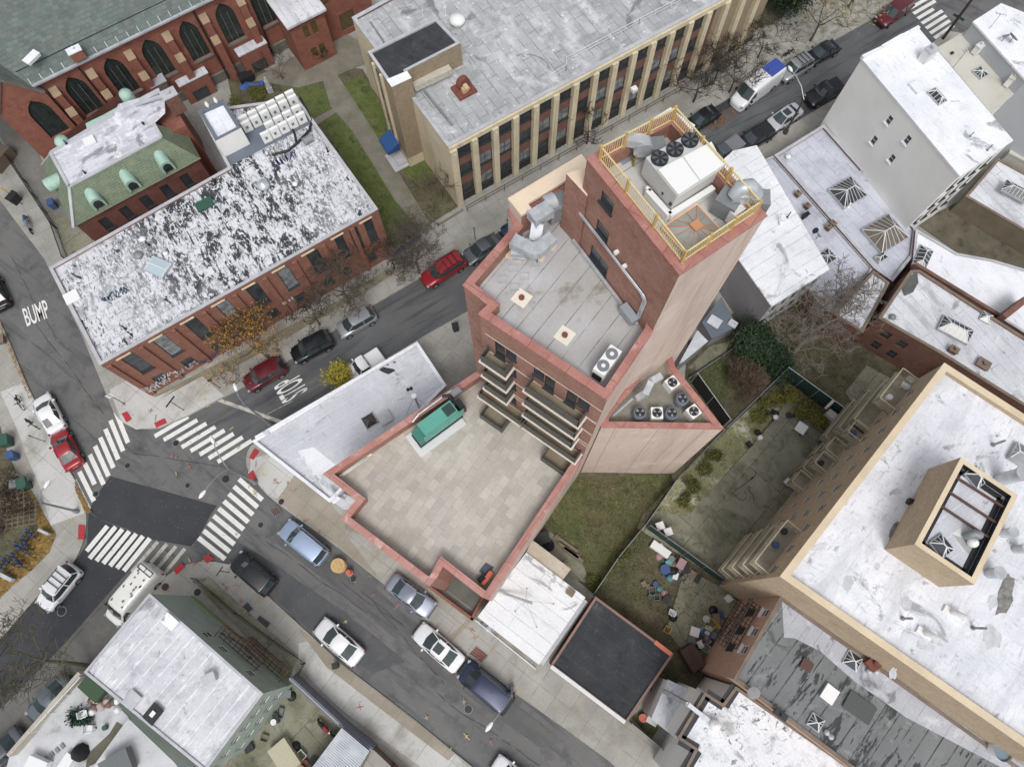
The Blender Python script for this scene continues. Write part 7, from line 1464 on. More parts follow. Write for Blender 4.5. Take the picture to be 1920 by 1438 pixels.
tree('bare tree with a few yellow leaves in a pit beside the black saloon', 1519, 78, 7.5, 2.6, .8, 4, leaf=('yellowing', (178, 158, 70), (150, 140, 66)), nl=1800, lrad=.7, lsize=.08, seed=11, m=bark, r=.12)
tree('dark bare tree rising beside the yellow top railing near the hidden black car', 1300, 192, 6, 2, .8, 4, seed=13, m=bark_d, r=.1)
tree('yellow leaved tree at the top edge beyond the evergreen', 1590, 15, 7, 2.5, .8, 4, leaf=('olive_yellow', (176, 160, 70), (140, 140, 60)), nl=1600, lrad=.8, lsize=.1, seed=14, m=bark, r=.12)
tree('large bare tree with pale branches in the dark back yard', 1480, 668, 8.5, 4.0, 1.1, 5, lean=(.6, .9), seed=17, r=.24, m=mat('bark_pale', S(142, 132, 118), S(112, 104, 92), 2, fine=.2), L=2.6)
tree('bare tree overhanging the lower left roadway beside the green house', 172, 1248, 7.5, 4.0, .95, 5, lean=(-1.6, .6), seed=19, m=mat('bark_mossy', S(104, 98, 76), S(84, 80, 62), 2, fine=.2), r=.15, L=2.6)
tree('twiggy bare sapling by the blue tarp near the church', 530, 150, 3.4, .9, .7, 3, seed=21, m=bark, r=.05)
tree('bare tree on the strip between the school lawn and the pavement', 830, 372, 4.5, 1.4, .7, 3, seed=23, m=bark, r=.06)
tree('thin bare tree leaning over the lilac roof edge by the ribbed white roof', 1545, 575, 6, 3.0, .6, 3, seed=25, m=bark_d, r=.06)
def bush(label, x, y, r, h, leaf, n, seed, size=.11, name='shrub', lumps=9, stems=True, cat='shrub', z=KH):
    random.seed(seed); b = P(x, y, z); T = thing(name, label, cat, b); m_ = MB(); cs = []
    for i in range(lumps): a = random.uniform(0, 6.283); q_ = r*random.uniform(.1, .75); cs.append(b+Vector((q_*math.cos(a), q_*math.sin(a), h*random.uniform(.3, .85))))
    leaves(m_, cs, n, r*.52, size, .6); m_.build('leaves', leafmat(*leaf), T)
    if stems:
        m_ = MB()
        for c in cs: m_.tube([b, b.lerp(c, .5)+Vector((.05, .05, .1)), c], [.05, .035, .02], 5, 0, False)
        m_.build('stems', bark_d, T)
    return T
YG = ('yellow_green', (190, 168, 40), (150, 148, 44)); DG = ('dark_green', (52, 78, 44), (38, 62, 36)); OG = ('olive', (116, 116, 50), (92, 98, 44)); PI = ('pine', (56, 82, 48), (44, 68, 40))
bush('round golden green shrub behind the corner shop roof', 645, 712, 1.4, 2.6, YG, 2600, 31, .11, lumps=12, z=0.1)
bush('big dark evergreen beside the far end of the school', 1462, 22, 3.2, 6.0, DG, 9000, 32, .15, 'evergreen_tree', 26, cat='tree')
bush('feathery dark green evergreen in the back yard below the lilac wall', 1405, 655, 2.3, 3.6, PI, 8000, 33, .13, 'evergreen_tree', 18, cat='tree')
bush('evergreen spreading to the corner of the green fabric fence', 1447, 690, 1.8, 2.6, DG, 4500, 34, .12, 'evergreen_tree', 14, cat='tree')
bush('shrub against the church vestry wall', 604, 104, 1.4, 2.0, DG, 2400, 35, .1, lumps=9)
bush('pale green bush near the white condensers behind the brick building', 448, 203, .9, 1.0, OG, 1400, 36, .09, lumps=6)
bush('long low bush below the blue tarp', 485, 180, 1.1, .9, OG, 1500, 37, .09, lumps=7)
for i, (x, y, r_, h_) in enumerate(((1478, 752, 1.1, 1.2), (1505, 772, 1.1, 1.2), (1530, 795, 1.0, 1.2), (1440, 760, 1.0, 1.0), (1425, 785, .9, .9), (1560, 825, .7, .8))):
    bush('yellow green bush in the thicket along the green fabric fence', x, y, r_, h_, ('moss_yellow', (134, 128, 48), (106, 108, 44)), 1500, 40+i, .09, lumps=7).__setitem__('group', 'bushes along the green fabric fence')
for i, (x, y, r_, h_) in enumerate(((1318, 882, .9, .9), (1298, 912, .8, .8), (1340, 855, .8, .8), (1283, 935, .7, .7), (1165, 1010+30, .6, .6), (1110, 1090, .6, .5))):
    bush('mossy bush growing along the fence foot beside the pink annex', x, y, r_, h_, OG, 1100, 50+i, .09, lumps=6).__setitem__('group', 'bushes by the annex fence')
for i, (x, y) in enumerate(((880, 345), (905, 330), (1320, 165), (1345, 135), (1295, 150))):
    random.seed(60+i); b = P(x, y, KH); T = thing('bare_shrub', ['twiggy brown shrub at the school wall left of the first pier', 'brown leaved shrub against the second school pier', 'dark twiggy shrub on the pavement above the yellow railing', 'twiggy shrub at the foot of the school by the van', 'dark low bush behind the top of the yellow railing'][i], 'shrub', b); m_ = MB(); tips = []
    for k in range(12): a = k/12*6.283; branch(m_, b, Vector((math.cos(a)*.6, math.sin(a)*.6, .8)).normalized(), .9, .025, 2, tips, .6)
    m_.build('twigs', bark_d if i > 1 else bark, T)
    if i < 2: l_ = MB(); leaves(l_, tips, 500, .3, .06); l_.build('leaves', leafmat('brown', (140, 102, 64), (112, 84, 56)), T)
def twigbush(label, x, y, r_, n, seed, m, dep=2, rr=.02):
    random.seed(seed); b = P(x, y, KH); T = thing('bare_shrub', label, 'shrub', b); m_ = MB(); tips = []
    for k in range(n): a = random.uniform(0, 6.283); s_ = random.uniform(.3, 1.1); branch(m_, b+Vector((random.uniform(-.2, .2), random.uniform(-.2, .2), 0)), Vector((math.cos(a)*s_, math.sin(a)*s_, .8)).normalized(), r_*.6, rr, dep, tips, .5)
    m_.build('twigs', m, T)
twigbush('dense brown twiggy shrub beside the pinkish patio behind the annex', 1392, 722, 1.9, 46, 71, mat('twig_brown', S(140, 118, 96), S(118, 98, 80), 2, fine=.2), 3, .02)
for i, (x, y) in enumerate(((15, 905), (40, 925), (20, 950), (55, 955), (10, 990))): twigbush('tangled bare vine shrub '+('by the upper left trellis', 'beside the second green bin', 'between the two upper trellises', 'nearest the leaf litter', 'at the far left edge of the fenced plot')[i], x, y, 1.3, 16, 80+i, mat('twig_vine', S(112, 94, 82), S(92, 78, 66), 2, fine=.2), 2, .018); bpy.context.scene.collection.objects
for i, (x, y, a) in enumerate(((18, 935, .3), (40, 965, .2), (20, 915, 1.2))):
    m_ = MB(); c = P(x, y, 1.0); 
    for k in range(6): u = Vector((math.cos(a), math.sin(a), 0)); v = Vector((-u.y, u.x, 0)); m_.bar(c-u*1.4+v*(k-2.5)*.4, c+u*1.4+v*(k-2.5)*.4, .05); m_.bar(c-v*1.1+u*(k-2.5)*.5+Vector((0, 0, .05)), c+v*1.1+u*(k-2.5)*.5+Vector((0, 0, .05)), .05)
    for sx in (-1, 1):
        for sy in (-1, 1): m_.bar(c+u*sx*1.2+v*sy*.9-Vector((0, 0, .9)), c+u*sx*1.2+v*sy*.9, .07)
    tag(m_.build('trellis', wood), ('weathered wooden trellis over the vines, upper left one', 'weathered wooden trellis over the vines nearest the bicycles', 'weathered wooden trellis at the far left edge')[i], 'trellis')

# ============================================================ FENCES, YARD THINGS
def fence(label, pts, h, m, post=2.0, solid=True, name='fence', z=KH, th=.05, top=None, cat='fence'):
    q_ = PP(pts, z); T = thing(name, label, cat, q_[0]); up = Vector((0, 0, 1))
    for a, b2 in zip(q_[:-1], q_[1:]):
        m_ = MB()
        if solid: m_.bar(a+up*h/2, b2+up*h/2, th, h)
        else:
            for k in (.15, .95): m_.bar(a+up*h*k, b2+up*h*k, .04)
            L = (b2-a).length; n = max(2, int(L/.22))
            for i in range(n+1): p_ = a.lerp(b2, i/n); m_.bar(p_, p_+up*h, .025)
        m_.build('panel', m, T)
        m_ = MB(); m_.bar(a+up*(h+.02), b2+up*(h+.02), .06, .05); m_.build('top_rail', top or steel_d, T)
        L = (b2-a).length; n = max(1, int(L/post))
        for i in range(n+1): p_ = a.lerp(b2, i/n); m_ = MB(); m_.bar(p_, p_+up*(h+.1), .08); m_.build('post', top or steel_d, T)
fence('green fabric covered chain fence running from the evergreen to the tan block', [(1462, 705), (1574, 787)], 2.4, green_fab, 1.6, top=steel)
fence('tall black fabric fence just right of the annex wall', [(1296, 717), (1355, 800)], 2.6, black_fab, 1.8, top=steel)
fence('dark chain fence running from the annex point up to the green fence', [(1262, 905), (1352, 812), (1462, 705)], 1.8, steel_d, 1.6, solid=False, name='chain_fence')
fence('low white edged fence behind the annex by the small lawn', [(1290, 712), (1350, 672), (1378, 652)], .5, yardc, 1.6)
fence('dark green fabric fence between the junk yard and the concrete yard', [(1212, 990), (1350, 1090)], 2.0, green_fab, 1.8, top=steel_d)
fence('weathered brown board fence between the lawn and the junk yard', [(1112, 1112), (1155, 1048), (1207, 985)], 1.5, mat('fence_board', S(104, 82, 74), S(84, 68, 62), 1.5, fine=.2), 1.8)
fence('chain fence along the grass edge beside the pink annex foot', [(1207, 985), (1262, 905)], 1.8, black_fab, 1.6, name='chain_fence')
fence('black iron fence along the left pavement by the rectory court', [(0, 268), (52, 345), (108, 430), (130, 492)], 1.3, blackm, 2.2, solid=False, name='iron_fence', top=blackm)
fence('iron fence round the small yard of the green house', [(368, 1085), (445, 1150), (572, 1243), (556, 1272)], 1.1, blackm, 2.0, solid=False, name='iron_fence', top=mat('moss_rail', S(110, 104, 74), fine=.2))
fence('grey metal gate fence between the pale pavement and the brick yard', [(557, 1268), (648, 1352), (706, 1398)], 2.0, plain('gate_grey', S(104, 110, 122), .6, fine=.1), 2.2, name='metal_gate', top=cap_grey, th=.35)
fence('rusty brown wooden fence at the right edge of the lower yard', [(706, 1398), (740, 1430), (770, 1460)], 1.6, deck, 1.8)
fence('white picket railing along the parapet of the white roof terrace', [(163, 1268), (40, 1404)], 1.0, steel_w, 1.5, solid=False, z=2.9, name='roof_railing', cat='railing', top=steel_w)
fence('small white fence in front of the white garage', [(893, 1163), (1003, 1252)], 1.0, steel_w, 1.6, solid=False, top=white_p)
fence('thin fence in front of the white rear extension', [(1180, 1352), (1250, 1410), (1290, 1450)], 1.4, brown_m, 1.6)
fence('low brick kerb fence of the planted yard beside the school', [(795, 400), (822, 424), (868, 396)], .35, brick_taupe, 2)
fence('blue painted hoarding strip at the end of the long brick building', [(738, 482), (790, 447)], .9, blue_p, 2)
def bin_(label, x, y, m, ang=0, s=(.6, .7, 1.0), name='wheelie_bin', cat='bin', z=KH):
    b = P(x, y, z); T = thing(name, label, cat, b, ang); m_ = MB(); w_, d_, h_ = s
    m_.idx([(-w_*.42, -d_*.42, 0), (w_*.42, -d_*.42, 0), (w_*.42, d_*.42, 0), (-w_*.42, d_*.42, 0), (-w_/2, -d_/2, h_), (w_/2, -d_/2, h_), (w_/2, d_/2, h_), (-w_/2, d_/2, h_)], [(0, 1, 5, 4), (1, 2, 6, 5), (2, 3, 7, 6), (3, 0, 4, 7), (3, 2, 1, 0)], 0, False); m_.build('bin_body', m, T, True)
    m_ = MB(); m_.box((0, .02, h_+.03), (w_*1.06, d_*1.08, .08)); m_.box((0, -d_*.5, h_), (w_*.7, .06, .06)); m_.build('lid', m, T, True)
bin_('dark green bin on the leaf strewn edge above the blue bin', 19, 830, green_p, .3, (.9, 1.0, 1.1)); bin_('blue bin lying by the left plot', 32, 857, blue_p, .5); bin_('green bin beside the vine trellis at the pavement edge', 54, 910, green_p, .4, (.8, .95, 1.1)); bin_('black bin left of the second green bin', 38, 912, grey_p, .2)
bin_('blue bin in the rectory court by the iron fence', 105, 389, blue_p, .4); bin_('black bin at the kerb under the yellow sign', 33, 378, blackm, -.5, (.7, 1.1, 1.0)); bin_('green crate on the left pavement edge', 6, 640, cap_dark, .2, (.8, .8, .6))
bin_('dark round litter bin on the pavement beside the tower foot', 855, 618, blackm, .2, (.6, .6, .9)); bin_('small dark bin on the pale pavement by the lower road', 632, 1247, blackm, .2, (.45, .45, .8))
m_ = MB(); b = P(-2, 300, KH); m_.box(P(2, 298, .8), (1.2, 2.6, 1.5), R(-28)); tag(m_.build('brown_kiosk', mat('kiosk_brown', S(104, 90, 76), fine=.15)), 'brown box shelter on the far left pavement near the church', 'shelter')
def spool(x, y):
    b = P(x, y, .02); T = thing('cable_spool', 'round wooden cable spool lying on its side in the road by the kerb', 'cable spool', b); m_ = MB(); m_.cyl((0, 0, 0), .62, .08, 28); m_.build('flange', spool_w, T, True); m_ = MB(); m_.cyl((0, 0, .08), .4, .6, 24); m_.build('drum', wood, T, True); m_ = MB(); m_.cyl((0, 0, .68), .62, .08, 28); fo = m_.build('flange', spool_w, T, True)
    for k in range(6): m_ = MB(); a = k/6*6.283; m_.cyl((.3*math.cos(a), .3*math.sin(a), .76), .03, .02, 8); m_.build('bolt', blackm, fo, True)
spool(637, 1061)
def barrel(label, x, y, r_, h_, m, m2=None, z=.02, name='barrel', cat='barrel'):
    T = thing(name, label, cat, P(x, y, z)); m_ = MB(); m_.tube([(0, 0, 0), (0, 0, h_*.3), (0, 0, h_*.95), (0, 0, h_)], [r_, r_*.95, r_*.8, r_*.7], 18); m_.build('drum', m, T, True); m_ = MB(); m_.tube([(0, 0, h_*.4), (0, 0, h_*.55)], [r_*.95, r_*.92], 18); m_.build('band', m2 or white_p, T, True)
barrel('orange traffic barrel beside the wooden cable spool', 657, 1074, .3, .95, orange); barrel('black rubber base ring beside the orange traffic barrel', 663, 1086, .28, .2, blackm)
T = thing('tarp_pile', 'crumpled bright blue tarp on the ground by the church', 'tarp', P(470, 160, KH)); m_ = MB(); random.seed(8); rows = []
NXG, NYG = 12, 7; c = P(471, 163, KH)
for i in range(NXG):
    rows.append([Vector((c.x+(i/(NXG-1)-.5)*2.4+.05*j, c.y+(j/(NYG-1)-.5)*1.2+.45*math.sin(i/(NXG-1)*3.1)*-1+.3, KH+.1+.45*math.sin(i/(NXG-1)*3.14)*math.sin(j/(NYG-1)*3.14)+random.uniform(-.08, .12))) for j in range(NYG)])
m_.idx([v for r_ in rows for v in r_], [(i*NYG+j, i*NYG+j+1, (i+1)*NYG+j+1, (i+1)*NYG+j) for i in range(NXG-1) for j in range(NYG-1)], 0, True); m_.build('tarp', blue_tarp, T)
m_ = MB(); m_.box(P(462, 146, .5), (1.6, 1.0, .9), R(30)); m_.build('black_sheet', black_fab, T)
T = thing('statue', 'small pale statue on a plinth near the blue tarp', 'statue', P(508, 172, KH)); m_ = MB(); b = P(508, 172, KH); m_.box(b+Vector((0, 0, .4)), (.6, .6, .8), .3); m_.build('plinth', cap_grey, T); m_ = MB(); m_.tube([b+Vector((0, 0, .8)), b+Vector((0, 0, 1.4)), b+Vector((0, 0, 1.75)), b+Vector((0, 0, 1.9)), b+Vector((0, 0, 2.1))], [.3, .22, .24, .09, .12], 12); m_.build('figure', mat('statue_stone', S(180, 182, 178), fine=.05), T)
def table(label, x, y, w_, l_, h_, ang, m, leg=blackm, z=KH, name='table'):
    T = thing(name, label, 'table', P(x, y, z), ang); m_ = MB(); m_.box((0, 0, h_), (l_, w_, .05)); m_.build('top', m, T, True)
    for sx in (-1, 1):
        for sy in (-1, 1): m_ = MB(); m_.bar((sx*(l_/2-.1), sy*(w_/2-.1), 0), (sx*(l_/2-.1), sy*(w_/2-.1), h_), .05); m_.build('leg', leg, T, True)
def chair(label, x, y, ang, m, z=KH, name='chair', group=None):
    T = thing(name, label, 'chair', P(x, y, z), ang, group); m_ = MB(); m_.box((0, 0, .43), (.5, .5, .05)); m_.build('seat', m, T, True); m_ = MB(); m_.box((-.24, 0, .7), (.05, .5, .5)); m_.build('backrest', m, T, True)
    for sx in (-1, 1):
        m_ = MB(); m_.bar((-.24, sx*.27, .63), (.22, sx*.27, .63), .05); m_.build('armrest', m, T, True)
        for sy in (-1, 1): m_ = MB(); m_.bar((sx*.21, sy*.21, 0), (sx*.21, sy*.21, .43), .04); m_.build('leg', m, T, True)
table('square white table on the concrete yard below the green fence', 1497, 806, .95, 1.0, .72, R(52), white_p); table('small dark table on the concrete yard', 1479, 781, .5, .75, .45, R(5), blackm); table('white side table beside the tan block wall near the hose', 1474, 905, .55, .6, .45, R(40), white_p)
chair('dark chair by the round grill in the concrete yard', 1448, 775, 1.0, blackm); chair('black chair beside the moss edge', 1402, 835, .6, blackm); chair('dark chair next to the white lidded bucket', 1432, 777, 2.0, blackm)
def grill(label, x, y, m): T = thing('grill', label, 'grill', P(x, y, KH)); m_ = MB(); m_.tube([(0, 0, .6), (0, 0, .85), (0, 0, 1.0)], [.2, .3, .1], 14); m_.build('bowl', m, T, True); m_ = MB(); [m_.bar((.25*math.cos(a), .25*math.sin(a), 0), (.1*math.cos(a), .1*math.sin(a), .65), .03) for a in (0, 2.1, 4.2)]; m_.build('legs', blackm, T, True)
grill('round dark kettle grill in the concrete yard', 1449, 775+5, blackm); grill('grill with a white lid in the concrete yard', 1449, 782+4, white_p); grill('small black grill on the mossy yard', 1415, 815, blackm)
barrel('white round bucket beside the black grills', 1423, 822, .28, .5, white_p, grey_p, KH, 'bucket', 'bucket')
m_ = MB(); pts = []
for (x, y) in ((1415, 882), (1417, 890), (1408, 900), (1412, 893), (1400, 905), (1380, 918), (1374, 925), (1385, 935), (1395, 938), (1400, 930), (1396, 920), (1404, 918), (1412, 930), (1414, 940)): pts.append(P(x, y, KH+.06))
m_.tube(pts, .035, 6); tag(m_.build('garden_hose', blackm), 'black garden hose lying in loops on the concrete yard', 'hose')
T = thing('vent_pipe', 'bent pale vent pipe rising beside the tan block at the end of the green fence', 'pipe', P(1553, 762, KH)); m_ = MB(); m_.tube([P(1548, 765, .3), P(1549, 765, 2.4), P(1556, 758, 3.0), P(1562, 752, 2.8)], .14, 10); m_.build('pipe', mat('pipe_cream', S(206, 204, 190), rough=.6), T); m_ = MB(); m_.box(P(1556, 782, .9), (1.1, .6, 1.6), R(-40)); m_.build('cabinet', roof_beige, T)
roundlab = [('square white condenser nearest the fence corner in the concrete yard', 1234, 988), ('square white condenser right of its twin in the concrete yard', 1249, 999)]
for lb, x, y in roundlab: minisplit(lb, x, y, KH, .3, .7, .65, .9)
# the two junk piles: every visible item apart
random.seed(99)
CLR = [('blue', blue_p), ('green', green_p), ('white', white_p), ('grey', grey_p), ('red', red_p), ('teal', plain('teal_plastic', S(90, 150, 150), .6)), ('yellow', yellow_p), ('black', blackm), ('pink', plain('pink_plastic', S(176, 136, 136), .6)), ('brown', wood), ('silver', steel)]
def junk(x, y, ci, kind, place, sz=.4, group='junk in the back yard'):
    nm, m = CLR[ci]; b = P(x, y, KH); ang = random.uniform(0, 3)
    T = thing(kind, '%s %s %s' % (nm, kind.replace('_', ' '), place), kind.replace('_', ' '), b, ang, group); w_, d_, h_ = sz*random.uniform(.8, 1.3), sz*random.uniform(.7, 1.1), sz*random.uniform(.5, .9)
    m_ = MB()
    if kind == 'bucket': m_.tube([(0, 0, 0), (0, 0, h_)], [w_*.38, w_*.5], 12)
    elif kind == 'plastic_bag':
        m_.tube([(0, 0, 0), (.02, 0, h_*.4), (0, .03, h_*.8), (0, 0, h_*1.1)], [w_*.6, w_*.7, w_*.45, .04], 9)
    else:
        m_.idx([(-w_*.45, -d_*.45, 0), (w_*.45, -d_*.45, 0), (w_*.45, d_*.45, 0), (-w_*.45, d_*.45, 0), (-w_/2, -d_/2, h_), (w_/2, -d_/2, h_), (w_/2, d_/2, h_), (-w_/2, d_/2, h_)], [(0, 1, 5, 4), (1, 2, 6, 5), (2, 3, 7, 6), (3, 0, 4, 7), (3, 2, 1, 0)], 0, False)
        for a, b2 in (((-1, -1), (1, -1)), ((1, -1), (1, 1)), ((1, 1), (-1, 1)), ((-1, 1), (-1, -1))): m_.bar((a[0]*w_/2, a[1]*d_/2, h_), (b2[0]*w_/2, b2[1]*d_/2, h_), .04)
        if kind == 'storage_box': m_.box((0, 0, h_*.96), (w_, d_, .04))
    m_.build('shell', m, T, True)
n_ = 0
for place, spots in (('in the junk heap along the dark green fence', [(1252, 1055), (1258, 1048), (1262, 1060), (1268, 1052), (1275, 1058), (1272, 1068), (1262, 1070), (1254, 1064), (1282, 1066), (1290, 1068), (1285, 1075), (1250, 1075), (1265, 1080), (1245, 1068), (1256, 1084), (1280, 1085), (1296, 1078), (1240, 1050), (1236, 1044), (1278, 1048), (1305, 1085)]),
                     ('in the heap at the foot of the fire escape wall', [(1322, 1160), (1336, 1144), (1330, 1170), (1340, 1160), (1348, 1152), (1328, 1182), (1320, 1190), (1315, 1180), (1335, 1190), (1306, 1192), (1312, 1200), (1325, 1200), (1296, 1200), (1308, 1212), (1322, 1215), (1334, 1206), (1345, 1175), (1350, 1165), (1342, 1183), (1300, 1184)]),
                     ('scattered on the bare ground of the junk yard', [(1228, 1095), (1236, 1103), (1222, 1108), (1214, 1100), (1218, 1118), (1245, 1112), (1230, 1120), (1248, 1124), (1260, 1150), (1262, 1158), (1250, 1180), (1206, 1095)])):
    for (x, y) in spots:
        n_ += 1; junk(x, y, [0, 5, 3, 9, 1, 8, 3, 7, 10, 7, 6, 9, 0, 2][n_ % 14], ('crate', 'storage_box', 'bucket', 'plastic_bag')[n_ % 4], place, random.uniform(.4, .75))
chair('white plastic chair in the heap beneath the fire escape', 1310, 1207, .4, white_p); chair('white plastic chair by the end of the green fence', 1362, 1122, 2.2, white_p); chair('white framed chair standing alone on the junk yard soil', 1258, 1148, 1.2, white_p)
m_ = MB(); m_.box(P(1296, 1232, .9), (1.9, 1.3, 1.6), R(-60)); tag(m_.build('brown_shed', mat('shed_brown', S(96, 70, 64), S(84, 60, 54), .8, fine=.15)), 'brown box shed below the fire escape heap', 'shed')
m_ = MB(); m_.poly(PP([(1232, 1022), (1240, 1018), (1256, 1035), (1248, 1042)], .5)); m_.box(P(1238, 1030, .4), (1.8, .7, .5), R(-36)); tag(m_.build('trough', steel_w), 'long white trough beside the dark green fence corner', 'trough')
# fire escape of the peach house
FE = thing('fire_escape', 'dark rusty fire escape on the peach brick rear wall', 'fire escape', P(1370, 1200, 0)); A_, B_ = P(1464, 1118, 10.4), P(1376, 1273, 10.4); ee = (V2(B_)-V2(A_)).normalized(); en = Vector((ee.y, -ee.x)); en = en if en.x < 0 else -en
def fq(u, z, o): p_ = V2(A_)+ee*u+en*o; return W3(p_, z)
for z in (7.6, 4.6):
    m_ = MB()
    for o_ in (.15, .45, .75, 1.05): m_.bar(fq(.9, z, o_), fq(4.6, z, o_), .05)
    for k in range(12): m_.bar(fq(.9+k*.336, z, .1), fq(.9+k*.336, z, 1.1), .04); m_.bar(fq(.9+k*.336, z, 1.1), fq(.9+k*.336, z+1, 1.1), .03)
    m_.bar(fq(.9, z+1, 1.1), fq(4.6, z+1, 1.1), .05); m_.build('platform', blackm, FE)
m_ = MB(); m_.bar(fq(1.2, 7.6, .5), fq(3.8, 4.6, .5), .05); m_.bar(fq(1.2, 7.6, .95), fq(3.8, 4.6, .95), .05)
for k in range(10): m_.bar(fq(1.2+2.6*k/9, 7.6-3*k/9, .5), fq(1.2+2.6*k/9, 7.6-3*k/9, .95), .05)
m_.build('ladder', blackm, FE)
# lower left roof terrace junk and yard
chair('white armchair on the white roof terrace beside the green parasol', 163, 1337, .4, white_p, 2.9); chair('white lounge chair in the middle of the white roof terrace', 173, 1365, .1, white_p, 2.9)
bush('flattened dark green heap under the white armchair', 153, 1345, .9, .4, ('fabric_green', (36, 74, 54), (30, 64, 46)), 700, 90, .12, 'folded_parasol', 6, False, 'parasol', 2.9)
m_ = MB(); m_.box(P(176, 1290, 3.3), (2.0, 1.1, .8), R(-36)); tag(m_.build('green_box', mat('box_green', S(62, 86, 60), fine=.1)), 'dark green box in the corner of the white roof terrace', 'box')
m_ = MB(); m_.bar(P(165, 1268, 3.2), P(188, 1284, 3.2), .5, .3); tag(m_.build('blue_cover', blue_tarp), 'blue cover beside the green box on the white roof terrace', 'cover')
random.seed(44)
for i in range(12):
    x, y = random.uniform(170, 222), random.uniform(1310, 1338); m_ = MB(); c = P(x, y, 2.95); m_.tube([c, c+Vector((0, 0, .15)), c+Vector((.05, 0, .32))], [.28, .33, .1], 7); tag(m_.build('cloth_heap', (mat('cloth_pink', S(190, 166, 160), fine=.2), mat('cloth_brown', S(120, 96, 84), fine=.2), white_p)[i % 3]), ('pale pink', 'brown', 'white')[i % 3]+' cloth bundle in the heap by the green house gutter', 'cloth', 'cloth bundles on the white roof terrace')
for i in range(4): m_ = MB(); a = P(84+i*10, 1418-i*8, 2.95); b2 = P(90+i*10, 1426-i*8, 2.95); m_.bar(a, b2, .25, .04); tag(m_.build('grey_plank', steel_d), 'short grey plank in the row of four on the white roof terrace', 'plank', 'grey planks in a row')
m_ = MB(); c = P(152, 1410, 2.9); m_.tube([c, c+Vector((0, 0, .5)), c+Vector((0, 0, .8))], [.7, .55, .1], 8); tag(m_.build('black_cover', black_fab), 'black covered heap on the white roof terrace', 'cover')
m_ = MB(); c = P(199, 1363, 2.9); m_.cyl(c, .2, .3, 12); tag(m_.build('flower_pot', green_p), 'small green pot on the white roof terrace', 'pot')
m_ = MB(); c = P(125, 1430, 3.1); m_.box(c, (1.4, .8, .5), R(60)); tag(m_.build('white_chest', white_p), 'cream chest at the bottom of the white roof terrace', 'chest')
m_ = MB(); c = P(70, 1436, 3.3); m_.box(c, (1.6, 1.2, .7), R(-20)); tag(m_.build('white_cube', white_p), 'white block at the very bottom of the roof terrace', 'box')
m_ = MB(); c = P(536, 1417, .6); m_.box(c, (2.4, 1.6, 1.0), R(-50)); tag(m_.build('pale_crate', mat('crate_beige', S(186, 180, 150), fine=.15)), 'large pale crate in the lower brick yard', 'crate')
for i, (x, y, ci, k_) in enumerate(((520, 1345, 7, 'storage_box'), (528, 1335, 0, 'crate'), (516, 1352, 2, 'bucket'), (548, 1410, 3, 'storage_box'), (560, 1425, 9, 'crate'), (555, 1400, 7, 'plastic_bag'), (568, 1413, 2, 'crate'), (575, 1430, 4, 'crate'), (540, 1300, 3, 'storage_box'), (548, 1305, 7, 'plastic_bag'), (590, 1425, 7, 'bucket'), (498, 1382, 9, 'crate'), (470, 1400, 7, 'storage_box'))):
    junk(x, y, ci, k_, 'on the brown concrete of the yard behind the green house', .6, 'things in the green house yard')
# lawn side things behind the white garage
for i, (x, y, l_) in enumerate(((1062, 1020, 2.4), (1066, 1030, 2.2), (1075, 1040, 2.0))): m_ = MB(); m_.box(P(x, y, .4), (l_, .35, .2), R(-36)); tag(m_.build('timber', wood), ('longest', 'middle', 'shortest')[i]+' grey timber in the stack behind the buff shed', 'timber')
m_ = MB(); m_.box(P(1016, 1010, .6), (1.3, 1.0, .9), R(20)); tag(m_.build('dark_crate', blackm), 'black crate at the pink wall behind the buff shed', 'crate'); m_ = MB(); m_.cyl(P(1029, 1023, .2), .5, .4, 16); tag(m_.build('tyre_stack', rubber), 'black round tyre behind the buff shed', 'tyre')
barrel('grey drum in front of the white garage', 908, 1172, .3, .6, steel_d, None, KH); barrel('second grey drum in front of the white garage beside the first', 917, 1178, .3, .6, steel, None, KH)
m_ = MB(); m_.tube([P(1206, 1345, .5), P(1206, 1346, .62)], .35, 16); tag(m_.build('orange_tub', orange), 'round orange tub on the grass patch beside the black roof', 'tub'); sheet('lawn', [(1185, 1345), (1205, 1330), (1235, 1365), (1222, 1385)], KH+.05, lawn)
m_ = MB(); m_.box(P(1222, 1350, .6), (.9, .6, .5), R(-30)); tag(m_.build('white_box', white_p), 'white box beside the round orange tub', 'box')
for i, (x, y) in enumerate(((1222, 1322), (1232, 1310))): m_ = MB(); m_.box(P(x, y, .8), (.5, 1.3, .8), R(-30)); tag(m_.build('white_cabinet', white_p), ('lower', 'upper')[i]+' white cabinet leaning on the rear extension', 'cabinet')
# white shed things right of tower foot
mb = MB(); q5 = PP([(1325, 610), (1345, 590), (1362, 620), (1340, 635)], 2.2); mb.poly(q5); mb.build('x', roof_flat) if False else None
X1, q = building('glass_lean_to', 'small lean to with pale and blue grey roof panels squeezed behind the pink tower wall', [(1318, 605), (1352, 560), (1380, 612), (1335, 634)], 2.4, lilac, roof_blue, None, .1, .1)
hatch(X1, 1340, 603, 2.46, 1.0, 1.2, AA, .15, roof_flat); hatch(X1, 1374, 607, 2.46, .7, .8, AA, .15, roof_flat)
X2, q = building('narrow_white_roof', 'narrow sliver of white roof between the pink tower and the yard', [(1275, 680), (1308, 622), (1325, 640), (1279, 678)], 3.4, lilac, roof_flat, None, .1, .1)
barrel('white round drum beside the glass lean to', 1332, 636, .3, .5, white_p, white_p, KH)

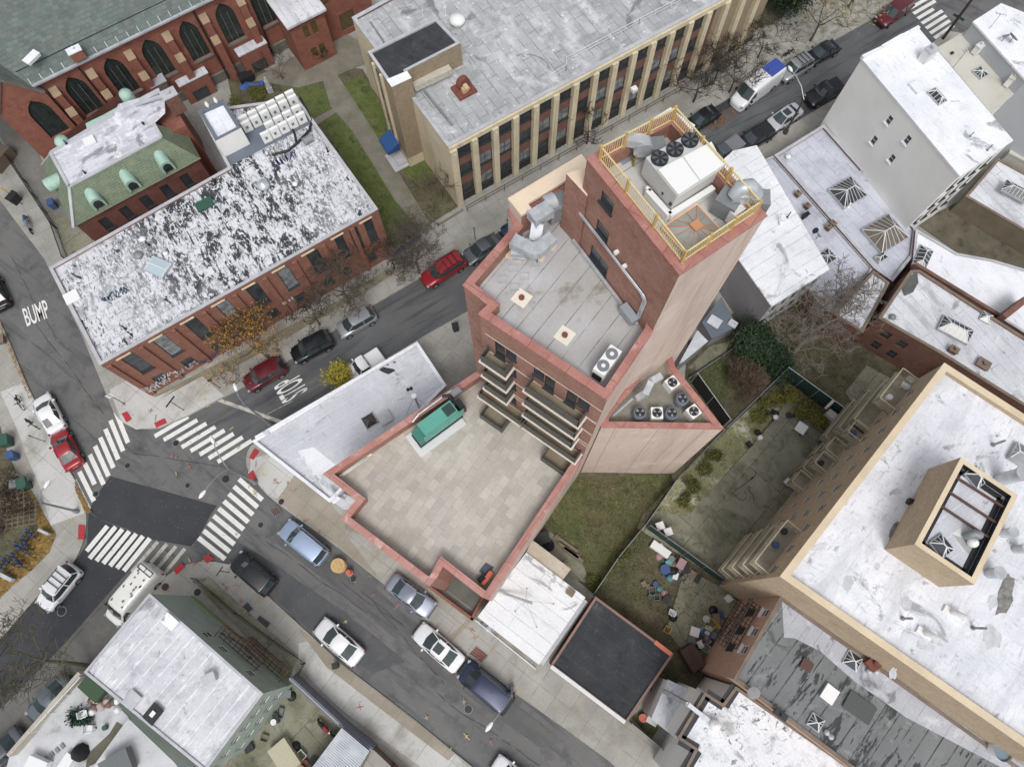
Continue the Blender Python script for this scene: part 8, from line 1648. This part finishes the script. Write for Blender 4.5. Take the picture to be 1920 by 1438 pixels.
# ============================================================ LOOSE GROUND COVER (uncountable)
def litter(name, label, polys, n, leaf, size, h, seed, z=KH+.06):
    random.seed(seed); m_ = MB()
    for poly in polys:
        xs = [p[0] for p in poly]; ys = [p[1] for p in poly]; k = 0
        while k < n:
            x, y = random.uniform(min(xs), max(xs)), random.uniform(min(ys), max(ys)); ins = False; j = len(poly)-1
            for i in range(len(poly)):
                if (poly[i][1] > y) != (poly[j][1] > y) and x < (poly[j][0]-poly[i][0])*(y-poly[i][1])/(poly[j][1]-poly[i][1])+poly[i][0]: ins = not ins
                j = i
            k += 1
            if not ins or random.random() < .35+.3*math.sin(x*.09)*math.cos(y*.07): continue
            c = P(x, y, z+random.uniform(0, h)); a = Vector((random.gauss(0, 1), random.gauss(0, 1), random.gauss(0, .5))).normalized()*size*random.uniform(.5, 1.4); b_ = a.cross(Vector((random.gauss(0, .4), random.gauss(0, .4), 1))).normalized()*size*random.uniform(.3, .7)
            m_.face([c-a, c+b_, c+a, c-b_])
    tag(m_.build(name, leafmat(*leaf)), label, 'ground cover', kind='stuff')
GR = ('grass', (96, 108, 56), (78, 90, 46)); BRN = ('dead_brown', (122, 102, 70), (96, 82, 58)); GLD = ('fallen_gold', (178, 138, 62), (150, 110, 58)); RST = ('fallen_rust', (160, 104, 62), (132, 88, 56))
litter('grass', 'tufts of grass on the rear lawn and by the annex', [[(1075, 900), (1262, 888), (1236, 960), (1160, 1070), (1118, 1115), (1090, 1035), (1020, 985)], [(1302, 700), (1348, 668), (1392, 715), (1345, 760)]], 5000, GR, .09, .12, 201)
litter('dead_leaves', 'dead brown leaves and twigs in the back yards', [[(1290, 640), (1420, 560), (1640, 520), (1700, 700), (1580, 760), (1470, 690), (1400, 780), (1300, 700)], [(1210, 990), (1350, 1090), (1340, 1200), (1240, 1230), (1110, 1130), (1160, 1050)], [(1090, 900), (1230, 900), (1200, 1000), (1100, 1080)]], 4500, BRN, .07, .12, 202)
litter('low_weeds', 'low weeds in the concrete yard edges', [[(1262, 905), (1330, 835), (1440, 735), (1480, 745), (1395, 850), (1290, 968), (1215, 955)], [(1120, 1100), (1205, 1000), (1240, 1030), (1200, 1130)], [(740, 372), (800, 425), (1100, 250), (1090, 240)]], 2500, ('weed', (120, 120, 66), (96, 100, 56)), .08, .15, 203)
litter('fallen_leaves', 'golden fallen leaves on the left corner', [[(30, 880), (62, 925), (105, 1002), (60, 1068), (-30, 1150), (0, 1075), (72, 990), (60, 935)], [(140, 900), (165, 950), (172, 960), (160, 962), (140, 915)], [(0, 600), (60, 745), (55, 750), (0, 620)]], 3500, GLD, .07, .05, 204)
litter('fallen_leaves', 'rust coloured fallen leaves along the upper kerb', [[(1320, 225), (1385, 195), (1400, 205), (1340, 245), (1320, 240)], [(1100, 345), (1370, 190), (1372, 196), (1110, 352)], [(470, 660), (640, 560), (700, 520), (700, 530), (640, 585), (470, 690)]], 1800, RST, .07, .04, 205)
litter('fallen_leaves', 'scattered pale leaves on the dark road patch', [[(207, 893), (407, 948), (372, 1008), (166, 958)], [(160, 1090), (240, 1075), (117, 1211), (40, 1290), (20, 1230)]], 260, GLD, .05, .02, 206, .04)
# overhead wires between the poles (thin, dark)
def wire(label, pts, sag=.5, r=.018):
    a, b = P(*pts[0]), P(*pts[1]); q_ = [a.lerp(b, t/10)-Vector((0, 0, sag*4*(t/10)*(1-t/10))) for t in range(11)]; m_ = MB(); m_.tube(q_, r, 4); tag(m_.build('overhead_wire', blackm), label, 'wire')
wire('thin wire crossing the upper street from the utility pole to the long building', [(1508, 176, 5.2), (1150, 330, 6.5)]); wire('thin wire running along the upper street toward the tower', [(1508, 178, 5.0), (1290, 300, 5.5)]); wire('thin wire from the utility pole over the bright white roof', [(1508, 176, 5.4), (1800, 190, 12.6)])
wire('thin wire crossing the street at the painted STOP', [(505, 760, 6.5), (640, 690, 5.0)]); wire('thin wire over the back yard from the annex corner to the silver roof', [(1290, 712, 4.0), (1560, 600, 5.2)])
wire('thin wire slanting across the junk yard', [(1198, 1010, 3.5), (1300, 1235, 3.5)])
wire('thin wire along the concrete yard fence', [(1262, 905, 3.0), (1480, 690, 3.5)])
# clutter on balconies of the tan block and extra roof pieces
def tpt(u, z, o): p_ = V2(_tA)+_te*u+_tn*o; return W3(p_, z)
_tA, _tB = P(1464, 1080, 15.2), P(1771, 681, 15.2); _te = (V2(_tB)-V2(_tA)).normalized(); _tn = Vector((_te.y, -_te.x)); _tn = _tn if _tn.x < 0 else -_tn
for lb, u, z, o_, m in (('blue stool on the lower stack top balcony of the tan block', 2.6, 11.2, .7, blue_p), ('dark planter on the lower stack top balcony of the tan block', 3.8, 11.2, .8, blackm), ('white basket on the upper stack top balcony of the tan block', 17.6, 11.2, .8, white_p), ('blue bag on an upper small balcony of the tan block', 14.8, 8.4, .7, blue_p), ('navy box on a lower small balcony of the tan block', 12.3, 5.6, .7, PAINT.get('navy') or blue_p)):
    b = tpt(u, z, o_); m_ = MB(); m_.tube([b, b+Vector((0, 0, .35)), b+Vector((0, 0, .45))], [.2, .25, .22], 12); tag(m_.build('balcony_pot', m), lb, 'pot')
chair('white plastic chair on the upper stack top balcony of the tan block', 1691, 726, 1.0, white_p, 11.25)
# water tank at lower right, party wall end
WT = thing('water_barrel', 'round steel tank with blue water at the bottom right roof corner', 'tank', P(1868, 1404, 10.3)); m_ = MB(); m_.tube([(0, 0, 0), (0, 0, .8)], [.65, .65], 24, cap=False); m_.build('shell', steel_w, WT, True); m_ = MB(); m_.tube([(0, 0, .5), (0, 0, .55)], [.6, .6], 24); m_.build('water', plain('tank_water', S(120, 144, 164), .15), WT, True)
# cracks and sealed joints in the roadways
random.seed(77); m_ = MB()
for (a, b) in (((560, 1010), (900, 1290)), ((480, 1000), (700, 1160)), ((640, 1090), (760, 1190)), ((820, 1300), (1010, 1438)), ((690, 600), (860, 505)), ((560, 735), (860, 560)), ((400, 800), (560, 710)), ((20, 480), (110, 640)), ((60, 600), (190, 780)), ((250, 850), (430, 880)), ((240, 1080), (120, 1230)), ((1150, 380), (1380, 250)), ((1420, 195), (1640, 75)), ((700, 1130), (840, 1290))):
    p0, p1 = P(a[0], a[1], .034), P(b[0], b[1], .034); n = 22; pts = []
    d = (p1-p0).normalized(); x_ = Vector((-d.y, d.x, 0)); o_ = 0
    for i in range(n+1): o_ += random.uniform(-.07, .07); pts.append(p0.lerp(p1, i/n)+x_*o_)
    for i in range(n):
        if random.random() < .8: m_.bar(pts[i], pts[i+1], random.uniform(.02, .05), .004)
struct('road_cracks', m_, plain('crack_tar', S(58, 60, 62), .8))
for i, (x, y, h, sp) in enumerate(((600, 610, 5.5, .9), (740, 505, 5.5, .9), (1340, 150, 5, .8), (1420, 110, 4.5, .8), (1100, 270, 3.5, .8))):
    tree(('slender bare tree on the strip left of the bare tree by the silver hatchback', 'slender bare tree close to the corner of the long brick building', 'bare tree rising by the school wall left of the white van', 'low bare tree at the school wall above the white van', 'small bare tree at the school railing behind the tower')[i], x, y, h, 1.8, sp, 4, seed=300+i, m=bark_d, r=.07, L=1.5)
